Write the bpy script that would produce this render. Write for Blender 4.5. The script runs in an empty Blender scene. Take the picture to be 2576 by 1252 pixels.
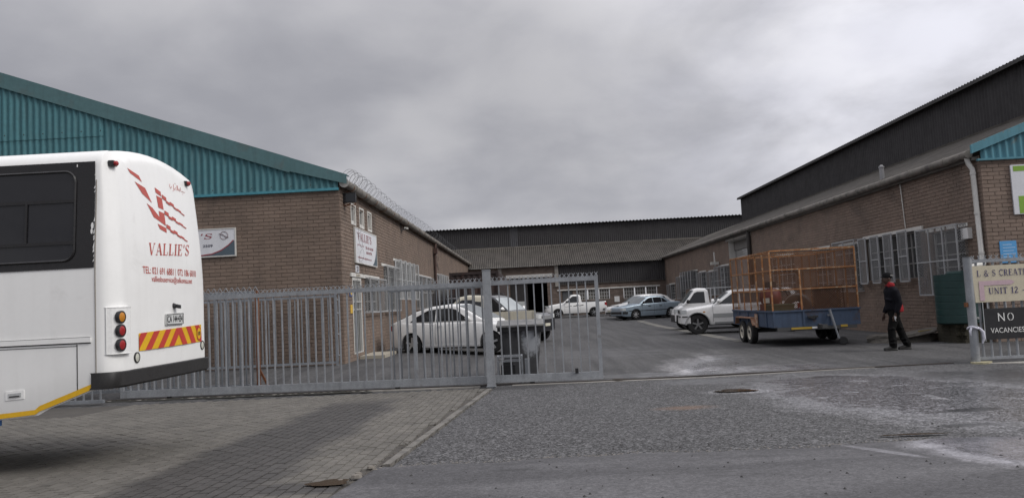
import bpy, bmesh, math, random
from math import sin, cos, pi, sqrt, radians, atan2
from mathutils import Vector, Matrix

random.seed(7)
scene = bpy.context.scene
C = scene.collection

# ---------------------------------------------------------------- camera
F_PX, W_PX = 1934.0, 2576.0
PITCH, ROLL, YAW = math.atan(135 / 1934.0), 0.050, 0.0191
EYE = Vector((0, 0, 1.55))
fwd = Vector((-sin(YAW) * cos(PITCH), cos(YAW) * cos(PITCH), sin(PITCH)))
rgt = Vector((cos(YAW), sin(YAW), 0))
upv = rgt.cross(fwd)
r2 = cos(ROLL) * rgt - sin(ROLL) * upv
u2 = sin(ROLL) * rgt + cos(ROLL) * upv
cam_data = bpy.data.cameras.new('camera')
cam_data.sensor_width = 36
cam_data.lens = 36 * F_PX / W_PX
cam_data.clip_end = 3000
cam_data.clip_start = 0.05
cam = bpy.data.objects.new('camera', cam_data)
C.objects.link(cam)
mw = Matrix((r2, u2, -fwd)).transposed().to_4x4()
mw.translation = EYE
cam.matrix_world = mw
scene.camera = cam

# ---------------------------------------------------------------- sky, sun, exposure
SUN_EL, SUN_AZ = radians(40), radians(112)          # azimuth clockwise from +Y (north)
SUN_DIR = Vector((sin(SUN_AZ) * cos(SUN_EL), cos(SUN_AZ) * cos(SUN_EL), sin(SUN_EL)))
world = bpy.data.worlds.new('World')
scene.world = world
world.use_nodes = True
nt = world.node_tree
nt.nodes.clear()


def N(t, kind, **kw):
    n = t.nodes.new(kind)
    for k, v in kw.items():
        if k.startswith('i_'):
            n.inputs[k[2:].replace('_', ' ')].default_value = v
        else:
            setattr(n, k, v)
    return n


def math_node(t, op, a, b=None, c=None, clamp=False):
    n = t.nodes.new('ShaderNodeMath')
    n.operation = op
    n.use_clamp = clamp
    for i, x in enumerate((a, b, c)):
        if x is None:
            continue
        if isinstance(x, (int, float)):
            n.inputs[i].default_value = x
        else:
            t.links.new(x, n.inputs[i])
    return n.outputs[0]


def mixcol(t, fac, a, b, mode='MIX'):
    n = t.nodes.new('ShaderNodeMix')
    n.data_type = 'RGBA'
    n.blend_type = mode
    for s, x in ((n.inputs[0], fac), (n.inputs[6], a), (n.inputs[7], b)):
        if isinstance(x, (int, float)):
            s.default_value = x
        elif isinstance(x, (tuple, list)):
            s.default_value = (*x[:3], 1)
        else:
            t.links.new(x, s)
    return n.outputs[2]


def maprange(t, x, a, b, c=0.0, d=1.0, smooth=True):
    n = t.nodes.new('ShaderNodeMapRange')
    n.interpolation_type = 'SMOOTHSTEP' if smooth else 'LINEAR'
    t.links.new(x, n.inputs[0])
    for i, v in enumerate((a, b, c, d)):
        n.inputs[i + 1].default_value = v
    return n.outputs[0]


def noise(t, vec, scale, detail=4, rough=0.55, dist=0.0):
    n = t.nodes.new('ShaderNodeTexNoise')
    n.inputs['Scale'].default_value = scale
    n.inputs['Detail'].default_value = detail
    n.inputs['Roughness'].default_value = rough
    n.inputs['Distortion'].default_value = dist
    if vec is not None:
        t.links.new(vec, n.inputs['Vector'])
    return n.outputs['Fac']


CLOUD_GAIN = 1.0
sky = N(nt, 'ShaderNodeTexSky', sky_type='NISHITA', sun_disc=False, sun_elevation=SUN_EL, sun_rotation=SUN_AZ)
tc = N(nt, 'ShaderNodeTexCoord')
sep = N(nt, 'ShaderNodeSeparateXYZ')
nt.links.new(tc.outputs['Generated'], sep.inputs[0])
zc = math_node(nt, 'MAXIMUM', sep.outputs[2], 0.0)
den = math_node(nt, 'ADD', zc, 0.34)
cmb = N(nt, 'ShaderNodeCombineXYZ')
nt.links.new(math_node(nt, 'DIVIDE', sep.outputs[0], den), cmb.inputs[0])
nt.links.new(math_node(nt, 'DIVIDE', sep.outputs[1], den), cmb.inputs[1])
big = noise(nt, cmb.outputs[0], 1.05, 4, 0.5, 0.15)
mid = noise(nt, cmb.outputs[0], 3.0, 6, 0.52, 0.2)
cl = math_node(nt, 'ADD', math_node(nt, 'MULTIPLY', big, 0.68), math_node(nt, 'MULTIPLY', mid, 0.32))
cl = maprange(nt, cl, 0.40, 0.60)
dot = N(nt, 'ShaderNodeVectorMath', operation='DOT_PRODUCT')
nt.links.new(tc.outputs['Generated'], dot.inputs[0])
dot.inputs[1].default_value = (0.66, 0.62, 0.42)
glow = maprange(nt, dot.outputs['Value'], 0.70, 1.0, 0.0, 1.0)
fib = noise(nt, cmb.outputs[0], 2.2, 6, 0.55, 0.3)
glow = math_node(nt, 'MULTIPLY', glow, maprange(nt, fib, 0.30, 0.68, 0.35, 1.15))
hz = maprange(nt, sep.outputs[2], 0.0, 0.22, 1.0, 0.0)
bright = math_node(nt, 'ADD', math_node(nt, 'MULTIPLY', cl, 0.12), 0.282)
bright = math_node(nt, 'ADD', bright, math_node(nt, 'MULTIPLY', glow, 0.40))
bright = math_node(nt, 'ADD', bright, math_node(nt, 'MULTIPLY', hz, 0.065))
bright = math_node(nt, 'MULTIPLY', bright, maprange(nt, sep.outputs[2], 0.28, 0.95, 1.0, 2.6))   # an overcast sky is brightest overhead
tint = mixcol(nt, cl, (3.86, 3.86, 4.22), (4.02, 3.98, 4.16))
vm = N(nt, 'ShaderNodeVectorMath', operation='SCALE')
nt.links.new(tint, vm.inputs[0])
nt.links.new(math_node(nt, 'MULTIPLY', bright, 2.5 * CLOUD_GAIN), vm.inputs['Scale'])
skymix = mixcol(nt, 0.97, sky.outputs[0], vm.outputs[0])
bg = N(nt, 'ShaderNodeBackground')
bg.inputs['Strength'].default_value = 0.1
nt.links.new(skymix, bg.inputs[0])
wo = N(nt, 'ShaderNodeOutputWorld')
nt.links.new(bg.outputs[0], wo.inputs[0])

sun_data = bpy.data.lights.new('sun', 'SUN')
sun_data.energy = 1.5
sun_data.angle = radians(24)
sun_data.color = (1.0, 0.965, 0.92)
sun = bpy.data.objects.new('sun', sun_data)
C.objects.link(sun)
sun.rotation_euler = SUN_DIR.to_track_quat('Z', 'Y').to_euler()
sun.location = (20, -5, 30)

scene.view_settings.view_transform = 'Standard'
scene.view_settings.look = 'None'
scene.view_settings.gamma = 1
scene.view_settings.exposure = 0.35
scene.view_settings.use_curve_mapping = False
scene.cycles.max_bounces = 6
scene.cycles.diffuse_bounces = 3
scene.cycles.transparent_max_bounces = 12


# ---------------------------------------------------------------- terrain height
def ss(a, b, x):
    t = min(1.0, max(0.0, (x - a) / (b - a)))
    return t * t * (3 - 2 * t)


def gz(x, y):
    return 0.2 * min(1.6, max(0.0, (14.2 - y) / 7.4)) + max(0.15 * ss(-1.0, -4.0, x) * ss(15, 19, y), 0.27 * ss(38, 58, y))


def px(p):
    d = Vector(p) - EYE
    z = d.dot(fwd)
    return 1288 + F_PX * d.dot(r2) / z, 626 - F_PX * d.dot(u2) / z, z


# ---------------------------------------------------------------- materials
MATS = {}


def M(name, col, rough=0.6, metal=0.0, var=0.12, scale=3.0, fine=0.08, fscale=40.0, bump=0.0, bscale=60.0, island=0.0,
      streak=0.0, dirt=None, spec=0.5, coat=0.0, obj=0.0, alpha=None):
    if name in MATS:
        return MATS[name]
    m = bpy.data.materials.new(name)
    m.use_nodes = True
    t = m.node_tree
    b = t.nodes['Principled BSDF']
    geo = N(t, 'ShaderNodeNewGeometry')
    P = geo.outputs['Position']
    c = mixcol(t, noise(t, P, scale, 5), tuple(x * (1 - 2 * var) for x in col), tuple(min(1, x * (1 + 2 * var)) for x in col))
    if fine:
        c = mixcol(t, math_node(t, 'MULTIPLY', noise(t, P, fscale, 3), 1.0), mixcol(t, 1, c, (1 - 2 * fine,) * 3, 'MULTIPLY'),
                   mixcol(t, 1, c, (1 + 2 * fine,) * 3, 'MULTIPLY'))
    if island or obj:
        oi = N(t, 'ShaderNodeObjectInfo')
        r = math_node(t, 'FRACT', math_node(t, 'ADD', geo.outputs['Random Per Island'], oi.outputs['Random']))
        k = island or obj
        c = mixcol(t, r, mixcol(t, 1, c, (1 - k, 1 - 1.05 * k, 1 - 1.15 * k), 'MULTIPLY'), mixcol(t, 1, c, (1 + k, 1 + 0.9 * k, 1 + 0.8 * k), 'MULTIPLY'))
    if streak:
        mp = N(t, 'ShaderNodeMapping')
        mp.inputs['Scale'].default_value = (9, 9, 0.5)
        t.links.new(P, mp.inputs[0])
        s = maprange(t, noise(t, mp.outputs[0], 1.0, 4, 0.6), 0.42, 0.72)
        c = mixcol(t, math_node(t, 'MULTIPLY', s, streak), c, mixcol(t, 1, c, (0.35, 0.33, 0.31), 'MULTIPLY'))
    if dirt:
        dc, ds, lo, hi, amt = dirt
        d = maprange(t, noise(t, P, ds, 6, 0.65, 0.4), lo, hi)
        c = mixcol(t, math_node(t, 'MULTIPLY', d, amt), c, dc)
    t.links.new(c, b.inputs['Base Color'])
    b.inputs['Metallic'].default_value = metal
    rr = maprange(t, noise(t, P, scale * 4, 4), 0.3, 0.7, max(0.02, rough - 0.08), min(1, rough + 0.08))
    t.links.new(rr, b.inputs['Roughness'])
    b.inputs['Specular IOR Level'].default_value = spec
    b.inputs['Coat Weight'].default_value = coat
    if bump:
        bn = N(t, 'ShaderNodeBump')
        bn.inputs['Strength'].default_value = bump
        bn.inputs['Distance'].default_value = 0.01
        t.links.new(noise(t, P, bscale, 5, 0.6), bn.inputs['Height'])
        t.links.new(bn.outputs[0], b.inputs['Normal'])
    MATS[name] = m
    return m


# ---------------------------------------------------------------- mesh helper
class MB:
    def __init__(s):
        s.v, s.f, s.m = [], [], []

    def add(s, vs, fs, mi=0):
        o = len(s.v)
        s.v += [tuple(p) for p in vs]
        for f in fs:
            s.f.append(tuple(i + o for i in f))
            s.m.append(mi)
        return s

    def box(s, x0, x1, y0, y1, z0, z1, mi=0):
        return s.add([(x0, y0, z0), (x1, y0, z0), (x1, y1, z0), (x0, y1, z0), (x0, y0, z1), (x1, y0, z1), (x1, y1, z1), (x0, y1, z1)],
                     [(0, 3, 2, 1), (4, 5, 6, 7), (0, 1, 5, 4), (1, 2, 6, 5), (2, 3, 7, 6), (3, 0, 4, 7)], mi)

    def obox(s, c, a, b, d, mi=0):
        c, a, b, d = Vector(c), Vector(a), Vector(b), Vector(d)
        vs = [c + i * a + j * b + k * d for k in (-1, 1) for j, i in ((-1, -1), (-1, 1), (1, 1), (1, -1))]
        return s.add(vs, [(0, 3, 2, 1), (4, 5, 6, 7), (0, 1, 5, 4), (1, 2, 6, 5), (2, 3, 7, 6), (3, 0, 4, 7)], mi)

    def bar(s, p, q, w, h=None, up=(0, 0, 1), mi=0):
        p, q = Vector(p), Vector(q)
        h = w if h is None else h
        d = q - p
        u = Vector(up)
        if abs(d.normalized().dot(u.normalized())) > 0.98:
            u = Vector((0, 1, 0))
        side = d.cross(u).normalized()
        u = side.cross(d).normalized()
        return s.obox((p + q) / 2, side * w / 2, d / 2, u * h / 2, mi)

    def tube(s, pts, r, n=8, mi=0, caps=True, closed=False):
        pts = [Vector(p) for p in pts]
        L = len(pts)
        rs = r if isinstance(r, (list, tuple)) else [r] * L
        rings, prev = [], None
        for i, p in enumerate(pts):
            a = pts[(i - 1) % L] if (closed or i > 0) else p
            b = pts[(i + 1) % L] if (closed or i < L - 1) else p
            d = (b - a).normalized() if (b - a).length > 1e-9 else Vector((0, 0, 1))
            if prev is None:
                ref = Vector((0, 0, 1)) if abs(d.z) < 0.9 else Vector((1, 0, 0))
                nx = d.cross(ref).normalized()
            else:
                nx = (prev - d * prev.dot(d)).normalized()
            prev = nx
            ny = d.cross(nx)
            rings.append([p + rs[i] * (cos(2 * pi * k / n) * nx + sin(2 * pi * k / n) * ny) for k in range(n)])
        vs = [q for g in rings for q in g]
        fs = []
        for i in range(L if closed else L - 1):
            j = (i + 1) % L
            for k in range(n):
                fs.append((i * n + k, i * n + (k + 1) % n, j * n + (k + 1) % n, j * n + k))
        if caps and not closed:
            fs.append(tuple(range(n - 1, -1, -1)))
            fs.append(tuple((L - 1) * n + k for k in range(n)))
        return s.add(vs, fs, mi)

    def cyl(s, p, q, r, n=14, mi=0):
        return s.tube([p, q], r, n, mi)

    def lathe(s, prof, o, ax, n=24, mi=0, cap=False):
        o, ax = Vector(o), Vector(ax).normalized()
        ref = Vector((0, 0, 1)) if abs(ax.z) < 0.9 else Vector((1, 0, 0))
        nx = ax.cross(ref).normalized()
        ny = ax.cross(nx)
        vs, fs = [], []
        for r, h in prof:
            for k in range(n):
                vs.append(o + ax * h + r * (cos(2 * pi * k / n) * nx + sin(2 * pi * k / n) * ny))
        for i in range(len(prof) - 1):
            for k in range(n):
                fs.append((i * n + k, i * n + (k + 1) % n, (i + 1) * n + (k + 1) % n, (i + 1) * n + k))
        if cap:
            fs.append(tuple(range(n)))
            fs.append(tuple((len(prof) - 1) * n + k for k in range(n)))
        return s.add(vs, fs, mi)

    def prism(s, pts, off, mi=0):
        n = len(pts)
        off = Vector(off)
        vs = [Vector(p) for p in pts] + [Vector(p) + off for p in pts]
        fs = [tuple(range(n)), tuple(range(2 * n - 1, n - 1, -1))] + [(i, i + n, (i + 1) % n + n, (i + 1) % n) for i in range(n)]
        return s.add(vs, fs, mi)

    def poly(s, pts, mi=0):
        return s.add(pts, [tuple(range(len(pts)))], mi)

    def grid(s, nx, ny, fn, mi=0):
        vs = [fn(i / nx, j / ny) for j in range(ny + 1) for i in range(nx + 1)]
        fs = [(j * (nx + 1) + i, j * (nx + 1) + i + 1, (j + 1) * (nx + 1) + i + 1, (j + 1) * (nx + 1) + i) for j in range(ny) for i in range(nx)]
        return s.add(vs, fs, mi)

    def mesh(s, name, mats, off=(0, 0, 0), smooth=None, recalc=False):
        me = bpy.data.meshes.new(name)
        ox, oy, oz = off
        me.from_pydata([(x - ox, y - oy, z - oz) for x, y, z in s.v], [], s.f)
        for m in (mats if isinstance(mats, (list, tuple)) else [mats]):
            me.materials.append(m)
        if any(s.m):
            me.polygons.foreach_set('material_index', s.m)
        if recalc:
            bm = bmesh.new()
            bm.from_mesh(me)
            bmesh.ops.remove_doubles(bm, verts=bm.verts, dist=1e-5)
            bmesh.ops.recalc_face_normals(bm, faces=bm.faces)
            bm.to_mesh(me)
            bm.free()
        if smooth:
            me.polygons.foreach_set('use_smooth', [True] * len(me.polygons))
            me.set_sharp_from_angle(angle=radians(smooth))
        me.update()
        return me

    def build(s, name, mats, parent=None, smooth=None, kind=None, label=None, loc=None, recalc=False):
        off = ORG.get(parent.name, (0, 0, 0)) if parent is not None else (loc or (0, 0, 0))
        o = bpy.data.objects.new(name, s.mesh(name, mats, off, smooth, recalc))
        C.objects.link(o)
        if parent is not None:
            o.parent = parent
            ORG[o.name] = off
        else:
            o.location = off
            ORG[o.name] = off
        if kind:
            o['kind'] = kind
        if label:
            o['label'] = label
        return o


ORG = {}


def thing(name, label, cat, loc=(0, 0, 0), rot=0.0, group=None, local=False):
    o = bpy.data.objects.new(name, None)
    o.empty_display_size = 0.3
    C.objects.link(o)
    o.location = loc
    o.rotation_euler = (0, 0, rot)
    ORG[o.name] = (0, 0, 0) if local else tuple(loc)
    tag(o, label, cat, group)
    return o


def tag(o, label, cat, group=None):
    o['label'] = label
    o['category'] = cat
    if group:
        o['group'] = group
    return o


def inst(name, data, parent, loc, rot=None, scale=None):
    """One piece that shares its mesh data; loc in the parent's local frame."""
    o = bpy.data.objects.new(name, data)
    C.objects.link(o)
    o.parent = parent
    o.location = loc
    if rot is not None:
        o.rotation_euler = rot
    if scale is not None:
        o.scale = scale
    return o


# ---------------------------------------------------------------- lettering
def text_polys(s, bold=0.0):
    cu = bpy.data.curves.new('lettering', 'FONT')
    cu.body = s
    cu.size = 1.0
    cu.resolution_u = 3
    cu.offset = bold
    tmp = bpy.data.objects.new('lettering', cu)
    C.objects.link(tmp)
    dg = bpy.context.evaluated_depsgraph_get()
    dg.update()
    me = bpy.data.meshes.new_from_object(tmp.evaluated_get(dg))
    vs = [(v.co.x, v.co.y) for v in me.vertices]
    fs = [tuple(p.vertices) for p in me.polygons]
    bpy.data.objects.remove(tmp)
    bpy.data.curves.remove(cu)
    bpy.data.meshes.remove(me)
    return vs, fs


def put_text(mb, s, x0, y0, w, h, fn, shear=0.0, bold=0.0, src=None, mi=0):
    """Lettering s stretched over [x0, x0+w] x [y0, y0+h], mapped to the surface by fn(x, y)."""
    vs, fs = src(s) if src else text_polys(s, bold)
    ax = [p[0] for p in vs]
    ay = [p[1] for p in vs]
    lift = {}
    if src:      # strokes that cross lie a hair above one another
        isl = list(range(len(vs)))
        for f in fs:
            r = min(isl[i] for i in f)
            for i in f:
                isl[i] = r
        for f in fs:
            r = min(isl[i] for i in f)
            for i in f:
                isl[i] = r
        ids = {r: n for n, r in enumerate(sorted(set(isl)))}
        p0, p1, p2 = (Vector(fn(x0 + a, y0 + b)) for a, b in ((0, 0), (.05, 0), (0, .05)))
        nn = (p1 - p0).cross(p2 - p0).normalized()
        if nn.dot(EYE - p0) < 0:
            nn = -nn
        lift = {i: nn * (0.0004 * (ids[isl[i]] % 7)) for i in range(len(vs))}
    a0, a1, b0, b1 = min(ax), max(ax), min(ay), max(ay)
    o = []
    for i, (x, y) in enumerate(vs):
        t = (y - b0) / (b1 - b0)
        o.append(Vector(fn(x0 + (x - a0) / (a1 - a0) * w + shear * (t - 0.5) * h, y0 + t * h)) + lift.get(i, Vector((0, 0, 0))))
    mb.add(o, fs, mi)


TH, TN = 0.15, 0.05


def _arc(cx, cy, rx, ry, a0, a1, n=10):
    return [(cx + rx * cos(radians(a0 + (a1 - a0) * i / n)), cy + ry * sin(radians(a0 + (a1 - a0) * i / n))) for i in range(n + 1)]


SERIF = {
    'V': (0.8, [([(0.12, 1), (0.42, 0)], TH), ([(0.42, 0), (0.68, 1)], TN), ([(0, .97), (.28, .97)], TN), ([(.56, .97), (.8, .97)], TN)]),
    'A': (0.8, [([(0.1, 0), (0.36, 1)], TN), ([(0.38, 1), (0.68, 0)], TH), ([(.2, .34), (.56, .34)], TN), ([(0, .03), (.24, .03)], TN), ([(.54, .03), (.82, .03)], TN)]),
    'L': (0.66, [([(0.16, 0), (0.16, 1)], TH), ([(0, .03), (.6, .03)], TN), ([(.57, 0), (.6, .3)], TN), ([(0, .97), (.32, .97)], TN)]),
    'I': (0.36, [([(0.17, 0), (0.17, 1)], TH), ([(0, .03), (.34, .03)], TN), ([(0, .97), (.34, .97)], TN)]),
    'E': (0.68, [([(0.16, 0), (0.16, 1)], TH), ([(0, .03), (.6, .03)], TN), ([(.58, 0), (.61, .28)], TN), ([(0, .97), (.57, .97)], TN), ([(.56, .74), (.57, 1)], TN), ([(.2, .52), (.44, .52)], TN), ([(.43, .4), (.43, .64)], TN)]),
    'S': (0.6, [(_arc(.28, .74, .2, .23, 20, 180, 7), .07), ([(.08, .74), (.12, .62), (.24, .53), (.38, .45), (.48, .36), (.5, .25)], TH), (_arc(.28, .25, .21, .22, 0, -165, 7), .07), ([(.49, .72), (.49, 1)], TN), ([(.04, 0), (.04, .3)], TN)]),
    "'": (0.24, [([(0.12, 1), (0.08, 0.7)], 0.1)]),
    'C': (0.72, [(_arc(.4, .5, .33, .47, 50, 172, 9), TH * .8), (_arc(.4, .5, .33, .47, 188, 312, 9), TH * .8), ([(.64, .7), (.64, 1)], TN)]),
    'R': (0.76, [([(0.16, 0), (0.16, 1)], TH), (_arc(.28, .74, .26, .23, 80, -75, 8), TH * .8), ([(.34, .48), (.64, 0)], TH), ([(0, .03), (.3, .03)], TN), ([(0, .97), (.28, .97)], TN), ([(.56, .03), (.76, .03)], TN)]),
    'T': (0.7, [([(0.34, 0), (0.34, 1)], TH), ([(0, .96), (.26, .96)], TN * 1.4), ([(.42, .96), (.68, .96)], TN * 1.4), ([(.02, .72), (.02, 1)], TN), ([(.66, .72), (.66, 1)], TN), ([(.18, .03), (.5, .03)], TN)]),
    'U': (0.78, [([(.16, 1), (.16, .3), (.2, .14), (.32, .04)], TH), ([(.42, .04), (.56, .12), (.62, .3), (.62, 1)], TN * 1.3), ([(0, .97), (.32, .97)], TN), ([(.5, .97), (.76, .97)], TN)]),
    'N': (0.82, [([(.12, 0), (.12, 1)], TN * 1.2), ([(.1, 1), (.66, 0)], TH), ([(.66, 0), (.66, 1)], TN * 1.2), ([(0, .03), (.26, .03)], TN), ([(.54, .97), (.8, .97)], TN)]),
    '&': (0.84, [(_arc(.34, .76, .17, .2, -60, 250, 12), TH * .6), ([(.26, .6), (.7, .02)], TH), (_arc(.32, .26, .26, .24, 110, 330, 9), TH * .75), ([(.55, .14), (.72, .46)], TN), ([(.6, .47), (.82, .47)], TN)]),
    '1': (0.4, [([(0.2, 0), (0.2, 1)], TH), ([(.04, .8), (.2, .98)], TN), ([(.04, .03), (.36, .03)], TN)]),
    '2': (0.64, [(_arc(.3, .72, .2, .24, 165, -20, 9), TH * .7), ([(.49, .66), (.34, .4), (.1, .1)], TH * .8), ([(.06, .06), (.56, .06)], .12), ([(.55, .02), (.57, .24)], TN)]),
    '-': (0.5, [([(.04, .4), (.42, .4)], .1)]),
    ' ': (0.4, []),
}


def serif_polys(s):
    vs, fs, x = [], [], 0.0
    for ch in s:
        adv, strokes = SERIF[ch]
        for pts, w in strokes:
            base = len(vs)
            n = len(pts)
            for i, (a, b) in enumerate(pts):
                p, q = pts[max(0, i - 1)], pts[min(n - 1, i + 1)]
                dx, dy = q[0] - p[0], q[1] - p[1]
                l = math.hypot(dx, dy) or 1
                if n == 2 and abs(dy) > abs(dx) * 1.2:
                    ox, oy = w / 2, 0.0
                else:
                    ox, oy = -dy / l * w / 2, dx / l * w / 2
                vs += [(x + a + ox, b + oy), (x + a - ox, b - oy)]
            for i in range(n - 1):
                k = base + 2 * i
                fs.append((k, k + 1, k + 3, k + 2))
        x += adv + 0.1
    return vs, fs
# ================================================================ materials of the place
brick_l = M('brick_brown', (0.195, 0.146, 0.116), 0.85, var=0.15, scale=0.9, fine=0.14, fscale=45, bump=0.5, bscale=70, island=0.085, streak=0.10, dirt=((0.085, 0.068, 0.058), 0.7, 0.46, 0.74, 0.55))
brick_r = M('brick_dark', (0.215, 0.161, 0.13), 0.85, var=0.15, scale=0.9, fine=0.14, fscale=45, bump=0.5, bscale=70, island=0.085, streak=0.10, dirt=((0.085, 0.068, 0.058), 0.7, 0.46, 0.74, 0.55))
mortar = M('mortar', (0.15, 0.118, 0.097), 0.95, var=0.14, scale=3, bump=0.4)
plaster = M('plaster_white', (0.62, 0.61, 0.58), 0.7, var=0.08, fine=0.06, streak=0.22)
conc = M('concrete', (0.3, 0.285, 0.26), 0.9, var=0.14, scale=2.2, fine=0.14, fscale=60, bump=0.4, dirt=((0.12, 0.11, 0.09), 1.6, 0.5, 0.72, 0.6))
asb = M('fibre_cement', (0.08, 0.072, 0.063), 0.92, var=0.16, scale=1.1, fine=0.16, fscale=22, bump=0.35, dirt=((0.042, 0.038, 0.034), 1.5, 0.42, 0.68, 0.75))
gutterm = M('gutter_cement', (0.2, 0.185, 0.165), 0.9, var=0.16, scale=2.5, fine=0.12, fscale=18, dirt=((0.07, 0.065, 0.06), 3.0, 0.45, 0.68, 0.75))
teal = M('teal_paint', (0.055, 0.17, 0.195), 0.62, var=0.10, scale=0.7, fine=0.10, fscale=9, streak=0.34, bump=0.08)
teal_d = M('teal_fascia', (0.075, 0.155, 0.165), 0.65, var=0.10, scale=0.9, fine=0.08, fscale=12, streak=0.15, dirt=((0.1, 0.1, 0.09), 2.2, 0.5, 0.75, 0.4))
teal_b = M('teal_bright', (0.06, 0.25, 0.31), 0.55, var=0.08, streak=0.2)
teal_r = M('teal_bright_worn', (0.075, 0.23, 0.29), 0.55, var=0.10, streak=0.25, dirt=((0.22, 0.14, 0.06), 3.0, 0.56, 0.7, 0.5))
char = M('charcoal_sheet', (0.036, 0.034, 0.036), 0.7, var=0.18, scale=0.6, fine=0.14, fscale=7, streak=0.3)
char_l = M('translucent_sheet', (0.06, 0.06, 0.066), 0.6, var=0.1, streak=0.3)
galv = M('galvanised', (0.30, 0.315, 0.335), 0.5, metal=0.25, var=0.16, scale=5, fine=0.14, fscale=35, streak=0.25, dirt=((0.13, 0.09, 0.065), 3.0, 0.6, 0.74, 0.5))
mesh_dull = M('mesh_dull', (0.27, 0.275, 0.28), 0.6, metal=0.2, var=0.14, fine=0.1)
galv_d = M('galvanised_dull', (0.235, 0.25, 0.27), 0.55, metal=0.25, var=0.15, scale=5, fine=0.12, fscale=35, streak=0.2)
steel_w = M('mesh_steel', (0.42, 0.43, 0.44), 0.55, metal=0.2, var=0.12, fine=0.1)
rust = M('rust', (0.16, 0.062, 0.026), 0.9, var=0.2, scale=7, fine=0.2, fscale=40)
black = M('black_plastic', (0.016, 0.016, 0.018), 0.5, var=0.1)
rubber = M('rubber', (0.02, 0.02, 0.021), 0.85, var=0.12)
glass_d = M('window_glass', (0.02, 0.022, 0.025), 0.08, var=0.1, fine=0, spec=0.55)
glass_g = M('dusty_glass', (0.07, 0.075, 0.078), 0.2, var=0.2, scale=1.5, fine=0.05)
white_p = M('white_paint', (0.78, 0.78, 0.765), 0.45, var=0.03, fine=0.02, streak=0.06)
pipe_w = M('white_pipe', (0.6, 0.59, 0.56), 0.5, var=0.06, streak=0.25)
fw_m = M('window_frame_grey', (.42, .42, .41), .6, var=.08, streak=.2)
dark_in = M('dark_interior', (0.018, 0.017, 0.017), 0.95, var=0.1)


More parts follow.
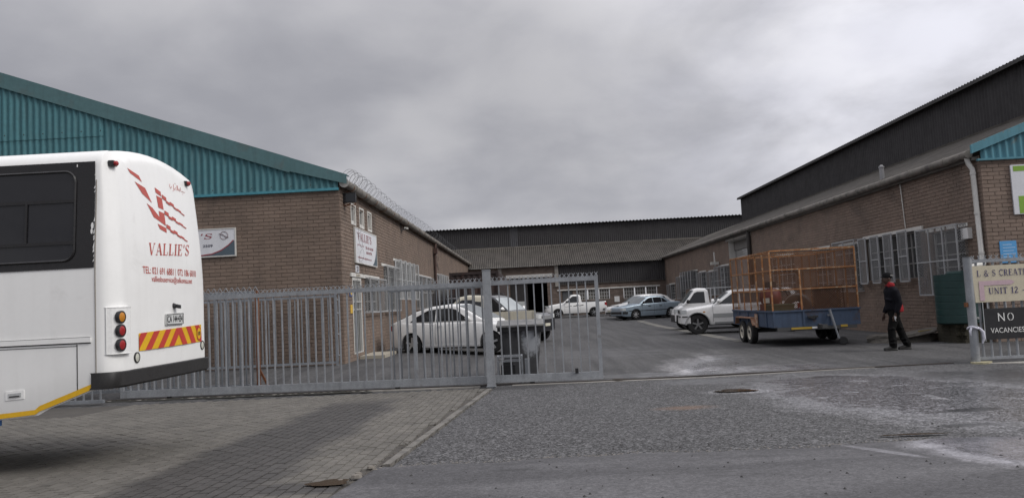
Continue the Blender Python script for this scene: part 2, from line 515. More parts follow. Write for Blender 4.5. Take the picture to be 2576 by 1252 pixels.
# ================================================================ ground
def surf_mat(name, base, coarse, wets=(), stains=(), chip=0.0, rough=0.9, bump=0.5, darks=(), rusts=(), pales=(), tracks=None):
    m = bpy.data.materials.new(name)
    m.use_nodes = True
    t = m.node_tree
    b = t.nodes['Principled BSDF']
    geo = N(t, 'ShaderNodeNewGeometry')
    P = geo.outputs['Position']
    sx = N(t, 'ShaderNodeSeparateXYZ')
    t.links.new(P, sx.inputs[0])
    wob = math_node(t, 'SUBTRACT', noise(t, P, 0.9, 6, 0.6), 0.5)
    wob2 = math_node(t, 'SUBTRACT', noise(t, P, 5.0, 4, 0.6), 0.5)

    def ell(cx, cy, rx, ry, ang=0.0, soft=0.5, wobble=0.9):
        X = math_node(t, 'SUBTRACT', sx.outputs[0], cx)
        Y = math_node(t, 'SUBTRACT', sx.outputs[1], cy)
        ca, sa = cos(ang), sin(ang)
        U = math_node(t, 'DIVIDE', math_node(t, 'ADD', math_node(t, 'MULTIPLY', X, ca), math_node(t, 'MULTIPLY', Y, sa)), rx)
        V = math_node(t, 'DIVIDE', math_node(t, 'SUBTRACT', math_node(t, 'MULTIPLY', Y, ca), math_node(t, 'MULTIPLY', X, sa)), ry)
        r = math_node(t, 'SQRT', math_node(t, 'ADD', math_node(t, 'MULTIPLY', U, U), math_node(t, 'MULTIPLY', V, V)))
        r = math_node(t, 'ADD', r, math_node(t, 'MULTIPLY', wob, wobble))
        r = math_node(t, 'ADD', r, math_node(t, 'MULTIPLY', wob2, wobble * 0.5))
        return maprange(t, r, 1.0 - soft, 1.0, 1.0, 0.0)

    def union(lst):
        o = None
        for a in lst:
            o = a if o is None else math_node(t, 'MAXIMUM', o, a)
        return o

    c = mixcol(t, noise(t, P, 0.55, 6, 0.6), tuple(x * 0.72 for x in base), tuple(x * 1.28 for x in base))
    c = mixcol(t, noise(t, P, 7, 5, 0.65), mixcol(t, 1, c, (0.82,) * 3, 'MULTIPLY'), mixcol(t, 1, c, (1.18,) * 3, 'MULTIPLY'))
    c = mixcol(t, noise(t, P, 85, 2, 0.5), mixcol(t, 1, c, (0.62,) * 3, 'MULTIPLY'), mixcol(t, 1, c, (1.38,) * 3, 'MULTIPLY'))
    height = noise(t, P, 90, 3, 0.6)
    if tracks:      # worn tyre tracks along the direction of travel, and hairline cracks
        mp = N(t, 'ShaderNodeMapping')
        mp.inputs['Scale'].default_value = tracks
        mp.inputs['Rotation'].default_value = (0, 0, 0.09)
        t.links.new(P, mp.inputs[0])
        c = mixcol(t, maprange(t, noise(t, mp.outputs[0], 1.0, 5, 0.6, 0.3), 0.38, 0.64), mixcol(t, 1, c, (1.16,) * 3, 'MULTIPLY'), mixcol(t, 1, c, (0.74, 0.74, 0.75), 'MULTIPLY'))
        ck = N(t, 'ShaderNodeTexVoronoi', feature='DISTANCE_TO_EDGE')
        ck.inputs['Scale'].default_value = 0.55
        wv = N(t, 'ShaderNodeVectorMath', operation='ADD')
        nz = N(t, 'ShaderNodeTexNoise')
        nz.inputs['Scale'].default_value = 2.5
        nz.inputs['Detail'].default_value = 5
        t.links.new(P, nz.inputs['Vector'])
        sv = N(t, 'ShaderNodeVectorMath', operation='SCALE')
        sv.inputs['Scale'].default_value = 0.9
        t.links.new(nz.outputs['Color'], sv.inputs[0])
        t.links.new(P, wv.inputs[0])
        t.links.new(sv.outputs[0], wv.inputs[1])
        t.links.new(wv.outputs[0], ck.inputs['Vector'])
        cf = math_node(t, 'MULTIPLY', maprange(t, ck.outputs['Distance'], 0.004, 0.012, 0.6, 0.0), maprange(t, noise(t, P, 0.4, 2), 0.48, 0.6))
        c = mixcol(t, cf, c, (0.02, 0.02, 0.02))
    if chip:
        vo = N(t, 'ShaderNodeTexVoronoi', feature='F1')
        vo.inputs['Scale'].default_value = coarse
        t.links.new(P, vo.inputs['Vector'])
        sc = N(t, 'ShaderNodeSeparateColor')
        t.links.new(vo.outputs['Color'], sc.inputs[0])
        c = mixcol(t, maprange(t, sc.outputs[0], 0.15, 0.95), mixcol(t, 1, c, (1 - chip,) * 3, 'MULTIPLY'), mixcol(t, 1, c, (1 + chip,) * 3, 'MULTIPLY'))
        v2 = N(t, 'ShaderNodeTexVoronoi', feature='F1')
        v2.inputs['Scale'].default_value = coarse * 0.42
        t.links.new(P, v2.inputs['Vector'])
        s2_ = N(t, 'ShaderNodeSeparateColor')
        t.links.new(v2.outputs['Color'], s2_.inputs[0])
        c = mixcol(t, s2_.outputs[1], mixcol(t, 1, c, (1 - chip * .55,) * 3, 'MULTIPLY'), mixcol(t, 1, c, (1 + chip * .55,) * 3, 'MULTIPLY'))
        height = math_node(t, 'ADD', math_node(t, 'MULTIPLY', sc.outputs[0], 0.5), math_node(t, 'SUBTRACT', 0.6, vo.outputs['Distance']))
    for e in rusts:
        c = mixcol(t, math_node(t, 'MULTIPLY', ell(*e), 0.5), c, (0.2, 0.12, 0.075))
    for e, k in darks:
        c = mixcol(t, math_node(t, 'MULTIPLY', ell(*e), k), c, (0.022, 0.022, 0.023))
    for e, k_ in pales:  # sky sheen on wet ground and dried residue, both painted as paler colour
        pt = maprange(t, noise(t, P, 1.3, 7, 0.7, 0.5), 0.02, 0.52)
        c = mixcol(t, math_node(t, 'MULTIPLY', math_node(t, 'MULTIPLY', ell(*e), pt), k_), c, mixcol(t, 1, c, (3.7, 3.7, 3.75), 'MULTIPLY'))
    rgh = None
    if wets:
        w = union([math_node(t, 'MULTIPLY', ell(*e), k) for e, k in wets])
        pat = maprange(t, noise(t, P, 1.7, 7, 0.65, 0.6), 0.2, 0.48)
        w = math_node(t, 'MULTIPLY', w, math_node(t, 'ADD', math_node(t, 'MULTIPLY', pat, 0.65), 0.35))
        c = mixcol(t, w, c, mixcol(t, 1, c, (0.8, 0.8, 0.82), 'MULTIPLY'))
        rgh = math_node(t, 'SUBTRACT', rough, math_node(t, 'MULTIPLY', w, rough - 0.16))
    t.links.new(c, b.inputs['Base Color'])
    if rgh is not None:
        t.links.new(rgh, b.inputs['Roughness'])
    else:
        b.inputs['Roughness'].default_value = rough
    bn = N(t, 'ShaderNodeBump')
    bn.inputs['Distance'].default_value = 0.006
    if wets:
        t.links.new(math_node(t, 'SUBTRACT', bump, math_node(t, 'MULTIPLY', w, bump * 0.8)), bn.inputs['Strength'])
    else:
        bn.inputs['Strength'].default_value = bump
    t.links.new(height, bn.inputs['Height'])
    t.links.new(bn.outputs[0], b.inputs['Normal'])
    return m


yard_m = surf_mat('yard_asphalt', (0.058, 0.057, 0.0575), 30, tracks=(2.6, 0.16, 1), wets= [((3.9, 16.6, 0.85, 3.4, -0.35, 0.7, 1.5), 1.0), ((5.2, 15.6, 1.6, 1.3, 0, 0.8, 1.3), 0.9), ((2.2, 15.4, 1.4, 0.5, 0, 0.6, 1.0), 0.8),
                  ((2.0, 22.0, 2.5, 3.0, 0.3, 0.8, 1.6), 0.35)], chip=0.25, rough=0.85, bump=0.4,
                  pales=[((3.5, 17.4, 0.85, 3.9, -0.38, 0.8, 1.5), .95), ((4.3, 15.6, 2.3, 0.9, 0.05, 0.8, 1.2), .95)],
                  darks=[((-1.5, 16.5, 5, 0.5, 0.05, 0.7, 1.2), 0.5), ((7.6, 22.4, 1.5, 2.6, 0, 0.5, 0.8), 0.55), ((-3.5, 19.0, 3, 0.35, 0.03, 0.7, 1), 0.4)])  # the broad middle ellipse paints the shade under the caged trailer
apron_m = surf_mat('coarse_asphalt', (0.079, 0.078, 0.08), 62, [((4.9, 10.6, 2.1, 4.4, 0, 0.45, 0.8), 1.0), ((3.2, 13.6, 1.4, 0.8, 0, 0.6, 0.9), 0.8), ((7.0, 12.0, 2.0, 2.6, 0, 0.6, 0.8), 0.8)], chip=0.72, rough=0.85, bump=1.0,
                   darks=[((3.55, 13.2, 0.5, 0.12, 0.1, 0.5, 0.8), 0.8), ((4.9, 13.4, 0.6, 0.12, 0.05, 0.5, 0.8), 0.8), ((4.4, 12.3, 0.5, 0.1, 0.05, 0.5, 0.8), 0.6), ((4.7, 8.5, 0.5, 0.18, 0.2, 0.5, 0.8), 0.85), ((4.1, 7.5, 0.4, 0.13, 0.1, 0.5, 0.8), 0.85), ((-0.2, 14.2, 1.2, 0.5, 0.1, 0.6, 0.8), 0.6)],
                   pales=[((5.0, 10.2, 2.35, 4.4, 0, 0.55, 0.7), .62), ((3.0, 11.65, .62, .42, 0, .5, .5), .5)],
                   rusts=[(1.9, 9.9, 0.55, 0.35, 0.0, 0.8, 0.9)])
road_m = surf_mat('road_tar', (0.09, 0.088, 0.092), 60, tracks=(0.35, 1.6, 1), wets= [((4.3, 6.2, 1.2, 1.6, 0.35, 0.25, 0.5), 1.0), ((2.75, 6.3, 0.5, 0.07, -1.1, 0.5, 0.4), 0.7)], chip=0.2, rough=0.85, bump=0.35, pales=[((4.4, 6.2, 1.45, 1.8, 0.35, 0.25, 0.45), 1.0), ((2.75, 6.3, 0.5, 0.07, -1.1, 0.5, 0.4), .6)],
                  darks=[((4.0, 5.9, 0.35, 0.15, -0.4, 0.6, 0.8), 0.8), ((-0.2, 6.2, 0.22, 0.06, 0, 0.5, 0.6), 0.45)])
sand_m = M('joint_sand', (0.07, 0.064, 0.057), 0.95, var=0.15)

mb = MB()
gxs = [-400, -200, -100, -60, -40, -30, -24] + [-20 + 0.8 * i for i in range(51)] + [26, 32, 45, 70, 120, 220, 420]
gys = [-200, -80, -30, -10, 0, 3] + [5 + 0.5 * i for i in range(40)] + [26 + 2 * i for i in range(22)] + [75, 90, 130, 200, 350, 600, 1200, 2400]


def ground_z(x, y):
    return gz(x, y) - 0.03 * (1 - ss(14.3, 14.9, y))


vs = [(x, y, ground_z(x, y)) for y in gys for x in gxs]
nxg = len(gxs)
mb.add(vs, [(j * nxg + i, j * nxg + i + 1, (j + 1) * nxg + i + 1, (j + 1) * nxg + i) for j in range(len(gys) - 1) for i in range(nxg - 1)])
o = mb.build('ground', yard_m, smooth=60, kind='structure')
o['label'] = 'grey asphalt yard with wet patches between the sheds'

KERB = [(4.0, -1.565), (6.8, -1.37), (14.2, -0.86), (14.7, -0.825)]


def kerb_x(y):
    for (a, xa), (b, xb) in zip(KERB, KERB[1:]):
        if y <= b:
            return xa + (xb - xa) * (y - a) / (b - a)
    return KERB[-1][1]


def road_edge(x):
    return 6.72 + 0.05 * sin(x * 2.3) + 0.03 * sin(x * 7.1 + 1) + 0.016 * sin(x * 23) + 0.06 * ss(1.5, 4, x)


# coarse driveway apron
mb = MB()
n1, n2 = 60, 60
mb.grid(n1, n2, lambda a, b: ((lambda y: (lambda x: (x, y, gz(x, y)))(kerb_x(y) + 0.13 + a * 16))(6.3 + b * 8.35)))
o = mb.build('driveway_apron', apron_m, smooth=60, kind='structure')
# smooth tar road in front, with an irregular front edge that stands a little proud
mb = MB()
mb.grid(260, 14, lambda a, b: ((lambda x, t: (x, (road_edge(x) if x > -1.4 else 5.2) * t + (-12) * (1 - t), gz(x, (road_edge(x) if x > -1.4 else 5.2) * t + (-12) * (1 - t)) + 0.014 - (0.014 if b > 0.999 else 0)))(-22 + a * 44, 1 - (1 - b) ** 2)))
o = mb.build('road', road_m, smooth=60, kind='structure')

# loose chips of tar lying on the road
mb = MB()
for i in range(210):
    x, y = random.uniform(-1.2, 4.6), random.uniform(4.6, 7.4)
    if random.random() < 0.3:
        x, y = random.uniform(-3.4, 6), random.uniform(7, 13.5)
    if x < kerb_x(y) and random.random() < 0.7:
        continue
    r = random.uniform(0.006, 0.017)
    z = gz(x, y) + 0.012
    a = random.uniform(0, 6)
    pts = [(x + r * cos(a + k * 1.257) * random.uniform(.7, 1.2), y + r * sin(a + k * 1.257) * random.uniform(.7, 1.2), z) for k in range(5)]
    mb.add(pts + [(x, y, z + r * 0.9)], [(k, (k + 1) % 5, 5) for k in range(5)])
o = mb.build('gravel', M('tar_chips', (0.035, 0.034, 0.034), 0.8), kind='stuff')
o['label'] = 'loose dark stone chips scattered over the road'
mb = MB()
for i in range(520):
    x = random.uniform(-1.2, 3.4)
    y = road_edge(x) + abs(random.gauss(0, 0.07)) - 0.03
    if random.random() > .35 + .65 * (0.5 + .5 * sin(x * 3.1 + 1.3 * sin(x * 1.7))):
        continue
    r = random.uniform(0.004, 0.013)
    z = gz(x, y) + 0.003
    a = random.uniform(0, 6)
    pts = [(x + r * cos(a + k * 1.257) * random.uniform(.6, 1.3), y + r * sin(a + k * 1.257) * random.uniform(.6, 1.3), z) for k in range(5)]
    mb.add(pts + [(x, y, z + r * 0.6)], [(k, (k + 1) % 5, 5) for k in range(5)])
o = mb.build('gravel', M('pale_grit', (0.17, 0.158, 0.147), 0.9, var=0.25), kind='stuff')
o['label'] = 'pale grit collected along the edge of the tar'

# brick paving: sand bed, pavers one by one
paving_m = M('paver', (0.122, 0.115, 0.103), 0.88, var=0.14, scale=0.9, fine=0.14, fscale=50, bump=0.4, island=0.13)


def stain_setup(m):
    t = m.node_tree
    b = t.nodes['Principled BSDF']
    src = b.inputs['Base Color'].links[0].from_socket
    geo = N(t, 'ShaderNodeNewGeometry')
    sx = N(t, 'ShaderNodeSeparateXYZ')
    t.links.new(geo.outputs['Position'], sx.inputs[0])
    w = math_node(t, 'SUBTRACT', noise(t, geo.outputs['Position'], 0.8, 6, 0.6), 0.5)
    x = math_node(t, 'ADD', sx.outputs[0], math_node(t, 'MULTIPLY', w, 0.9))
    c1 = maprange(t, math_node(t, 'ABSOLUTE', math_node(t, 'ADD', x, 2.75)), 0.42, 0.78, 1.0, 0.0)
    c1 = math_node(t, 'MULTIPLY', c1, maprange(t, sx.outputs[1], 12.2, 13.6, 1, 0))
    y = math_node(t, 'ADD', sx.outputs[1], math_node(t, 'MULTIPLY', w, 0.7))
    c2 = maprange(t, math_node(t, 'ABSOLUTE', math_node(t, 'SUBTRACT', y, 5.85)), 0.12, 0.36, 1.0, 0.0)
    c2 = math_node(t, 'MULTIPLY', c2, maprange(t, sx.outputs[0], -3.0, -2.4, 0, 1))
    st = math_node(t, 'MAXIMUM', c1, c2)
    spot = maprange(t, noise(t, geo.outputs['Position'], 2.6, 6, 0.65), 0.5, 0.66)
    st = math_node(t, 'MAXIMUM', st, math_node(t, 'MULTIPLY', spot, 0.25))
    c = mixcol(t, math_node(t, 'MULTIPLY', st, 0.9), src, mixcol(t, 1, src, (0.36, 0.36, 0.39), 'MULTIPLY'))
    t.links.new(c, b.inputs['Base Color'])
    t.links.new(math_node(t, 'SUBTRACT', 0.88, math_node(t, 'MULTIPLY', st, 0.3)), b.inputs['Roughness'])


stain_setup(paving_m)
mb = MB()
mb.grid(40, 30, lambda a, b: ((lambda y: (lambda x: (x, y, gz(x, y) - 0.012))(kerb_x(y) - (1 - a) * 16))(5.0 + b * 9.45)))
paving = mb.build('pavement', sand_m, smooth=60, kind='structure')
paving['label'] = 'brick paved strip sloping down to the sliding gate'
unit = []
for k in range(3):
    u_ = MB()
    c = 0.006
    X, Y = 0.0475, 0.0965
    u_.add([(-X, -Y, -.02), (X, -Y, -.02), (X, Y, -.02), (-X, Y, -.02), (-X + c, -Y + c, 0), (X - c, -Y + c, random.uniform(-.0015, .0015)), (X - c, Y - c, 0), (-X + c, Y - c, random.uniform(-.0015, .0015))],
           [(4, 5, 6, 7), (0, 1, 5, 4), (1, 2, 6, 5), (2, 3, 7, 6), (3, 0, 4, 7)])
    unit.append(u_)
unit_d = [u_.mesh('paver', paving_m) for u_ in unit]
cand = []
ix = 0
x = -0.95
while x > -12:
    off = 0.1 if ix % 2 else 0.0
    y = 5.0 + off
    while y < 14.35:
        if x < kerb_x(y) - 0.06 and not (x < -7.5 and y > 12.5):
            cand.append((x, y))
        y += 0.2
    x -= 0.1
    ix += 1


def paver_key(p):
    u, v, d = px((p[0], p[1], gz(*p)))
    if not (0 < u < 2576 and 0 < v < 1250):
        return 1e9
    return d + (3 if p[0] < -4.5 else 0)


cand.sort(key=paver_key)
stuff = MB()
for i, (x, y) in enumerate(cand):
    z = gz(x, y) + 0.004 + random.gauss(0, 0.0015)
    k = i % 3
    sl = math.atan((gz(x, y + .1) - gz(x, y - .1)) / .2)
    if i < 300:
        inst('paver', unit_d[k], paving, (x, y, z), (sl, 0, random.gauss(0, 0.01)))
    else:
        stuff.add([(x + a, y + b, z + c + b * math.tan(sl)) for a, b, c in unit[k].v], unit[k].f)
stuff.build('pavers', paving_m, paving, kind='stuff')

# kerb
kerb = MB()
kerb.box(-1.3, -1.29, 6.8, 6.81, 0.1, 0.101)
kerb_o = thing('kerb', 'flush concrete kerb between the brick paving and the coarse asphalt', 'kerb', (-1.2, 6.8, 0.2))
kerb_o['kind'] = 'structure'
y = 6.75
while y < 14.1:
    y1 = min(y + 0.9, 14.2)
    k = MB()
    pts = []
    for yy in (y + 0.006, y1 - 0.006):
        for dx in (0.015, 0.095):
            pts.append((kerb_x(yy) + dx + random.gauss(0, .004), yy, gz(0, yy) - 0.04))
    top = [(p[0] + random.gauss(0, .004), p[1], p[2] + 0.05 + random.gauss(0, .002)) for p in pts]
    k.add(pts + top, [(4, 5, 7, 6), (0, 1, 5, 4), (1, 3, 7, 5), (3, 2, 6, 7), (2, 0, 4, 6)])
    k.build('kerb_stone', M('kerb_worn', (.17, .16, .145), .92, var=.2, scale=3, fine=.16, bump=.5, dirt=((.07, .068, .064), 2.2, .46, .66, .8)), kerb_o)
    y = y1
mb = MB()
for i in range(420):
    y = random.uniform(6.0, 14.1)
    x = kerb_x(y) + random.choice((-.02, .105)) + random.gauss(0, .025)
    r = random.uniform(0.004, 0.014)
    z = gz(x, y) + 0.006
    a = random.uniform(0, 6)
    pts = [(x + r * cos(a + k * 1.257) * random.uniform(.6, 1.3), y + r * 1.6 * sin(a + k * 1.257) * random.uniform(.6, 1.3), z) for k in range(5)]
    mb.add(pts + [(x, y, z + r * 0.6)], [(k, (k + 1) % 5, 5) for k in range(5)])
o = mb.build('dirt', M('kerb_grit', (0.075, 0.066, 0.055), 0.95, var=0.3), kind='stuff')
o['label'] = 'dark grit and soil crumbs along both sides of the kerb'
stone_m = M('broken_stone', (0.19, 0.172, 0.15), 0.9, var=0.15, bump=0.5)
STONES = iter(['rounded kerb lump right at the end of the kerb', 'small chip of kerb just in front of the kerb end', 'mid sized kerb lump between the two bigger ones', 'largest kerb lump lying beside the road edge', 'smallest kerb chip on the tar side', 'flat kerb lump nearest the small puddle'])
for (x, y, r) in ((-1.42, 6.62, .04), (-1.36, 6.5, .026), (-1.47, 6.35, .035), (-1.45, 6.22, .05), (-1.33, 6.58, .02), (-1.55, 6.1, .03)):
    k = MB()
    pr = [random.uniform(.75, 1.2) for _ in range(7)]
    ring = [(x + r * pr[i] * cos(i * .9), y + 0.75 * r * pr[i] * sin(i * .9), gz(x, y) + 0.008) for i in range(7)]
    ring2 = [(x + (p[0] - x) * .75, y + (p[1] - y) * .75, p[2] + r * .45) for p in ring]
    k.add(ring + ring2, [tuple(range(7, 14))] + [(i, (i + 1) % 7, 7 + (i + 1) % 7, 7 + i) for i in range(7)])
    o = k.build('stone', stone_m, loc=(x, y, gz(x, y)))
    tag(o, next(STONES), 'stone', 'broken kerb stones')

k = MB()
for i in range(11):
    y0 = 24.0 + i * 2.0
    k.prism([(6.3, y0 + .02, gz(6.4, y0) - .02), (6.72, y0 + .02, gz(6.4, y0) - .02), (6.72, y0 + 1.98, gz(6.4, y0 + 2) - .02), (6.3, y0 + 1.98, gz(6.4, y0 + 2) - .02)], (0, 0, .03))
k = k.build('concrete_strip', M('worn_concrete', (.2, .19, .165), .95, var=.22, scale=1.6, dirt=((.1, .1, .098), 1.2, .42, .62, .9)), loc=(6.5, 24, 0))
k['kind'] = 'structure'
k['label'] = 'pale concrete edging strip running down the yard past the white off road wagon'

# puddles
water_m = M('puddle_water', (0.05, 0.038, 0.027), 0.03, var=0.15, fine=0, spec=0.5)
for (x, y, rx, ry, a, lab) in ((3.0, 11.65, .30, .17, -.1, 'brown puddle in a pothole of the coarse asphalt apron'), (1.62, 14.62, .16, .16, 0, 'small greenish puddle by the end of the sliding gate'),
                               (-1.62, 6.02, .16, .11, .2, 'small dark puddle where the paving meets the road'), (3.35, 7.0, .30, .035, -.05, 'thin strip of water along the road edge')):
    k = MB()
    n = 26
    pts = []
    for i in range(n):
        q = 1 + .14 * sin(3 * i * 2 * pi / n + x) + .09 * sin(5 * i * 2 * pi / n + 2 * y) + random.uniform(-.05, .05)
        dx, dy = rx * q * cos(i * 2 * pi / n), ry * q * sin(i * 2 * pi / n)
        X, Y = x + dx * cos(a) - dy * sin(a), y + dx * sin(a) + dy * cos(a)
        pts.append((X, Y, gz(x, y) + 0.018))
    k.poly(pts)
    o = k.build('puddle', water_m, loc=(x, y, gz(x, y)))
    o['label'] = lab
    o['kind'] = 'structure'


# ================================================================ buildings: helpers
class Wall:
    """A vertical wall plane. axis 'x' means the wall lies at x = k and runs along y; out is the sign of its outward normal."""
    def __init__(s, axis, k, out):
        s.axis, s.k, s.out = axis, k, out

    def p(s, a, z, d=0.0):
        return (s.k + s.out * d, a, z) if s.axis == 'x' else (a, s.k + s.out * d, z)

    def box(s, mb, a0, a1, z0, z1, d0, d1, mi=0):
        if s.axis == 'x':
            q = sorted((s.k + s.out * d0, s.k + s.out * d1))
            mb.box(q[0], q[1], a0, a1, z0, z1, mi)
        else:
            q = sorted((s.k + s.out * d0, s.k + s.out * d1))
            mb.box(a0, a1, q[0], q[1], z0, z1, mi)

    def normal(s):
        return Vector((s.out, 0, 0)) if s.axis == 'x' else Vector((0, s.out, 0))


def wall_panel(mb, w, a0, a1, z0, z1, openings, depth=0.16):
    """Mortar face of a wall with its openings left open and their reveals closed."""
    A = sorted({a0, a1, *[q for o in openings for q in o[:2]]})
    Z = sorted({z0, z1, *[q for o in openings for q in o[2:4]]})
    A = [q for q in A if a0 <= q <= a1]
    Z = [q for q in Z if z0 <= q <= z1]
    for i in range(len(A) - 1):
        for j in range(len(Z) - 1):
            ca, cz = (A[i] + A[i + 1]) / 2, (Z[j] + Z[j + 1]) / 2
            if any(o[0] < ca < o[1] and o[2] < cz < o[3] for o in openings):
                continue
            mb.poly([w.p(A[i], Z[j]), w.p(A[i + 1], Z[j]), w.p(A[i + 1], Z[j + 1]), w.p(A[i], Z[j + 1])])
    for b0, b1, y0, y1 in openings:
        for (p, q) in (((b0, y0), (b0, y1)), ((b1, y0), (b1, y1)), ((b0, y0), (b1, y0)), ((b0, y1), (b1, y1))):
            mb.poly([w.p(*p), w.p(*q), w.p(q[0], q[1], -depth), w.p(p[0], p[1], -depth)])


BL, BH, BG = 0.29, 0.09, 0.010


def bricks(w, a0, a1, z0, ztop, openings, phase=0.0):
    """Every brick of a running-bond wall: (a, b, z, height) in the wall's own coordinates."""
    out = []
    nrow = int((ztop - z0) / (BH + BG)) + 1
    for r in range(nrow):
        z = z0 + r * (BH + BG)
        h = min(BH, ztop - z)
        if h < 0.02:
            continue
        a = a0 - phase - (0.15 if r % 2 else 0.0)
        while a < a1:
            segs = [(max(a, a0), min(a + BL, a1))]
            for o in openings:
                if o[2] < z + h * .5 < o[3]:
                    ns = []
                    for s0, s1 in segs:
                        if o[1] <= s0 or o[0] >= s1:
                            ns.append((s0, s1))
                        else:
                            if o[0] - s0 > .02:
                                ns.append((s0, o[0]))
                            if s1 - o[1] > .02:
                                ns.append((o[1], s1))
                    segs = ns
            out += [(s0, s1, z, h) for s0, s1 in segs if s1 - s0 > 0.02]
            a += BL + BG
    return out


def lay_bricks(root, walls, mat, limit, hidden=lambda w, b: False):
    """Bricks of all walls of one building: the LIMIT largest in view as parts of their own, the rest as one part."""
    allb = []
    for w, lst in walls:
        units = []
        for k in range(2):
            u_ = MB()
            pr = 0.009 + 0.004 * k
            c = 0.004
            X, Z = BL, BH
            ring0 = [(0, 0), (X, 0), (X, Z), (0, Z)]
            ring1 = [(c, c), (X - c, c), (X - c, Z - c), (c, Z - c)]
            f = (lambda a, z, d: (w.out * d, a, z)) if w.axis == 'x' else (lambda a, z, d: (a, w.out * d, z))
            u_.add([f(a, z, 0.0) for a, z in ring0] + [f(a, z, pr) for a, z in ring1], [(4, 5, 6, 7), (0, 1, 5, 4), (1, 2, 6, 5), (2, 3, 7, 6), (3, 0, 4, 7)])
            units.append((u_, u_.mesh('brick', mat)))
        for b in lst:
            u0, v0, d0 = px(w.p(b[0], b[2]))
            u1, v1, d1 = px(w.p(b[1], b[2] + b[3]))
            ar = abs(u1 - u0) * abs(v1 - v0) if (d0 > 1 and d1 > 1 and 0 < u0 < 2576 and 0 < v0 < 1252 and not hidden(w, b) and b[1] - b[0] > BL - .001 and b[3] > BH - .001) else 0
            allb.append((ar, random.random(), w, b, units))
    allb.sort(key=lambda q: (-q[0], q[1]))
    org = ORG[root.name]
    st = MB()
    for i, (ar, _, w, b, units) in enumerate(allb):
        k = i % 2
        if i < limit and ar > 0:
            p = w.p(b[0], b[2])
            inst('brick', units[k][1], root, (p[0] - org[0], p[1] - org[1], p[2] - org[2]))
        else:
            sa, sz = (b[1] - b[0]) / BL, b[3] / BH
            p = w.p(b[0], b[2])
            if w.axis == 'x':
                st.add([(p[0] + x, p[1] + y * sa, p[2] + z * sz) for x, y, z in units[k][0].v], units[k][0].f)
            else:
                st.add([(p[0] + x * sa, p[1] + y, p[2] + z * sz) for x, y, z in units[k][0].v], units[k][0].f)
    st.build('brickwork', mat, root, kind='stuff')


def corr(mb, o, s, n, width, lo, hi, up=(0, 0, 1), pitch=0.177, amp=0.022, per=8, mi=0):
    """Corrugated sheet: starts at o, runs along unit s, waves along unit n, from lo(t) to hi(t) along up, t = distance along s."""
    o, s, n, up = Vector(o), Vector(s), Vector(n), Vector(up)
    k = max(2, int(round(width / pitch * per)))
    vs = []
    for i in range(k + 1):
        t = width * i / k
        b = o + s * t + n * (amp * cos(2 * pi * t / pitch))
        vs += [b + up * lo(t), b + up * hi(t)]
    mb.add(vs, [(2 * i, 2 * i + 2, 2 * i + 3, 2 * i + 1) for i in range(k)])


def lattice(mb, o, a, b, pitch=0.07, w=0.007, mi=0):
    """Diamond wire mesh over the parallelogram o, o+a, o+b: real crossing wires."""
    o, a, b = Vector(o), Vector(a), Vector(b)
    la, lb = a.length, b.length
    ua, ub = a / la, b / lb
    nrm = ua.cross(ub).normalized()
    for sgn in (1, -1):
        k = -lb if sgn > 0 else 0.0
        end = la if sgn > 0 else la + lb
        while k < end:
            t0, t1 = 0.0, lb
            # line x = k + sgn*t, y = t
            if sgn > 0:
                t0, t1 = max(0, -k), min(lb, la - k)
            else:
                t0, t1 = max(0, k - la), min(lb, k)
            if t1 - t0 > 0.01:
                p = o + ua * (k + sgn * t0) + ub * t0
                q = o + ua * (k + sgn * t1) + ub * t1
                side = (q - p).cross(nrm).normalized() * w / 2
                th = nrm * 0.0025 * sgn
                mb.add([p - side + th, p + side + th, q + side + th, q - side + th], [(0, 1, 2, 3)], mi)
            k += pitch


def window(root, w, a0, a1, z0, z1, na, nz, mat, pane=None, fw=0.05, rec=0.07, mun=0.028, label=None):
    f = MB()
    for (p, q, r, s_) in ((a0, a1, z0, z0 + fw), (a0, a1, z1 - fw, z1), (a0, a0 + fw, z0 + fw, z1 - fw), (a1 - fw, a1, z0 + fw, z1 - fw)):
        w.box(f, p, q, r, s_, -rec - .04, -rec + .02)
    for i in range(1, na):
        c = a0 + (a1 - a0) * i / na
        w.box(f, c - mun / 2, c + mun / 2, z0 + fw, z1 - fw, -rec - .03, -rec + .008)
    for i in range(1, nz):
        c = z0 + (z1 - z0) * i / nz
        w.box(f, a0 + fw, a1 - fw, c - mun / 2, c + mun / 2, -rec - .028, -rec + .005)
    fo = f.build('window', mat, root, label=label)
    g = MB()
    w.box(g, a0 + .01, a1 - .01, z0 + .01, z1 - .01, -rec - .06, -rec - .03)
    g.build('pane', pane or glass_g, fo)
    return fo


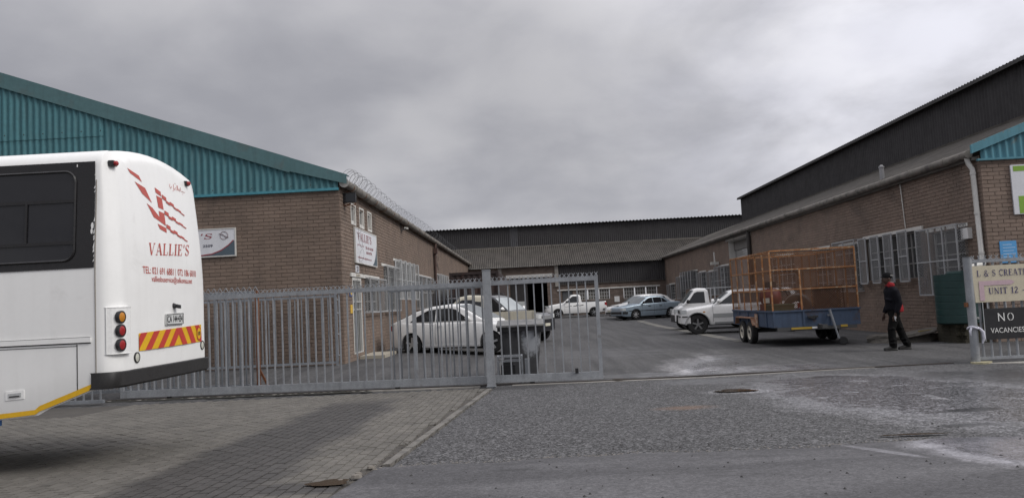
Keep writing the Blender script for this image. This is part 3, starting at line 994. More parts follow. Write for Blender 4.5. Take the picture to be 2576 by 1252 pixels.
def cage(root, w, a0, a1, z0, z1, d, bars=2, rails=3, mat=None):
    mat = mat or steel_w
    f = MB()
    t = 0.035
    for (x0, x1) in ((a0, a0 + t), (a1 - t, a1)):
        w.box(f, x0, x1, z0, z1, d - t, d)
        for z in (z0, z1 - t):
            w.box(f, x0, x1, z, z + t, 0.0, d - t)
    for i in range(rails):
        z = z0 + (z1 - t - z0) * i / (rails - 1)
        w.box(f, a0 + t, a1 - t, z, z + t, d - t, d)
    for i in range(1, bars):
        c = a0 + (a1 - a0) * i / bars
        w.box(f, c - t / 2, c + t / 2, z0 + t, z1 - t, d - t + .002, d - .002)
    fo = f.build('window_cage', mat, root)
    g = MB()
    P0 = Vector(w.p(a0, z0, d - t / 2))
    lattice(g, P0, Vector(w.p(a1, z0, d - t / 2)) - P0, Vector((0, 0, z1 - z0)), 0.075, 0.011)
    for a in (a0 + t / 2, a1 - t / 2):
        P0 = Vector(w.p(a, z0, 0))
        lattice(g, P0, Vector(w.p(a, z0, d)) - P0, Vector((0, 0, z1 - z0)), 0.075, 0.013)
    g.build('wire_mesh', mesh_dull, fo, kind='stuff')
    return fo


def fin(root, w, a, da, dd, z0, z1, mat=None, d0=0.05):
    """A hinged security-mesh panel standing open: hinge at a, far edge at a+da and dd out from the wall."""
    mat = mat or steel_w
    t = 0.04
    p, q = Vector(w.p(a, z0, d0)), Vector(w.p(a + da, z0, dd))
    H = Vector((0, 0, z1 - z0))
    f = MB()
    f.bar(p, p + H, t, t, up=q - p)
    f.bar(q, q + H, t, t, up=q - p)
    for k in (0.0, 0.5, 1.0):
        f.bar(p + H * k, q + H * k, t * .9, t * .9)
    fo = f.build('mesh_panel', mat, root)
    g = MB()
    lattice(g, p, q - p, H, 0.06, 0.016)
    g.build('wire_mesh', mesh_dull, fo, kind='stuff')


def lintel(root, w, a0, a1, z0, z1, d=0.03, mat=None):
    m_ = MB()
    w.box(m_, a0, a1, z0, z1, -0.1, d)
    m_.build('lintel', mat or plaster, root)


def gutter_line(root, p, q, r, name='gutter', mat=None, joints=1.8):
    m_ = MB()
    p, q = Vector(p), Vector(q)
    m_.tube([p, q], r, 14)
    d = (q - p).normalized()
    L = (q - p).length
    t = joints * .6
    while t < L:
        m_.tube([p + d * (t - .05), p + d * (t + .05)], r * 1.13, 14)
        t += joints
    m_.build(name, mat or gutterm, root, smooth=40)


# ================================================================ left shed: brown brick with teal gable
LX, LY, LZ = -4.98, 20.5, 0.15
left = thing('brick_warehouse', 'brown brick warehouse with corrugated teal gable and razor wire along its gutter', 'warehouse', (LX, LY, LZ))
wg = Wall('y', LY, -1)
wl = Wall('x', LX, +1)
EAVE = 4.86
lop = [(21.79, 22.3, 4.09, 4.58), (22.89, 23.42, 4.09, 4.59), (24.07, 24.58, 4.1, 4.61), (21.6, 22.75, 0.33, 2.5), (23.3, 25.4, 1.47, 2.5), (26.45, 28.85, 1.47, 3.02),
       (28.9, 33.4, 1.95, 3.32), (34.0, 36.4, 1.5, 2.95), (36.8, 39.2, 1.5, 2.95), (41.5, 45.6, 1.95, 3.25)]
k = MB()
wall_panel(k, wg, -24, LX, -0.1, EAVE, [])
wall_panel(k, wl, LY, 66, -0.1, EAVE + .1, lop)
k.box(-24, LX - .2, 65.7, 66, -.1, EAVE)
k.build('wall', mortar, left)
lay_bricks(left, [(wg, bricks(wg, -15.0, LX, LZ, EAVE, [])), (wl, bricks(wl, LY, 66, LZ, EAVE + .1, lop, 0.07))], brick_l, 300,
           hidden=lambda w, b: (w.axis == 'y' and b[0] < -8.3) or b[2] < 1.2)


def barge_z(x):
    return 5.11 + (x + 4.78) * -0.352


# teal sheets
SW = 1.062
x = LX - 0.02
i = 0
while x > -23:
    k = MB()
    lo0 = EAVE + 0.005
    split = x < -10.5
    f_hi = lambda t, x=x: barge_z(x - t) - 0.1
    corr(k, (x, LY - 0.045, 0), (-1, 0, 0), (0, 1, 0), SW + 0.04, lambda t: lo0, (lambda t: 6.68) if split else f_hi, amp=0.024)
    k.build('cladding_sheet', teal, left, smooth=60)
    if split:
        k = MB()
        corr(k, (x, LY - 0.062, 0), (-1, 0, 0), (0, 1, 0), SW + 0.04, lambda t: 6.63, f_hi, amp=0.024)
        k.build('cladding_sheet', teal, left, smooth=60)
    x -= SW
    i += 1
# screws
k = MB()
for zz, x0, x1 in ((4.97, -5.2, -9.5), (6.78, -10.9, -15)):
    x = x0
    while x > x1:
        if zz < barge_z(x) - .4:
            k.lathe([(0.016, 0), (0.016, .008), (0, .012)], (x, LY - .075, zz), (0, -1, 0), 6)
        x -= 0.531
k.build('screws', M('dark_screw', (.03, .03, .03), .6), left, kind='stuff')
k = MB()
k.box(-24, LX + 0.0, LY - .085, LY - .012, EAVE - 0.055, EAVE + 0.012)
k.build('flashing', teal_b, left)
# barge boards, lapped pieces
xs = [-4.74, -6.34, -9.48, -12.61, -15.8, -19, -22]
for j in range(len(xs) - 1):
    a, b = xs[j] + (0.06 if j else 0), xs[j + 1]
    dz = 0.004 * (j % 2)
    k = MB()
    h = 0.40 if j else 0.37
    hr = 0.24 if j == 0 else h
    top = [(a, barge_z(a) + .1), (b, barge_z(b) + .1)]
    poly = [(a, LY - .115 - dz, top[0][1] + dz), (b, LY - .115 - dz, top[1][1] + dz), (b, LY - .115 - dz, top[1][1] - h), (a, LY - .115 - dz, top[0][1] - hr)]
    k.prism(poly, (0, .02, 0))
    poly = [(a, LY - .115 - dz, top[0][1] + dz), (b, LY - .115 - dz, top[1][1] + dz), (b, LY + .25, top[1][1] + dz), (a, LY + .25, top[0][1] + dz)]
    k.prism(poly, (0, 0, .018))
    k.build('barge_board', teal_d, left)
# roof over the shed (seen from above only) and its eaves edge
k = MB()
s_ = Vector((-1, 0, 0.352)).normalized()
corr(k, (LX + .1, LY + .02, 5.03), (0, 1, 0), s_.cross(Vector((0, 1, 0))), 45.3, lambda t: 0, lambda t: 18, up=s_, per=6)
k.build('roof', asb, left, smooth=60)
k = MB()
k.box(LX - .25, LX + .06, LY + .02, 66, EAVE + .1, EAVE + .125)
k.build('soffit', asb, left)
gutter_line(left, (LX + .15, LY - .02, 5.0), (LX + .15, 65.9, 4.95), 0.118)
k = MB()
k.tube([(LX + .15, LY - .05, 5.0), (LX + .15, LY - .019, 5.0)], 0.13, 16)
k.build('gutter_end', M('pale_zinc', (.36, .35, .33), .6, var=.15), left)
k = MB()
for y in [21.2 + 1.6 * i for i in range(28)]:
    k.box(LX, LX + .1, y, y + .03, 4.86, 4.88)
    k.tube([(LX + .15 + .125 * cos(a), y + .015, 5.0 + .125 * sin(a)) for a in [pi + i * pi / 6 for i in range(7)]], .012, 4)
k.build('gutter_brackets', rust, left, kind='stuff')
# downpipe at mid wall
k = MB()
k.tube([(LX + .15, 40.6, 4.9), (LX + .12, 40.6, 4.55), (LX + .1, 40.6, 4.4), (LX + .1, 40.6, .2)], .075, 10)
k.box(LX + .0, LX + .26, 40.45, 40.75, 4.35, 4.62)
k.build('downpipe', M('pipe_brown', (.1, .06, .05), .7, var=.15, streak=.3), left, smooth=40)
# small windows
for (a0, a1, z0, z1) in lop[:3]:
    f = window(left, wl, a0, a1, z0, z1, 1, 1, plaster, pane=glass_g, fw=0.055, rec=0.03)
    k = MB()
    for (p, q, r, s2) in ((a0 - .06, a1 + .06, z0 - .07, z0), (a0 - .06, a1 + .06, z1, z1 + .05), (a0 - .06, a0, z0, z1), (a1, a1 + .06, z0, z1)):
        wl.box(k, p, q, r, s2, .0, .022)
    k.build('surround', plaster, f)
# door with a security gate
a0, a1, z0, z1 = lop[3]
k = MB()
for (p, q, r, s2) in ((a0, a1, z1 - .06, z1), (a0, a0 + .06, z0, z1 - .06), (a1 - .06, a1, z0, z1 - .06)):
    wl.box(k, p, q, r, s2, -.06, .02)
dr = k.build('door', plaster, left)
k = MB()
wl.box(k, a0 + .06, a1 - .06, z0, z1 - .06, -.12, -.1)
k.build('door_leaf', M('door_green_grey', (.06, .075, .075), .6, streak=.3), dr)
k = MB()
for i in range(6):
    c = a0 + .1 + i * (a1 - a0 - .2) / 5
    k.bar(wl.p(c, z0 + .02, .0), wl.p(c, z1 - .7, .0), .022)
    k.bar(wl.p(c, z1 - .7, .0), wl.p(min(a1 - .07, c + .22), z1 - .07, .0), .022)
for z in (z0 + .02, z0 + 1.25, z1 - .7, z1 - .08):
    k.bar(wl.p(a0 + .06, z, .003), wl.p(a1 - .06, z, .003), .035)
k.build('security_gate', fw_m, dr)
lintel(left, wl, 21.4, 25.42, 2.51, 2.62, .05)
lintel(left, wl, 26.03, 28.95, 3.03, 3.12)
lintel(left, wl, 28.35, 33.8, 3.33, 3.42)
lintel(left, wl, 33.85, 39.3, 2.96, 3.05)
lintel(left, wl, 41.0, 46.0, 3.26, 3.35)
window(left, wl, *lop[4], 3, 3, fw_m)
cage(left, wl, 23.24, 25.95, 1.46, 2.54, .2, 2, 2)
window(left, wl, *lop[5], 3, 5, fw_m)
cage(left, wl, 26.39, 28.9, 1.46, 3.05, .18, 2, 3)
window(left, wl, *lop[6], 6, 4, fw_m)
for a in (28.6, 29.7, 30.8, 31.9, 33.0):
    fin(left, wl, a, .12, .26, 1.9, 3.36)
window(left, wl, *lop[7], 3, 4, fw_m)
cage(left, wl, 33.9, 36.45, 1.46, 2.98, .16, 2, 3)
window(left, wl, *lop[8], 3, 4, fw_m)
cage(left, wl, 36.7, 39.3, 1.46, 2.98, .16, 2, 3)
window(left, wl, *lop[9], 5, 4, fw_m)
for a in (41.6, 42.7, 43.8, 44.9):
    fin(left, wl, a, .12, .3, 1.9, 3.28)

# ================================================================ right shed
RX, RY = 11.37, 19.2
right = thing('brick_warehouse', 'long dark brick warehouse with charcoal clerestory and white downpipe at its teal gable corner', 'warehouse', (RX, RY, 0))
wr = Wall('x', RX, -1)
wq = Wall('y', RY, -1)
RE = 4.62
rop = [(20.15, 21.75, 1.25, 2.92), (22.35, 25.95, 1.65, 3.05), (26.5, 28.1, 1.4, 2.95), (29.1, 30.7, 1.4, 3.0), (33.0, 36.2, 1.4, 3.0), (39.5, 43.5, -.05, 4.35), (43.75, 45.95, 1.5, 3.0),
       (46.3, 48.5, 1.4, 2.84), (49.35, 51.2, 1.4, 2.9), (51.75, 55.85, 1.9, 3.05), (56.05, 58.05, 1.25, 2.85), (59.95, 62.4, 1.2, 2.36)]
k = MB()
wall_panel(k, wr, RY, 66, -0.1, RE, rop)
wall_panel(k, wq, RX, 26, -0.1, 4.5, [])
k.build('wall', mortar, right)
lay_bricks(right, [(wr, bricks(wr, RY, 66, 0.0, RE, rop, 0.11)), (wq, bricks(wq, RX, 16.5, 0.0, 4.5, []))], brick_r, 300, hidden=lambda w, b: b[2] < (2.7 if b[0] > 25 and w.axis == 'x' else .8))
# lower roof and clerestory
KX, KZ, KT = 15.45, 6.42, 8.22
rs = Vector((KX - RX, 0, KZ - 4.78)).normalized()
k = MB()
corr(k, (RX - .12, RY - .1, 4.74), (0, 1, 0), Vector((0, 1, 0)).cross(rs), 46.5, lambda t: 0, lambda t: (KX - RX) / rs.x + .15, up=rs, amp=.026, per=8)
k.build('roof', asb, right, smooth=60)
k = MB()
corr(k, (KX + .02, RY - .1, 0), (0, 1, 0), (-1, 0, 0), 35.9, lambda t: KZ - .25, lambda t: KT, amp=.02)
corr(k, (KX + .02, 55.0, 0), (1, 0, 0), (0, 1, 0), 12, lambda t: KZ - 1.2, lambda t: KT - .12 * t, amp=.02)
k.build('clerestory', char, right, smooth=60)
k = MB()
up_s = Vector((1, 0, -.12)).normalized()
corr(k, (KX - .22, RY - .2, KT - .02), (0, 1, 0), Vector((0, 1, 0)).cross(up_s), 36.0, lambda t: 0, lambda t: 12, up=up_s, amp=.026)
k.build('upper_roof', asb, right, smooth=60)
for j in range(12):
    k = MB()
    y0 = RY - .2 + j * 3.0
    k.prism([(KX - .26, y0 + .01, KT - .16), (KX - .02, y0 + .01, KT - .13), (KX - .02, y0 + .01, KT + .05), (KX - .24, y0 + .01, KT - .035 + .01 * (j % 2))], (0, 2.985, 0))
    k.build('fascia', M('fascia_dark', (.035, .033, .032), .75, var=.2, streak=.3), right)
k = MB()
k.box(KX - .1, KX - .02, RY, 55, KZ - .02, KZ + .06)
k.build('flashing', asb, right)
gutter_line(right, (RX - .2, RY + .1, 4.68), (RX - .2, 65.6, 4.66), .1)
k = MB()
k.box(RX - .14, RX - .015, RY + .05, 65.6, 4.52, 4.60)
k.build('eaves_board', M('eaves_grey', (.12, .11, .10), .85, var=.2), right)
# teal gable end
xr = RX + .02
j = 0
while xr < 18:
    k = MB()
    corr(k, (xr, RY - .05, 0), (1, 0, 0), (0, 1, 0), SW + .03, lambda t: 4.51, lambda t, x0=xr: 4.8 + .36 * (x0 + t - 11.15), amp=.024)
    k.build('cladding_sheet', teal_r, right, smooth=60)
    xr += SW
k = MB()
k.prism([(11.12, RY - .13, 4.66), (18, RY - .13, 4.66 + .36 * 6.88), (18, RY - .13, 4.9 + .36 * 6.88), (11.12, RY - .13, 4.88)], (0, .06, 0))
k.build('barge_board', teal_r, right)
k = MB()
k.box(11.28, 18, RY - .09, RY - .012, 4.48, 4.53)
k.build('flashing', teal_r, right)
# downpipe with elbow
k = MB()
k.tube([(RX - .2, 19.42, 4.66), (RX - .16, 19.4, 4.45), (RX - .1, 19.36, 4.3), (RX - .1, 19.3, 2.02), (RX - .13, 19.22, 1.93), (RX - .3, 19.12, 1.9), (RX - .62, 19.0, 1.86), (RX - .7, 18.98, 1.78)], .062, 12)
for z in (4.2, 3.2, 2.2):
    k.tube([(RX - .1, 19.3 + (z - 2.02) * .026, z - .03), (RX - .1, 19.3 + (z - 2.02) * .026, z + .03)], .072, 12)
k.build('downpipe', pipe_w, right, smooth=40)
k = MB()
k.tube([(RX - .12, 39.1, 4.55), (RX - .12, 39.1, .1)], .1, 10)
k.build('downpipe', M('pipe_dark', (.05, .045, .042), .7), right, smooth=40)
k = MB()
k.tube([(RX - .12, 64.2, 4.55), (RX - .12, 64.2, .3)], .11, 10)
k.build('downpipe', M('pipe_dark', (.05, .045, .042), .7), right, smooth=40)
k = MB()
k.tube([(RX - .03, 23.26, 4.56), (RX - .05, 23.2, 4.4), (RX - .03, 23.14, 3.18)], .016, 6)
k.build('conduit', pipe_w, right, smooth=40)
# windows and their guards
for q, na, nz in ((rop[0], 3, 5), (rop[2], 3, 6), (rop[3], 3, 5), (rop[4], 5, 4), (rop[6], 3, 5), (rop[7], 3, 5), (rop[8], 3, 5), (rop[9], 5, 4), (rop[10], 3, 6), (rop[11], 3, 5)):
    window(right, wr, *q, na, nz, fw_m)
window(right, wr, *rop[1], 5, 3, fw_m)
cage(right, wr, 20.0, 22.12, 1.17, 3.02, .3, 3, 3)
cage(right, wr, 26.35, 28.25, 1.34, 3.13, .25, 2, 5)
for a in (26.1, 25.2, 24.28, 23.35):
    fin(right, wr, a, -.62, .24, 1.6, 3.08, d0=.2)
cage(right, wr, 43.7, 46.1, 1.4, 3.05, .3, 3, 3)
cage(right, wr, 46.9, 48.6, 1.4, 2.86, .2, 2, 2)
cage(right, wr, 49.9, 51.3, 1.4, 2.92, .2, 2, 2)
for a in (52.2, 53.1, 54.0, 54.9, 55.7):
    fin(right, wr, a, -.2, .45, 1.9, 3.1)
cage(right, wr, 57.0, 58.6, 1.2, 2.86, .2, 2, 2)
cage(right, wr, 61.0, 62.7, 1.12, 2.37, .2, 2, 2)
lintel(right, wr, 22.16, 26.05, 3.06, 3.16, .06)
for a in (19.94, 20.5, 21.05, 21.6):
    lintel(right, wr, a, a + .42, 2.93, 3.02, .03)
lintel(right, wr, 26.42, 28.2, 2.97, 3.06)
lintel(right, wr, 29.0, 30.8, 3.01, 3.1)
lintel(right, wr, 32.9, 36.3, 3.01, 3.1)
lintel(right, wr, 43.65, 46.05, 3.05, 3.14)
lintel(right, wr, 46.25, 48.55, 2.86, 2.95)
lintel(right, wr, 49.3, 51.25, 2.92, 3.0)
lintel(right, wr, 51.7, 55.9, 3.07, 3.16)
lintel(right, wr, 56.0, 58.1, 2.87, 2.96)
lintel(right, wr, 59.9, 62.45, 2.38, 2.46)
# roller door, recessed
a0, a1, z0, z1 = rop[5]
k = MB()
wr.box(k, a0, a1, z1 - .5, z1, -.55, -.3)
rd = k.build('roller_door', M('door_header', (.2, .19, .18), .8), right)
z = 0.0
sl_m = M('roller_slat', (.34, .34, .33), .55, metal=.15, var=.1, streak=.25)
su = MB()
wr2 = Wall('x', 0, -1)
wr2.box(su, 0, a1 - a0, 0, .105, -.02, 0)
sd = su.mesh('slat', sl_m)
org = ORG[right.name]
while z < z1 - .5:
    p = wr.p(a0, z, -.36)
    inst('slat', sd, rd, (p[0] - org[0], p[1] - org[1], p[2] - org[2]))
    z += .115
k = MB()
wr.box(k, a1 - .012, a1 - .003, 0, z1, -.5, .0)
wr.box(k, a0 + .003, a0 + .012, 0, z1, -.5, .0)
wr.box(k, a0 + .012, a1 - .012, z1 - .01, z1 - .002, -.5, .0)
k.build('reveal', plaster, right)
k = MB()
wr.box(k, 39.0, 43.9, 4.36, 4.5, -.02, .05)
k.build('lintel', conc, right)

# ================================================================ back shed
BY = 64.0
back = thing('brick_warehouse', 'far cross warehouse with grey corrugated lean-to roof, charcoal clerestory and big dark doorway', 'warehouse', (3, BY, .27))
wb = Wall('y', BY, -1)
bop = [(-1.55, 1.55, .2, 3.55), (2.75, 3.62, .27, 2.3), (3.95, 6.7, 1.45, 2.32), (7.83, 10.62, 1.4, 2.32)]
k = MB()
wall_panel(k, wb, -12, 2.4, -.1, 4.5, bop[:1])
wall_panel(k, wb, 2.4, 16, -.1, 2.82, bop[1:])
k.build('wall', mortar, back)
brick_b = M('brick_far', (0.16, 0.126, 0.108), 0.85, var=0.10, scale=1.3, fine=0.16, fscale=45, island=0.2, streak=0.12)
lay_bricks(back, [(wb, bricks(wb, -5.0, 2.4, .2, 4.5, bop[:1]) + bricks(wb, 2.4, 11.4, .2, 2.82, bop[1:]))], brick_b, 0)
k = MB()
corr(k, (2.4, BY - .05, 0), (1, 0, 0), (0, 1, 0), 11, lambda t: 2.84, lambda t: 4.52, amp=.02)
k.build('cladding_sheet', char, back, smooth=60)
k = MB()
k.box(2.4, 13, BY - .09, BY - .004, 2.8, 2.86)
k.build('flashing', asb, back)
k = MB()
k.box(2.22, 2.52, BY - .12, BY + .02, 2.7, 4.5)
k.build('pilaster', conc, back)
k = MB()
k.box(-2.5, -2.2, BY - .1, BY + .02, .2, 4.45)
k.build('pilaster', conc, back)
b_s = Vector((0, 4.2, 1.92)).normalized()
k = MB()
corr(k, (-12, BY - .35, 4.47), (1, 0, 0), b_s.cross(Vector((1, 0, 0))), 30, lambda t: 0, lambda t: 4.85, up=b_s, amp=.042, per=6)
k.build('roof', asb, back, smooth=60)
k = MB()
corr(k, (-14, 68.05, 0), (1, 0, 0), (0, 1, 0), 12.55, lambda t: 6.3, lambda t: 8.28, amp=.02, per=6)
corr(k, (-.73, 68.05, 0), (1, 0, 0), (0, 1, 0), 22, lambda t: 6.3, lambda t: 8.28, amp=.02, per=6)
k.build('clerestory', char, back, smooth=60)
k = MB()
corr(k, (-1.46, 68.06, 0), (1, 0, 0), (0, 1, 0), .74, lambda t: 6.3, lambda t: 8.28, amp=.02, per=6)
k.build('translucent_sheet', char_l, back, smooth=60)
k = MB()
k.box(-14, 21, 67.88, 68.0, 6.36, 6.48)
k.build('flashing', gutterm, back)
k = MB()
u_s = Vector((0, 1, -.12)).normalized()
corr(k, (-14, 67.75, 8.27), (1, 0, 0), u_s.cross(Vector((1, 0, 0))), 35, lambda t: 0, lambda t: 9, up=u_s, amp=.05, pitch=.3, per=6)
k.build('upper_roof', char, back, smooth=60)
lintel(back, wb, 2.36, 10.86, 2.33, 2.43, .06)
lintel(back, wb, -1.85, 2.02, 3.56, 3.82, .06)
for q in (bop[2], bop[3]):
    wd = (q[1] - q[0]) / 3
    for i in range(3):
        window(back, wb, q[0] + wd * i + .04, q[0] + wd * (i + 1) - .04, q[2], q[3], 4, 3, fw_m, fw=.06, mun=.05, pane=M('curtained_glass', (.11, .1, .085), .3, var=.25, scale=2))
k = MB()
wb.box(k, 2.79, 3.58, .27, 2.26, -.1, -.06)
k.build('door', M('door_dark_grey', (.08, .085, .09), .6), back)
k = MB()   # the space behind the big doorway
wb.box(k, -4, 4, .2, .22, -9, -.2)
wb.box(k, -4, 4, 4.3, 4.32, -9, -.2)
wb.box(k, -4, 4, .2, 4.3, -9, -8.9)
wb.box(k, -4.1, -4, .2, 4.3, -9, -.2)
wb.box(k, 4, 4.1, .2, 4.3, -9, -.2)
k.build('interior', dark_in, back)
k = MB()
wb.box(k, -1.53, -.1, .25, 3.5, -.35, -.3)
k.build('door', M('door_black', (.03, .028, .028), .7), back)
o = MB()
wb.box(o, 7.05, 7.47, 1.2, 1.66, 0, .03)
o = o.build('notice_board', white_p, loc=(7.26, BY, 1.2))
tag(o, 'small blank white board on the far brick wall between the two window rows', 'notice board')
# ================================================================ sliding gate
GA = atan2(-0.67, 9.5)
gate = thing('sliding_gate', 'long galvanised sliding gate with small crossed spikes along its top rail', 'gate', (-8.2, 15.27, 0.0), GA, local=True)
GL = 9.54


def gate_y(x):
    return 15.27 + (x + 8.2) * math.tan(GA)


def one(name, parent, mat, fn, **kw):
    k = MB()
    fn(k)
    return k.build(name, mat, parent, **kw)


one('bottom_rail', gate, galv, lambda k: k.box(0, GL, -.03, .03, .05, .19))
one('top_rail', gate, galv, lambda k: k.box(0, GL, -.03, .03, 1.90, 1.98))
for x in (0.03, 5.98, GL - .035):
    one('upright', gate, galv, lambda k: k.box(x - .035, x + .035, -.028, .028, .19, 1.90))
bd = MB().box(-.0115, .0115, -.018, .018, .19, 1.90).mesh('bar', galv)
x = 0.2
i = 0
while x < GL - .1:
    if abs(x - 5.98) > .06:
        inst('bar', bd, gate, (x, 0, 0), (0, random.gauss(0, .0028), 0))
    x += 0.1655
    i += 1
sd = MB()
for s_ in (-1, 1):
    sd.bar((-.034 * s_, -.008 * s_, 1.978), (.034 * s_, .008 * s_, 2.052), .0085, .0085)
    sd.bar((0, -.03 * s_, 1.978), (0, .02 * s_, 2.035), .005, .005)
sd = sd.mesh('spike', galv)
x = 0.05
while x < GL:
    inst('spike', sd, gate, (x, random.gauss(0, .004), random.gauss(0, .003)), (0, 0, random.gauss(0, .35)))
    x += 0.086
for x in (1.0, 5.6, 8.2):
    w_ = MB()
    w_.lathe([(0.0, -.015), (.045, -.015), (.045, .015), (0, .015)], (x, 0, .035), (0, 1, 0), 14)
    w_.build('wheel', black, gate)
one('rubber_stop', gate, black, lambda k: k.obox((9.05, -.045, .22), (.03, 0, 0), (0, .012, 0), (0, 0, .045)))

# gate post
post = thing('gate_post', 'tall square galvanised post that the sliding gate runs behind', 'post', (-.79, 14.56, 0))
one('post_shaft', post, galv, lambda k: k.box(-.865, -.715, 14.49, 14.64, -.05, 2.17))
one('post_cap', post, galv_d, lambda k: k.box(-.87, -.71, 14.485, 14.645, 2.17, 2.195))
one('base_plate', post, galv_d, lambda k: k.box(-.88, -.70, 14.47, 14.66, .005, .015))

# fixed spiked fence that the gate slides along
PA = GA
fx = thing('steel_fence', 'fixed grey bar fence with zigzag spiked top ending at a rusty post behind the gate', 'fence', (-12.0, 15.27 - 3.8 * math.tan(GA) + .42, 0), PA, local=True)
FL = 6.5
one('bottom_rail', fx, galv_d, lambda k: k.box(0, FL, -.02, .02, .12, .18))
one('top_rail', fx, galv_d, lambda k: k.box(0, FL, -.02, .02, 1.98, 2.05))
bd4f = MB().box(-.013, .013, -.013, .013, .09, 1.9).mesh('bar', galv_d)
bd2 = MB().box(-.016, .016, -.01, .01, .18, 1.98).mesh('bar', galv_d)
x = .1
while x < FL - .08:
    inst('bar', bd2, fx, (x, 0, 0), (0, random.gauss(0, .002), 0))
    x += .128
sp2 = MB()
sp2.bar((-.055, 0, 2.05), (0, 0, 2.14), .011)
sp2.bar((.055, 0, 2.05), (0, 0, 2.14), .011)
sp2 = sp2.mesh('spike', galv)
x = .1
while x < FL:
    inst('spike', sp2, fx, (x, 0, 0))
    x += .125
one('post', fx, rust, lambda k: k.box(FL - .03, FL + .03, -.035, .035, -.03, 2.06))
one('brace', fx, rust, lambda k: k.bar((FL - .02, .04, .5), (FL + .22, .06, .02), .04))

# next fence length in line with the gate, beyond its far end
f4 = thing('steel_fence', 'grey bar fence length behind the bus, beyond the left end of the sliding gate', 'fence', (-12.5, 14.75, 0))
one('bottom_rail', f4, galv_d, lambda k: k.box(-12.5, -8.25, 14.72, 14.78, .03, .09))
one('top_rail', f4, galv_d, lambda k: k.box(-12.5, -8.25, 14.72, 14.78, 1.9, 1.96))
x = -8.32
while x > -12.4:
    inst('bar', bd4f, f4, (x + 12.5, 0, 0))
    x -= .165

# fence closing the gap to the gable wall
f2 = thing('steel_fence', 'low grey bar fence set close against the brick gable wall', 'fence', (-11.5, 20.18, .15))
one('bottom_rail', f2, galv_d, lambda k: k.box(-11.5, -5.06, 20.15, 20.2, .2, .26))
one('top_rail', f2, galv_d, lambda k: k.box(-11.5, -5.06, 20.15, 20.2, 1.93, 1.99))
bd3 = MB().box(-.014, .014, -.012, .012, .11, 1.78).mesh('bar', galv_d)
x = -5.12
while x > -11.4:
    inst('bar', bd3, f2, (x + 11.5, -.005, 0))
    x -= .176
one('post', f2, galv_d, lambda k: k.box(-5.12, -5.06, 20.14, 20.21, .1, 2.03))
for z in (.4, .95, 1.5, 1.85):
    one('wall_bracket', f2, steel_w, lambda k: k.box(-5.06, -4.99, 20.16, 20.19, z, z + .03))

# second layer of bars behind the gate next to the post
f3 = thing('steel_fence', 'short inner leaf of grey bars just behind the gate beside the thick post', 'fence', (-2.75, gate_y(-2.75) + .16, 0), GA, local=True)
one('bottom_rail', f3, galv_d, lambda k: k.box(0, 1.92, -.015, .015, .1, .15))
one('top_rail', f3, galv_d, lambda k: k.box(0, 1.92, -.015, .015, 1.87, 1.92))
bd4 = MB().box(-.012, .012, -.012, .012, .15, 1.87).mesh('bar', galv_d)
for i in range(13):
    inst('bar', bd4, f3, (.06 + i * .148, 0, 0))

# track under the gate
tr = thing('gate_track', 'steel gate rail set in a low concrete strip across the driveway', 'gate rail', (0, 15, 0))
seg = [(-10.5, -7.2), (-7.2, -4.4), (-4.4, -1.0)]
for a, b in seg:
    one('track_strip', tr, conc, lambda k: k.prism([(a + .01, gate_y(a) - .13, -.05), (b - .01, gate_y(b) - .13, -.05), (b - .01, gate_y(b) + .13, -.05), (a + .01, gate_y(a) + .13, -.05)], (0, 0, .058)))
one('rail', tr, M('rail_dark', (.045, .035, .03), .7, var=.2), lambda k: (k.bar((-10.5, gate_y(-10.5), .012), (1.6, gate_y(1.6), .012), .03, .02), k.bar((1.6, gate_y(1.6), .014), (7.9, 14.75, .014), .035, .018)))
one('rail_gap', tr, M('wet_gap', (.02, .018, .016), .35), lambda k: k.bar((2.6, gate_y(2.6) + .07, .004), (7.3, 14.86, .004), .07, .004))
one('edge_strip', tr, conc, lambda k: (k.bar((-.4, gate_y(-.4) - .1, .003), (3.0, gate_y(3.0) - .09, .003), .1, .012), k.bar((3.0, gate_y(3.0) - .12, .003), (6.4, 14.7, .003), .06, .012)))
dark_patches = M('patch_black', (.022, .021, .016), .8, var=.3)  # near-black colour of the low patches in front of the gate foot
k = MB()
for i in range(46):
    x = -9.5 + i * .14 + random.uniform(-.05, .05)
    y = gate_y(x) - .2 + random.uniform(-.05, .05)
    n = 8
    z = gz(x, y) + .006
    r = random.uniform(.1, .2)
    pts = [(x + r * 1.3 * random.uniform(.6, 1.2) * cos(j * 2 * pi / n), y + r * .5 * random.uniform(.6, 1.2) * sin(j * 2 * pi / n), z) for j in range(n)]
    k.add(pts + [(x, y, z + .025)], [(j, (j + 1) % n, n) for j in range(n)])
o = k.build('dark_patches', dark_patches, kind='stuff')
o['label'] = 'low black patches along the foot of the sliding gate'

# right-hand fence with its round post
rf = thing('steel_fence', 'grey palisade fence panel on a round post carrying two signs', 'fence', (8.24, 14.6, 0))
one('post', rf, galv, lambda k: k.tube([(8.24, 14.6, -.05), (8.24, 14.6, 1.95)], .075, 14), smooth=40)
one('post_cap', rf, galv_d, lambda k: k.tube([(8.24, 14.6, 1.95), (8.24, 14.6, 1.975)], .078, 14))
one('top_rail', rf, galv, lambda k: k.box(8.31, 13.2, 14.6, 14.64, 1.86, 1.92))
one('bottom_rail', rf, galv, lambda k: k.box(8.31, 13.2, 14.6, 14.64, .06, .11))
bd5 = MB().prism([(-.025, 0, 0), (-.008, -.014, 0), (.008, -.014, 0), (.025, 0, 0), (.025, .004, 0), (.008, -.008, 0), (-.008, -.008, 0), (-.025, .004, 0)], (0, 0, 1.84)).mesh('bar', galv)
for i in range(30):
    inst('bar', bd5, rf, (.17 + i * .157, .025, .08))
x = .12
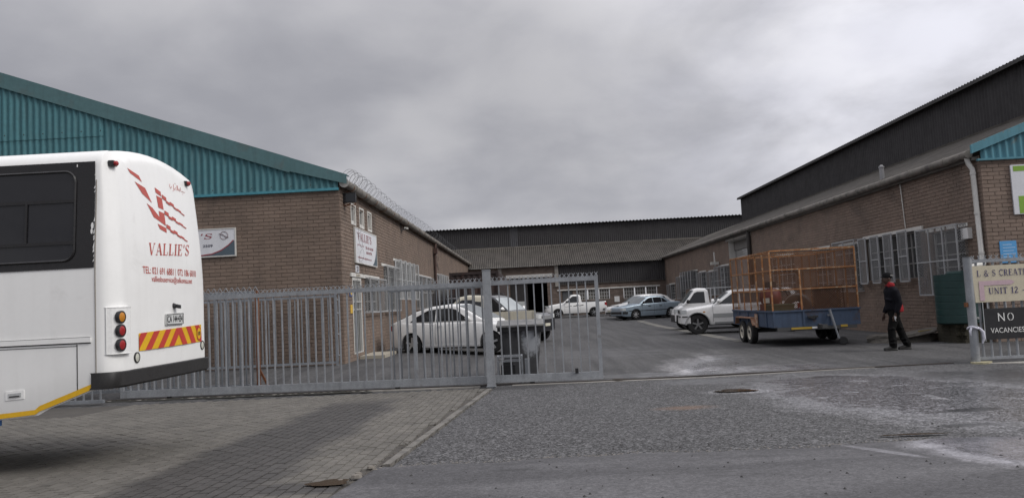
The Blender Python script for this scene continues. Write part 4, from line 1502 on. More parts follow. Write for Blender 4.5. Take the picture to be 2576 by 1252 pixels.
while x < 4.9:
    inst('spike', sd, rf, (x, .02, -.06), (0, 0, random.gauss(0, .35)))
    x += .11
one('hinge', rf, rust, lambda k: k.box(8.12, 8.17, 14.56, 14.62, 1.05, 1.13))
base = MB()
base.prism([(8.08 + .18 * cos(a) * random.uniform(.8, 1.2) + .22, 14.55 + .16 * sin(a), 0) for a in [i * pi / 5 for i in range(10)]], (0, 0, .03))
base.build('footing', M('pale_footing', (.34, .31, .2), .9, var=.2), rf)
# white cloth tied to the post
k = MB()
ring = []
for i in range(18):
    a = i * 2 * pi / 17
    ring.append((8.24 + .09 * cos(a), 14.6 + .09 * sin(a), .66 + .02 * sin(2 * a)))
k.tube(ring, .02, 6)
k.tube([(8.31, 14.52, .65), (8.36, 14.5, .58), (8.37, 14.5, .46), (8.34, 14.51, .37)], [.022, .03, .026, .012], 7)
k.tube([(8.17, 14.53, .66), (8.13, 14.51, .6), (8.14, 14.51, .52)], [.018, .022, .008], 6)
o = k.build('cloth', M('white_cloth', (.62, .62, .7), .9), smooth=60, loc=(8.24, 14.6, .4), recalc=True)
tag(o, 'white rag knotted round the round fence post below the cream sign', 'cloth')
o = thing('concrete_strip', 'pale concrete strip along the foot of the right hand fence', 'kerb', (10, 14.3, 0))
o['kind'] = 'structure'
one('strip', o, conc, lambda k: k.prism([(8.2, 14.52, -.03), (13, 14.52, -.03), (13, 14.0, -.03), (9.4, 13.95, -.03)], (0, 0, .036)))

# ================================================================ signs on the right fence
ink = M('navy_ink', (.03, .028, .12), .6, fine=.05)
cream = M('cream_board', (.55, .50, .38), .6, var=.05, streak=.12)
pink = M('faded_pink', (.52, .38, .42), .6, var=.08)
s1 = thing('sign', 'cream board with dark blue stencil letters and a faded pink arrow wired to the fence', 'sign', (9.4, 14.54, 1.1))
one('board', s1, cream, lambda k: k.prism([(8.30, 14.545, 1.12), (10.7, 14.545, 1.12), (10.7, 14.545, 1.80), (8.28, 14.545, 1.80)], (0, .02, 0)))
k = MB()
fn = lambda x, y: (x, 14.538, y)
put_text(k, 'L & S CREATI', 8.365, 1.595, .885, .125, fn, src=serif_polys)
k.build('lettering', ink, s1)
k = MB()
put_text(k, 'UNIT 12 -', 8.555, 1.265, .665, .12, fn, src=serif_polys)
k.build('lettering', ink, s1)
k = MB()
k.poly([fn(8.385, 1.15), fn(8.475, 1.15), fn(8.475, 1.43), fn(8.385, 1.5)])
k.poly([fn(8.385, 1.5), fn(8.475, 1.43), fn(8.98, 1.43), fn(8.98, 1.515), fn(8.385, 1.515)])
k.poly([fn(8.98, 1.43), fn(9.05, 1.475), fn(8.98, 1.52)])
k.build('arrow', pink, s1)
s2 = thing('sign', 'black board with white NO VACANCIES lettering hung below the cream board', 'sign', (8.75, 14.54, .4))
one('board', s2, M('black_board', (.018, .018, .02), .5), lambda k: k.prism([(8.44, 14.55, .43), (9.21, 14.55, .43), (9.21, 14.55, 1.0), (8.44, 14.55, 1.0)], (0, .012, 0)))
k = MB()
fn = lambda x, y: (x, 14.545, y)
put_text(k, 'N', 8.685, .76, .12, .15, fn, bold=.0)
for a0, a1 in ((100, 262), (-80, 82)):
    a_ = _arc(8.915, .835, .058, .072, a0, a1, 10)
    b_ = _arc(8.915, .835, .042, .06, a0, a1, 10)
    k.add([fn(*p) for p in a_] + [fn(*p) for p in b_], [(i, i + 1, i + 12, i + 11) for i in range(10)])
k.build('lettering', M('sign_white', (.75, .75, .73), .6), s2)
k = MB()
put_text(k, 'VACANCIES', 8.53, .545, .62, .095, fn)
k.build('lettering', M('sign_white', (.75, .75, .73), .6), s2)
for x in (8.52, 8.86):
    one('hook', s2, steel_w, lambda k: k.bar((x, 14.56, .99), (x, 14.56, 1.13), .012))
for x in (8.425, 9.22):
    one('wire', s2, steel_w, lambda k: k.bar((x, 14.55, .4), (x, 14.55, 1.12), .012))

# ================================================================ signs and fittings on the left shed
off_w = M('sign_face', (.66, .67, .70), .5, var=.04, streak=.06)
slate = M('sign_slate', (.075, .105, .13), .5, var=.06)
maroon = M('sign_maroon', (.27, .035, .045), .55)
grey_t = M('sign_grey_text', (.16, .09, .10), .55)
s3 = thing('sign', 'white signboard with maroon S and slate corner on the brick gable half behind the bus', 'sign', (-9.2, LY, 3.18))
one('board', s3, off_w, lambda k: k.box(-11.1, -7.83, LY - .055, LY - .02, 3.2, 3.91))
k = MB()
for q in ((-11.13, -7.80, 3.17, 3.2), (-11.13, -7.80, 3.91, 3.94), (-11.13, -11.1, 3.2, 3.91), (-7.83, -7.80, 3.2, 3.91)):
    k.box(q[0], q[1], LY - .065, LY - .02, q[2], q[3])
k.build('frame', pipe_w, s3)
fn = lambda x, y: (x, LY - .059, y)
k = MB()
put_text(k, "VALLIE'S", -10.4, 3.66, 1.96, .15, fn, src=serif_polys, shear=.25)
k.build('lettering', maroon, s3)
k = MB()
put_text(k, '2509', -8.70, 3.44, .27, .072, fn, bold=.02)
k.build('phone_number', M('sign_dark', (.03, .03, .06), .5), s3)
k = MB()
cu = [(-8.75, 3.21), (-8.45, 3.24), (-8.2, 3.33), (-8.0, 3.46), (-7.86, 3.59)]
k.add([fn(*p) for p in cu] + [fn(-7.84, 3.59), fn(-7.84, 3.205), fn(-8.75, 3.205)], [tuple(range(8))])
k.build('slate_corner', slate, s3)
k = MB()
k.add([(*fn(*p)[:1], LY - .06, p[1]) for p in cu] + [(p[0] - .005, LY - .06, p[1] + .03) for p in cu], [(i, i + 1, i + 6, i + 5) for i in range(4)])
k.build('maroon_stripe', maroon, s3)
k = MB()
k.tube([(-8.12 + .105 * cos(a), LY - .06, 3.74 + .105 * sin(a)) for a in [i * pi / 12 for i in range(24)]], .006, 4, closed=True)
k.bar((-8.25, LY - .06, 3.80), (-7.99, LY - .06, 3.68), .02, .004)
k.tube([(-8.2 + .17 * t, LY - .06, 3.77 - .09 * t + .03 * sin(6 * t)) for t in [i / 8 for i in range(9)]], .005, 4)
k.build('emblem', grey_t, s3)

s4 = thing('sign', "white VALLIE'S signboard with maroon lettering high on the side wall above the door", 'sign', (LX, 23.5, 2.93))
one('board', s4, off_w, lambda k: k.box(LX + .02, LX + .06, 22.0, 25.05, 2.95, 3.93))
k = MB()
for q in ((21.97, 25.08, 2.92, 2.95), (21.97, 25.08, 3.93, 3.96), (21.97, 22.0, 2.95, 3.93), (25.05, 25.08, 2.95, 3.93)):
    k.box(LX + .02, LX + .07, *q)
k.build('frame', pipe_w, s4)
fn = lambda x, y: (LX + .064, x, y)
k = MB()
put_text(k, "VALLIE'S", 22.3, 3.6, 1.95, .24, fn, src=serif_polys)
put_text(k, '(PTY) LTD', 22.25, 3.42, .85, .07, fn)
put_text(k, 'TEL: 021 633 2509', 23.35, 3.41, 1.15, .08, fn, bold=.02)
put_text(k, '082 270 7770', 23.45, 3.26, .8, .08, fn, bold=.02)
put_text(k, 'valliesbuservice@telkomsa.net', 22.25, 3.06, 1.95, .085, fn)
k.build('lettering', maroon, s4)
k = MB()
cu = [(24.35, 2.955), (24.6, 3.05), (24.8, 3.2), (24.93, 3.38), (25.04, 3.62)]
k.add([fn(*p) for p in cu] + [fn(25.04, 2.955)], [tuple(range(6))])
k.build('slate_corner', slate, s4)

s5 = thing('number_sign', 'small white house number 21 on the brick above the door lintel', 'house number', (LX, 22.25, 2.64))
one('plate', s5, off_w, lambda k: k.box(LX + .015, LX + .035, 22.05, 22.48, 2.65, 2.86))
k = MB()
fn = lambda x, y: (LX + .038, x, y)
put_text(k, '21', 22.14, 2.68, .26, .15, fn, bold=.03)
k.build('lettering', M('sign_dark', (.03, .03, .06), .5), s5)
o = MB()
o.box(LX + .055, LX + .062, 22.0, 22.45, 2.53, 2.6)
fn = lambda x, y: (LX + .066, x, y)
o = o.build('name_plate', M('dull_plate', (.5, .46, .38), .6), loc=(LX, 22.2, 2.53))
tag(o, 'small cream plate fixed on the white lintel under the number 21', 'plate')
k = MB()
put_text(k, '3 101', 22.08, 2.545, .28, .045, fn)
k.build('lettering', M('sign_dark', (.03, .03, .06), .5), o)
s6 = thing('sticker', 'blue and yellow security company plate on the wall beside the door', 'plaque', (LX, 21.45, 1.9))
one('plate', s6, M('sticker_blue', (.07, .1, .24), .5), lambda k: k.box(LX + .012, LX + .03, 21.22, 21.52, 1.95, 2.2))
one('emblem', s6, M('sticker_yellow', (.65, .42, .06), .5), lambda k: k.prism([(LX + .031, 21.37 + .1 * cos(a), 2.09 + .1 * sin(a) * 1.1) for a in [i * pi / 6 for i in range(12)]], (.004, 0, 0)))
one('lower_plate', s6, M('sticker_yellow', (.65, .42, .06), .5), lambda k: k.box(LX + .012, LX + .03, 21.27, 21.5, 1.48, 1.72))

fl = thing('floodlight', 'black square floodlight bracketed near the top corner of the side wall', 'floodlight', (LX, 21.3, 4.7))
one('housing', fl, black, lambda k: (k.box(LX + .0, LX + .36, 20.86, 20.94, 4.51, 4.78), k.box(LX + .06, LX + .3, 20.94, 21.06, 4.56, 4.73)))
one('bracket', fl, rust, lambda k: (k.bar((LX, 21.1, 4.45), (LX + .2, 20.99, 4.5), .025), k.bar((LX - .0, 20.9, 4.44), (LX + .36, 20.9, 4.44), .018), k.bar((LX + .02, 20.9, 4.44), (LX + .02, 20.9, 4.52), .018), k.bar((LX + .34, 20.9, 4.44), (LX + .34, 20.9, 4.52), .018)))
one('lens', fl, glass_d, lambda k: k.box(LX + .02, LX + .34, 20.852, 20.859, 4.53, 4.76))
cm = thing('wall_camera', 'small pale security camera on a dark bracket under the gutter', 'camera', (LX, 30.6, 4.7))
one('body', cm, pipe_w, lambda k: k.obox((LX + .2, 30.6, 4.74), (.07, .02, -.01), (0, .04, 0), (.0, 0, .035)))
one('bracket', cm, black, lambda k: (k.bar((LX, 30.4, 4.62), (LX + .2, 30.55, 4.72), .04), k.bar((LX, 30.4, 4.5), (LX + .02, 30.4, 4.9), .05)))

# step at the door
o = MB()
o.box(LX + .02, LX + .75, 22.2, 24.1, -.02, .24)
o = o.build('door_step', M('pale_step', (.36, .33, .27), .9, var=.12, bump=.4), loc=(LX, 22, 0))
tag(o, 'low pale concrete step in front of the barred door', 'step')

# razor wire coil along the gutter
wire_m = M('razor_wire', (.06, .06, .062), .6, metal=.3, var=.15)
k = MB()
for ph, sgn in ((0, 1), (pi, -1)):
    pts = []
    n = 15
    turns = 42
    y = 20.75
    t = 0.0
    for i in range(turns * n):
        t = i / n
        y = 20.7 + 13.5 * (t / turns) + 31.5 * (t / turns) ** 2
        r = .235 + .03 * sin(t * 1.7 + ph)
        pts.append((LX + .2 + r * cos(2 * pi * t + ph) * .8, y + .18 * sin(2 * pi * t + ph), 5.2 + .05 * sin(t * .35) + r * sin(2 * pi * t + ph)))
    k.tube(pts, .0042, 3, caps=False)
o = k.build('razor_wire', wire_m, loc=(LX, 20.7, 5.0))
tag(o, 'coiled razor wire strung along the gutter of the brick shed', 'razor wire')
k = MB()
pts = []
cz, cy = 4.55, 22.2
for i in range(150):
    t = i / 149
    a = t * 2 * pi * 6.2
    pts.append((LX + .1 + .05 * sin(a * .5), 22.15 + .5 * t + (.42 - .1 * sin(5 * t)) * cos(a), 4.75 - 2.45 * t + .27 * sin(a)))
k.tube(pts, .0036, 3, caps=False)
o = k.build('razor_wire', wire_m, loc=(LX, 22, 2.4))
tag(o, 'loose strand of razor wire dangling in loops across the signboard', 'razor wire')
k = MB()
pts = [(LX + .16 + .1 * cos(t * 2.2), 40.6 + .28 * cos(t * 6.3), 4.6 - .17 * t + .18 * sin(t * 6.3)) for t in [i / 12 for i in range(140)]]
k.tube(pts, .008, 3, caps=False)
o = k.build('razor_wire', wire_m, loc=(LX, 40.6, 3))
tag(o, 'rusty coil of razor wire wound round the brown downpipe', 'razor wire')

# ================================================================ fittings on the right shed
s7 = thing('sign', 'white signboard with lime green blocks and an arrow under the teal gable', 'sign', (12.8, RY, 3.1))
one('board', s7, off_w, lambda k: k.box(12.07, 14.6, RY - .06, RY - .02, 3.1, 4.33))
lime = M('lime_green', (.2, .36, .04), .55)
one('green_block', s7, lime, lambda k: k.box(12.13, 14.5, RY - .064, RY - .0605, 4.17, 4.30))
one('green_block', s7, lime, lambda k: k.prism([(12.2, RY - .064, 3.12), (14.5, RY - .064, 3.12), (14.5, RY - .064, 3.55), (12.2, RY - .064, 3.55)], (0, .003, 0)))
one('arrow', s7, off_w, lambda k: k.poly([(12.33, RY - .068, 3.33), (12.62, RY - .068, 3.14), (12.62, RY - .068, 3.53)]))
s8 = thing('notice', 'blue notice sheet on the brick behind the right hand fence', 'notice', (11.85, RY, 1.95))
one('sheet', s8, M('notice_blue', (.09, .32, .62), .5, var=.06), lambda k: k.box(11.65, 12.06, RY - .03, RY - .015, 1.92, 2.46))
k = MB()
fn = lambda x, y: (x, RY - .033, y)
for i, wdt in enumerate((.22, .3, .26, .3, .18)):
    k.poly([fn(11.72, 2.36 - i * .075), fn(11.72 + wdt, 2.36 - i * .075), fn(11.72 + wdt, 2.375 - i * .075), fn(11.72, 2.375 - i * .075)])
k.build('print_lines', M('notice_print', (.45, .62, .8), .5), s8)
o = MB()
wr.box(o, 19.78, 20.1, 2.6, 2.88, .0, .12)
o = o.build('meter_box', white_p, loc=(RX, 19.9, 2.6))
tag(o, 'small white box on the brick beside the white downpipe', 'junction box')
o = MB()
o.tube([(RX + .55, 25.6, 4.95), (RX + .55, 25.6, 5.4)], .075, 12)
o.tube([(RX + .55, 25.6, 5.4), (RX + .55, 25.6, 5.45)], .09, 12)
o.tube([(RX + .55, 25.6, 5.45), (RX + .55, 25.6, 5.5)], [.075, .03], 12)
o = o.build('vent_pipe', M('vent_grey', (.3, .3, .31), .6, streak=.2), smooth=40, loc=(RX + .55, 25.6, 4.9))
tag(o, 'short pale vent pipe standing on the lean-to roof', 'vent pipe')
o = MB()
o.tube([(RX - .25, 45.9, 3.1), (RX - .25, 45.9, 3.95)], .05, 8)
o.box(RX - .5, RX - .05, 45.7, 46.0, 3.2, 3.36)
o = o.build('vent_pipe', pipe_w, smooth=40, loc=(RX - .25, 45.9, 3.1))
tag(o, 'thin upright white pipe with a short cross piece near the roller door', 'pipe')

# green water tank on its plinth
tank_m = M('tank_green', (.012, .042, .04), .5, var=.1, streak=.15)
tk = thing('water_tank', 'dark green ribbed plastic rainwater tank with a domed lid on a brick plinth', 'water tank', (10.84, 19.75, 0))
k = MB()
prof = [(0.0, .5), (.58, .5), (.63, .53)]
z = .56
while z < 1.66:
    prof += [(.63, z), (.63, z + .155), (.622, z + .163), (.622, z + .168), (.63, z + .176)]
    z += .183
prof += [(.62, 1.72), (.5, 1.79), (.3, 1.83), (.3, 1.86), (.25, 1.88), (0, 1.885)]
k.lathe([(r_ * .825, .47 + (z_ - .5) * .93) for r_, z_ in prof], (10.84, 19.75, 0), (0, 0, 1), 40)
k.build('tank_body', tank_m, tk, smooth=35)
one('lid', tk, tank_m, lambda k: k.lathe([(0, 1.79), (.2, 1.79), (.22, 1.755), (.22, 1.74)], (10.84, 19.75, 0), (0, 0, 1), 24), smooth=35)
one('outlet', tk, pipe_w, lambda k: k.tube([(11.0, 19.28, .6), (11.0, 19.16, .6)], .03, 8))
pl = thing('plinth', 'mossy brick plinth under the green water tank', 'plinth', (10.86, 19.8, 0))
moss = M('mossy_brick', (.038, .034, .022), .95, var=.2, bump=.5)
mossd = MB().box(-.145, .145, -.06, .06, -.045, .045).mesh('brick', moss)
one('core', pl, moss, lambda k: k.box(10.66, 11.28, 19.4, 20.2, 0, .465))
for r in range(5):
    for i in range(2):
        inst('brick', mossd, pl, (-.04 + i * .3 + (.04 if r % 2 else 0), -.455, .045 + r * .094))
    for i in range(3):
        inst('brick', mossd, pl, (-.25, -.24 + i * .3 + (.04 if r % 2 else 0), .045 + r * .094), (0, 0, pi / 2))
sl = thing('rubble', 'broken pale concrete slab lying against the brick wall behind the walking man', 'concrete slab', (10.4, 21.4, 0))
rub_m = M('rubble_concrete', (.11, .1, .088), .95, var=.22, scale=4, bump=.7, dirt=((.05, .045, .038), 3, .45, .65, .7))
rnd = random.Random(5)
for (cx_, cy_, rx_, ry_, h_, tilt) in ((10.0, 21.0, .95, .62, .2, .0), (10.15, 20.6, .7, .36, .07, .1), (9.55, 20.75, .3, .25, .16, .05)):
    k = MB()
    n = 16
    rings = []
    for f_, zz in ((1.0, 0.0), (.98, .55), (.93, .92), (.8, 1.0), (.4, 1.02)):
        rings.append([(cx_ + rx_ * f_ * cos(i * 2 * pi / n) * (1 + rnd.uniform(-.09, .09)), cy_ + ry_ * f_ * sin(i * 2 * pi / n) * (1 + rnd.uniform(-.09, .09)),
                       (0 if h_ > .1 else .2) + zz * h_ * (1 + rnd.uniform(-.12, .12)) + tilt * (cos(i * 2 * pi / n) * f_)) for i in range(n)])
    k.add([p for r in rings for p in r], [(a * n + b, a * n + (b + 1) % n, (a + 1) * n + (b + 1) % n, (a + 1) * n + b) for a in range(4) for b in range(n)] + [tuple(4 * n + b for b in range(n))])
    k.build('slab', rub_m, sl)
one('yellow_strip', sl, M('worn_yellow', (.2, .15, .045), .8, var=.3), lambda k: k.obox((10.4, 20.42, .30), (.3, .05, .02), (-.02, .02, 0), (0, 0, .012)))
# ================================================================ bus
BX, B0, B1 = -3.76, 6.95, 9.02            # rear face plane, near side plane, far side plane
bus = thing('bus', 'white passenger bus with red lettering and a red and yellow chevron board on its rear', 'bus', (BX - 4, (B0 + B1) / 2, .2))
bus_w = M('bus_white', (0.85, 0.85, 0.835), 0.36, var=0.025, scale=1.2, fine=0.012, fscale=30, coat=0.25, bump=0.12, bscale=2.2, streak=0.05, dirt=((0.45, 0.43, 0.41), 2.4, 0.56, 0.8, 0.4))
red_p = M('print_red', (0.47, 0.09, 0.07), 0.5, var=0.04)
yel_p = M('reflective_yellow', (0.72, 0.42, 0.015), 0.45, var=0.05)
red_s = M('reflective_red', (0.5, 0.05, 0.035), 0.45, var=0.05)
amber = M('amber_lens', (0.5, 0.2, 0.02), 0.25, var=0.08)
red_l = M('red_lens', (0.30, 0.02, 0.022), 0.22, var=0.08)
clear_l = M('clear_lens', (0.55, 0.55, 0.48), 0.25, var=0.12, scale=30)
bump_b = M('bumper_black', (0.022, 0.021, 0.021), 0.6, var=0.12, bump=0.1)
tint = M('tinted_glass', (0.016, 0.016, 0.019), 0.06, var=0.1, fine=0)
tint_b = M('window_surround', (0.014, 0.013, 0.014), 0.3, var=0.1)


def b_bottom(x):
    r = BX - x          # distance ahead of the rear face
    return 0.72 if r > 1.1 else (0.72 + (1.1 - r) * 0.075 if r > .74 else 0.765 + (.74 - r) * 0.36 if r > .2 else .96)


def bus_ring(x, d):
    """Cross-section of the body at x, moved in by d: list of (y, z)."""
    zb = b_bottom(x) + d * .25
    zf = max(zb, .93 + d * .25)
    a, b = B0 + d, B1 - d
    zt = 3.185 - d * .55
    r = .17
    ring = [(a + .05, .97 + d * .25), (a + .03, zb + .004), (a + .01, zb), (a, zb + .03)]
    for i in range(1, 9):
        t = i / 8
        z = zb + .03 + (zt - r - zb - .03) * t
        ring.append((a + .05 * ss(1.9, 3.1, z), z))
    a2, b2 = a + .05, b - .05
    for i in range(1, 6):
        q = pi - i * pi / 12
        ring.append((a2 + r + r * cos(q), zt - r + r * sin(q)))
    n = 9
    for i in range(n + 1):
        t = i / n
        y = (a2 + r * .75) + (b2 - a2 - 1.5 * r) * t
        ring.append((y, zt - r * .06 + .10 * (1 - (2 * t - 1) ** 2)))
    for i in range(1, 6):
        q = pi / 2 - (i + 0.5) * pi / 12
        ring.append((b2 - r + r * cos(q), zt - r + r * sin(q)))
    for i in range(8, -1, -1):
        t = i / 8
        z = zf + .03 + (zt - r - zf - .03) * t
        ring.append((b - .05 * ss(1.9, 3.1, z), z))
    ring += [(b - .01, zf), (b - .03, zf + .004), (b - .05, .97 + d * .25)]
    return ring


def lean(z):
    return .10 * max(0, (z - 1.9) / 1.3) ** 1.6 if z > 1.9 else 0


def rear(y, z, off=0.0):
    yc = (y - (B0 + B1) / 2) / ((B1 - B0) / 2)
    return (BX - lean(z) - .035 * yc * yc * abs(yc) + off, y, z)


k = MB()
R = .17
st = []
for x in (-12.5, -11, -8, -6, -5, -4.9, -4.7, -4.6, -4.5, -4.4, -4.2, -4.1, -3.99, -3.96, -3.93):
    st.append((x, 0.0, 0.0))
for i in range(1, 8):
    q = i * pi / 14
    st.append((BX - R + R * sin(q), R * (1 - cos(q)), i / 7))
rings = []
for x, d, wgt in st:
    rg = []
    for y, z in bus_ring(x, d):
        if x > BX - R - 1e-6:
            f = ss(BX - R - .02, BX, x) if d < R else 1
            xx = rear(y, z)[0] - (BX - x) if d <= R else rear(y, z)[0]
            rg.append((x + (xx - x) * f, y, z))
        else:
            rg.append((x, y, z))
    rings.append(rg)
yc0, zc0 = (B0 + B1) / 2, 2.05
for s_ in (.97, .93, .88, .82, .76, .69, .62, .54, .46, .38, .3, .22, .14, .07):
    rings.append([rear(yc0 + (p[1] - yc0) * s_, zc0 + (p[2] - zc0) * s_) for p in rings[21]])
n = len(rings[0])
vs = [p for r in rings for p in r]
fs = [(i * n + j, i * n + (j + 1) % n, (i + 1) * n + (j + 1) % n, (i + 1) * n + j) for i in range(len(rings) - 1) for j in range(n)]
fs += [tuple(range(n)), tuple((len(rings) - 1) * n + j for j in range(n))]
k.add(vs, fs)
k.build('body', bus_w, bus, smooth=42, recalc=True)

# joint between side panels and the moulded rear
k = MB()
for dz in range(1):
    k.tube([(-3.958, B0 - .001 + .05 * ss(1.9, 3.1, z) - .001, z) for z in [.98 + i * .1 for i in range(20)]], .005, 5)
k.build('panel_joint', M('joint_grey', (.25, .23, .2), .8), bus)

# black bumper wrapping round the rear
k = MB()
path = [(-4.0, B0 - .012)]
for i in range(8):
    q = i * pi / 14
    path.append((BX - R + (R + .014) * sin(q), B0 + R - (R + .014) * cos(q)))
for i in range(1, 12):
    y = B0 + R + (B1 - B0 - 2 * R) * i / 12
    path.append((rear(y, 1)[0] + .016, y))
for i in range(8):
    q = pi / 2 - i * pi / 14
    path.append((BX - R + (R + .014) * sin(q), B1 - R + (R + .014) * cos(q)))
path.append((-4.0, B1 + .012))
vs = []
for i, (x, y) in enumerate(path):
    zb, zt = .955, 1.105
    ins = .05
    yc = y + (ins if y < (B0 + B1) / 2 else -ins) * (1 if abs(y - (B0 + B1) / 2) > .8 else 0)
    vs += [(x - .02, y, zb), (x, y, zb + .02), (x, y, zt - .01), (x - .012, y, zt)]
m_ = len(path)
k.add(vs, [(4 * i + j, 4 * i + 4 + j, 4 * i + 5 + j, 4 * i + 1 + j) for i in range(m_ - 1) for j in range(3)])
k.add([(x - .02, y, .955) for x, y in path], [tuple(range(m_))])
k.build('rear_bumper', bump_b, bus, smooth=40)
k = MB()
k.box(-12, -7.4, B0 + .12, B1 - .12, .68, .9)
k.box(-5.0, BX - .3, B0 + .2, B1 - .2, .97, 1.05)
k.box(-9, -7.4, B0 + .3, B1 - .3, .5, .7)
k.build('underbody', rubber, bus)
for x in (-6.75, -11.2):
    for y in (B0 + .17, B1 - .17):
        w_ = MB()
        w_.lathe([(.2, -.12), (.36, -.12), (.42, -.08), (.42, .08), (.36, .12), (.2, .12)], (x, y, .62), (0, 1, 0), 26)
        wo_ = w_.build('wheel', rubber, bus, smooth=40)
        w_ = MB()
        w_.lathe([(0, -.06), (.2, -.08), (.22, -.12), (.22, .12), (0, .1)], (x, y, .62), (0, 1, 0), 18)
        w_.build('rim', galv, wo_, smooth=40)
k = MB()
k.prism([(-5.2, B0 + .1, .66), (-4.905, B0 + .1, .66), (-4.905, B0 + .1, .76), (-5.2, B0 + .1, .76)], (0, .012, 0))
k.build('mud_flap', M('blue_flap', (.06, .2, .5), .5), bus)


def side(x, z, off=0.0):
    return (x, B0 + .05 * ss(1.9, 3.1, z) - off, z)


# side windows: black surround, tinted panes with sliding frames
k = MB()
xs_ = [-3.968, -3.99] + [-4.2 - .3 * i for i in range(28)]
zs = [2.062, 2.3, 2.5, 2.7, 2.9, 3.055]
vs = [side(x, z, .006) for z in zs for x in xs_]
nx_ = len(xs_)
k.add(vs, [(j * nx_ + i, j * nx_ + i + 1, (j + 1) * nx_ + i + 1, (j + 1) * nx_ + i) for j in range(len(zs) - 1) for i in range(nx_ - 1)])
wsr = k.build('window_band', tint_b, bus)
x1 = -4.15
for i in range(4):
    x0 = x1 - 1.55
    zl, zh, r = 2.135, 2.968, .1
    corner = []
    for cx_, cz_, q0 in ((x1 - r, zl + r, -90), (x1 - r, zh - r, 0), (x0 + r, zh - r, 90), (x0 + r, zl + r, 180)):
        corner += [(cx_ + r * cos(radians(q0 + t * 15)), cz_ + r * sin(radians(q0 + t * 15))) for t in range(7)]
    k = MB()
    k.add([side(x, z, .009) for x, z in corner], [tuple(range(len(corner)))])
    p_ = k.build('pane', tint, wsr)
    k = MB()
    k.tube([side(x, z, .011) for x, z in corner], .012, 5, closed=True)
    k.bar(side(x0, 2.69, .012), side(x1, 2.69, .012), .02, .03)
    k.bar(side(x0, 2.30, .012), side(x1, 2.30, .012), .014, .03)
    k.bar(side(x1 - .45, 2.3, .012), side(x1 - .45, 2.69, .012), .02, .02)
    k.build('window_frame', tint_b, wsr)
    x1 = x0 - .09
# paint chips along the window edge
k = MB()
for i in range(16):
    z = random.uniform(2.1, 3.03)
    k.add([side(-3.972 - random.uniform(0, .008), z, .0085), side(-3.962, z + .01, .0085), side(-3.965, z + random.uniform(.02, .05), .0085)], [(0, 1, 2)])
for (x, z, r) in ((-3.985, 2.45, .022), (-3.99, 2.40, .018), (-4.135, 3.02, .01)):
    k.add([side(x + r * .6 * cos(a), z + r * 1.5 * sin(a), .009) for a in [j * pi / 4 for j in range(8)]], [tuple(range(8))])
k.build('paint_chips', white_p, wsr)

# trim rail, hatch, flap, yellow reflective line
k = MB()
k.prism([side(-12, 1.385, 0), side(-4.0, 1.385, 0), side(-4.0, 1.43, 0), side(-12, 1.43, 0)], (0, -.014, 0))
k.build('trim_rail', bus_w, bus)
k = MB()
k.box(-12, -4.005, B0 - .0025, B0 + .01, 1.374, 1.386)
k.box(-12, -4.005, B0 - .0025, B0 + .01, 1.429, 1.434)
k.box(-4.135, -4.127, B0 - .0025, B0 + .01, .93, 1.368)
k.box(-12, -4.135, B0 - .0025, B0 + .01, 1.352, 1.357)
k.build('seams', M('seam_dark', (.03, .03, .03), .8), bus)
k = MB()
xs2 = [-3.985, -4.1, -4.3, -4.48, -4.52, -4.7, -4.88, -5.2, -8, -12]
k.add([p for x in xs2 for p in (side(x, b_bottom(x) + .012, .003), side(x, b_bottom(x) + (.062 if x > -4.5 else .055), .003))], [(2 * i, 2 * i + 2, 2 * i + 3, 2 * i + 1) for i in range(len(xs2) - 1)])
k.build('yellow_line', yel_p, bus)
k = MB()
k.prism([side(-4.79, .895, 0), side(-4.62, .905, 0), side(-4.62, .985, 0), side(-4.79, .975, 0)], (0, -.006, 0))
fl_ = k.build('fuel_flap', bus_w, bus)
k = MB()
k.prism([side(-4.765, .918, .006), side(-4.645, .925, .006), side(-4.645, .962, .006), side(-4.765, .955, .006)], (0, -.004, 0))
k.build('recess', M('flap_grey', (.45, .46, .46), .5), fl_)
k = MB()
k.bar(side(-4.75, .928, .012), side(-4.66, .932, .012), .008, .01)
k.build('handle', M('seam_dark', (.03, .03, .03), .8), fl_)

# lamp cluster on the near rear corner
k = MB()
hx = BX - .075
fr = [(B0 + .008, 1.265), (B0 + .215, 1.265), (B0 + .215, 1.69), (B0 + .008, 1.69)]
corner_x = lambda y: BX - R + sqrt(max(0, R * R - max(0, R - (y - B0)) ** 2))
hp = lambda y, z, o=0.0: (corner_x(y) + .012 + o, y, z)
ys_ = [B0 + .008 + .207 * i / 10 for i in range(11)]
k.add([hp(y, z, o_) for y in ys_ for z, o_ in ((1.265, -.05), (1.265, 0), (1.69, 0), (1.69, -.05))], [(4 * i + j, 4 * i + 4 + j, 4 * i + 5 + j, 4 * i + 1 + j) for i in range(10) for j in range(3)])
hs = k.build('lamp_housing', M('housing_grey', (.76, .76, .75), .5, var=.04), bus)
k = MB()
k.tube([hp(y, 1.265, .002) for y in ys_] + [hp(y, 1.69, .002) for y in reversed(ys_)], .0035, 5, closed=True)
k.build('rim', bus_w, hs)
for z, m_ in ((1.60, amber), (1.475, red_l), (1.345, red_l)):
    yc = B0 + .085
    c = hp(yc, z, .002)
    k = MB()
    k.lathe([(.058, -.02), (.058, .012), (.046, .016), (.046, .006)], c, (1, -.12, 0), 22)
    t_ = k.build('tail_light', black, bus, smooth=40)
    k = MB()
    k.lathe([(.047, .004), (.044, .012), (.028, .018), (0, .02)], c, (1, -.12, 0), 20)
    k.build('lens', m_, t_, smooth=40)
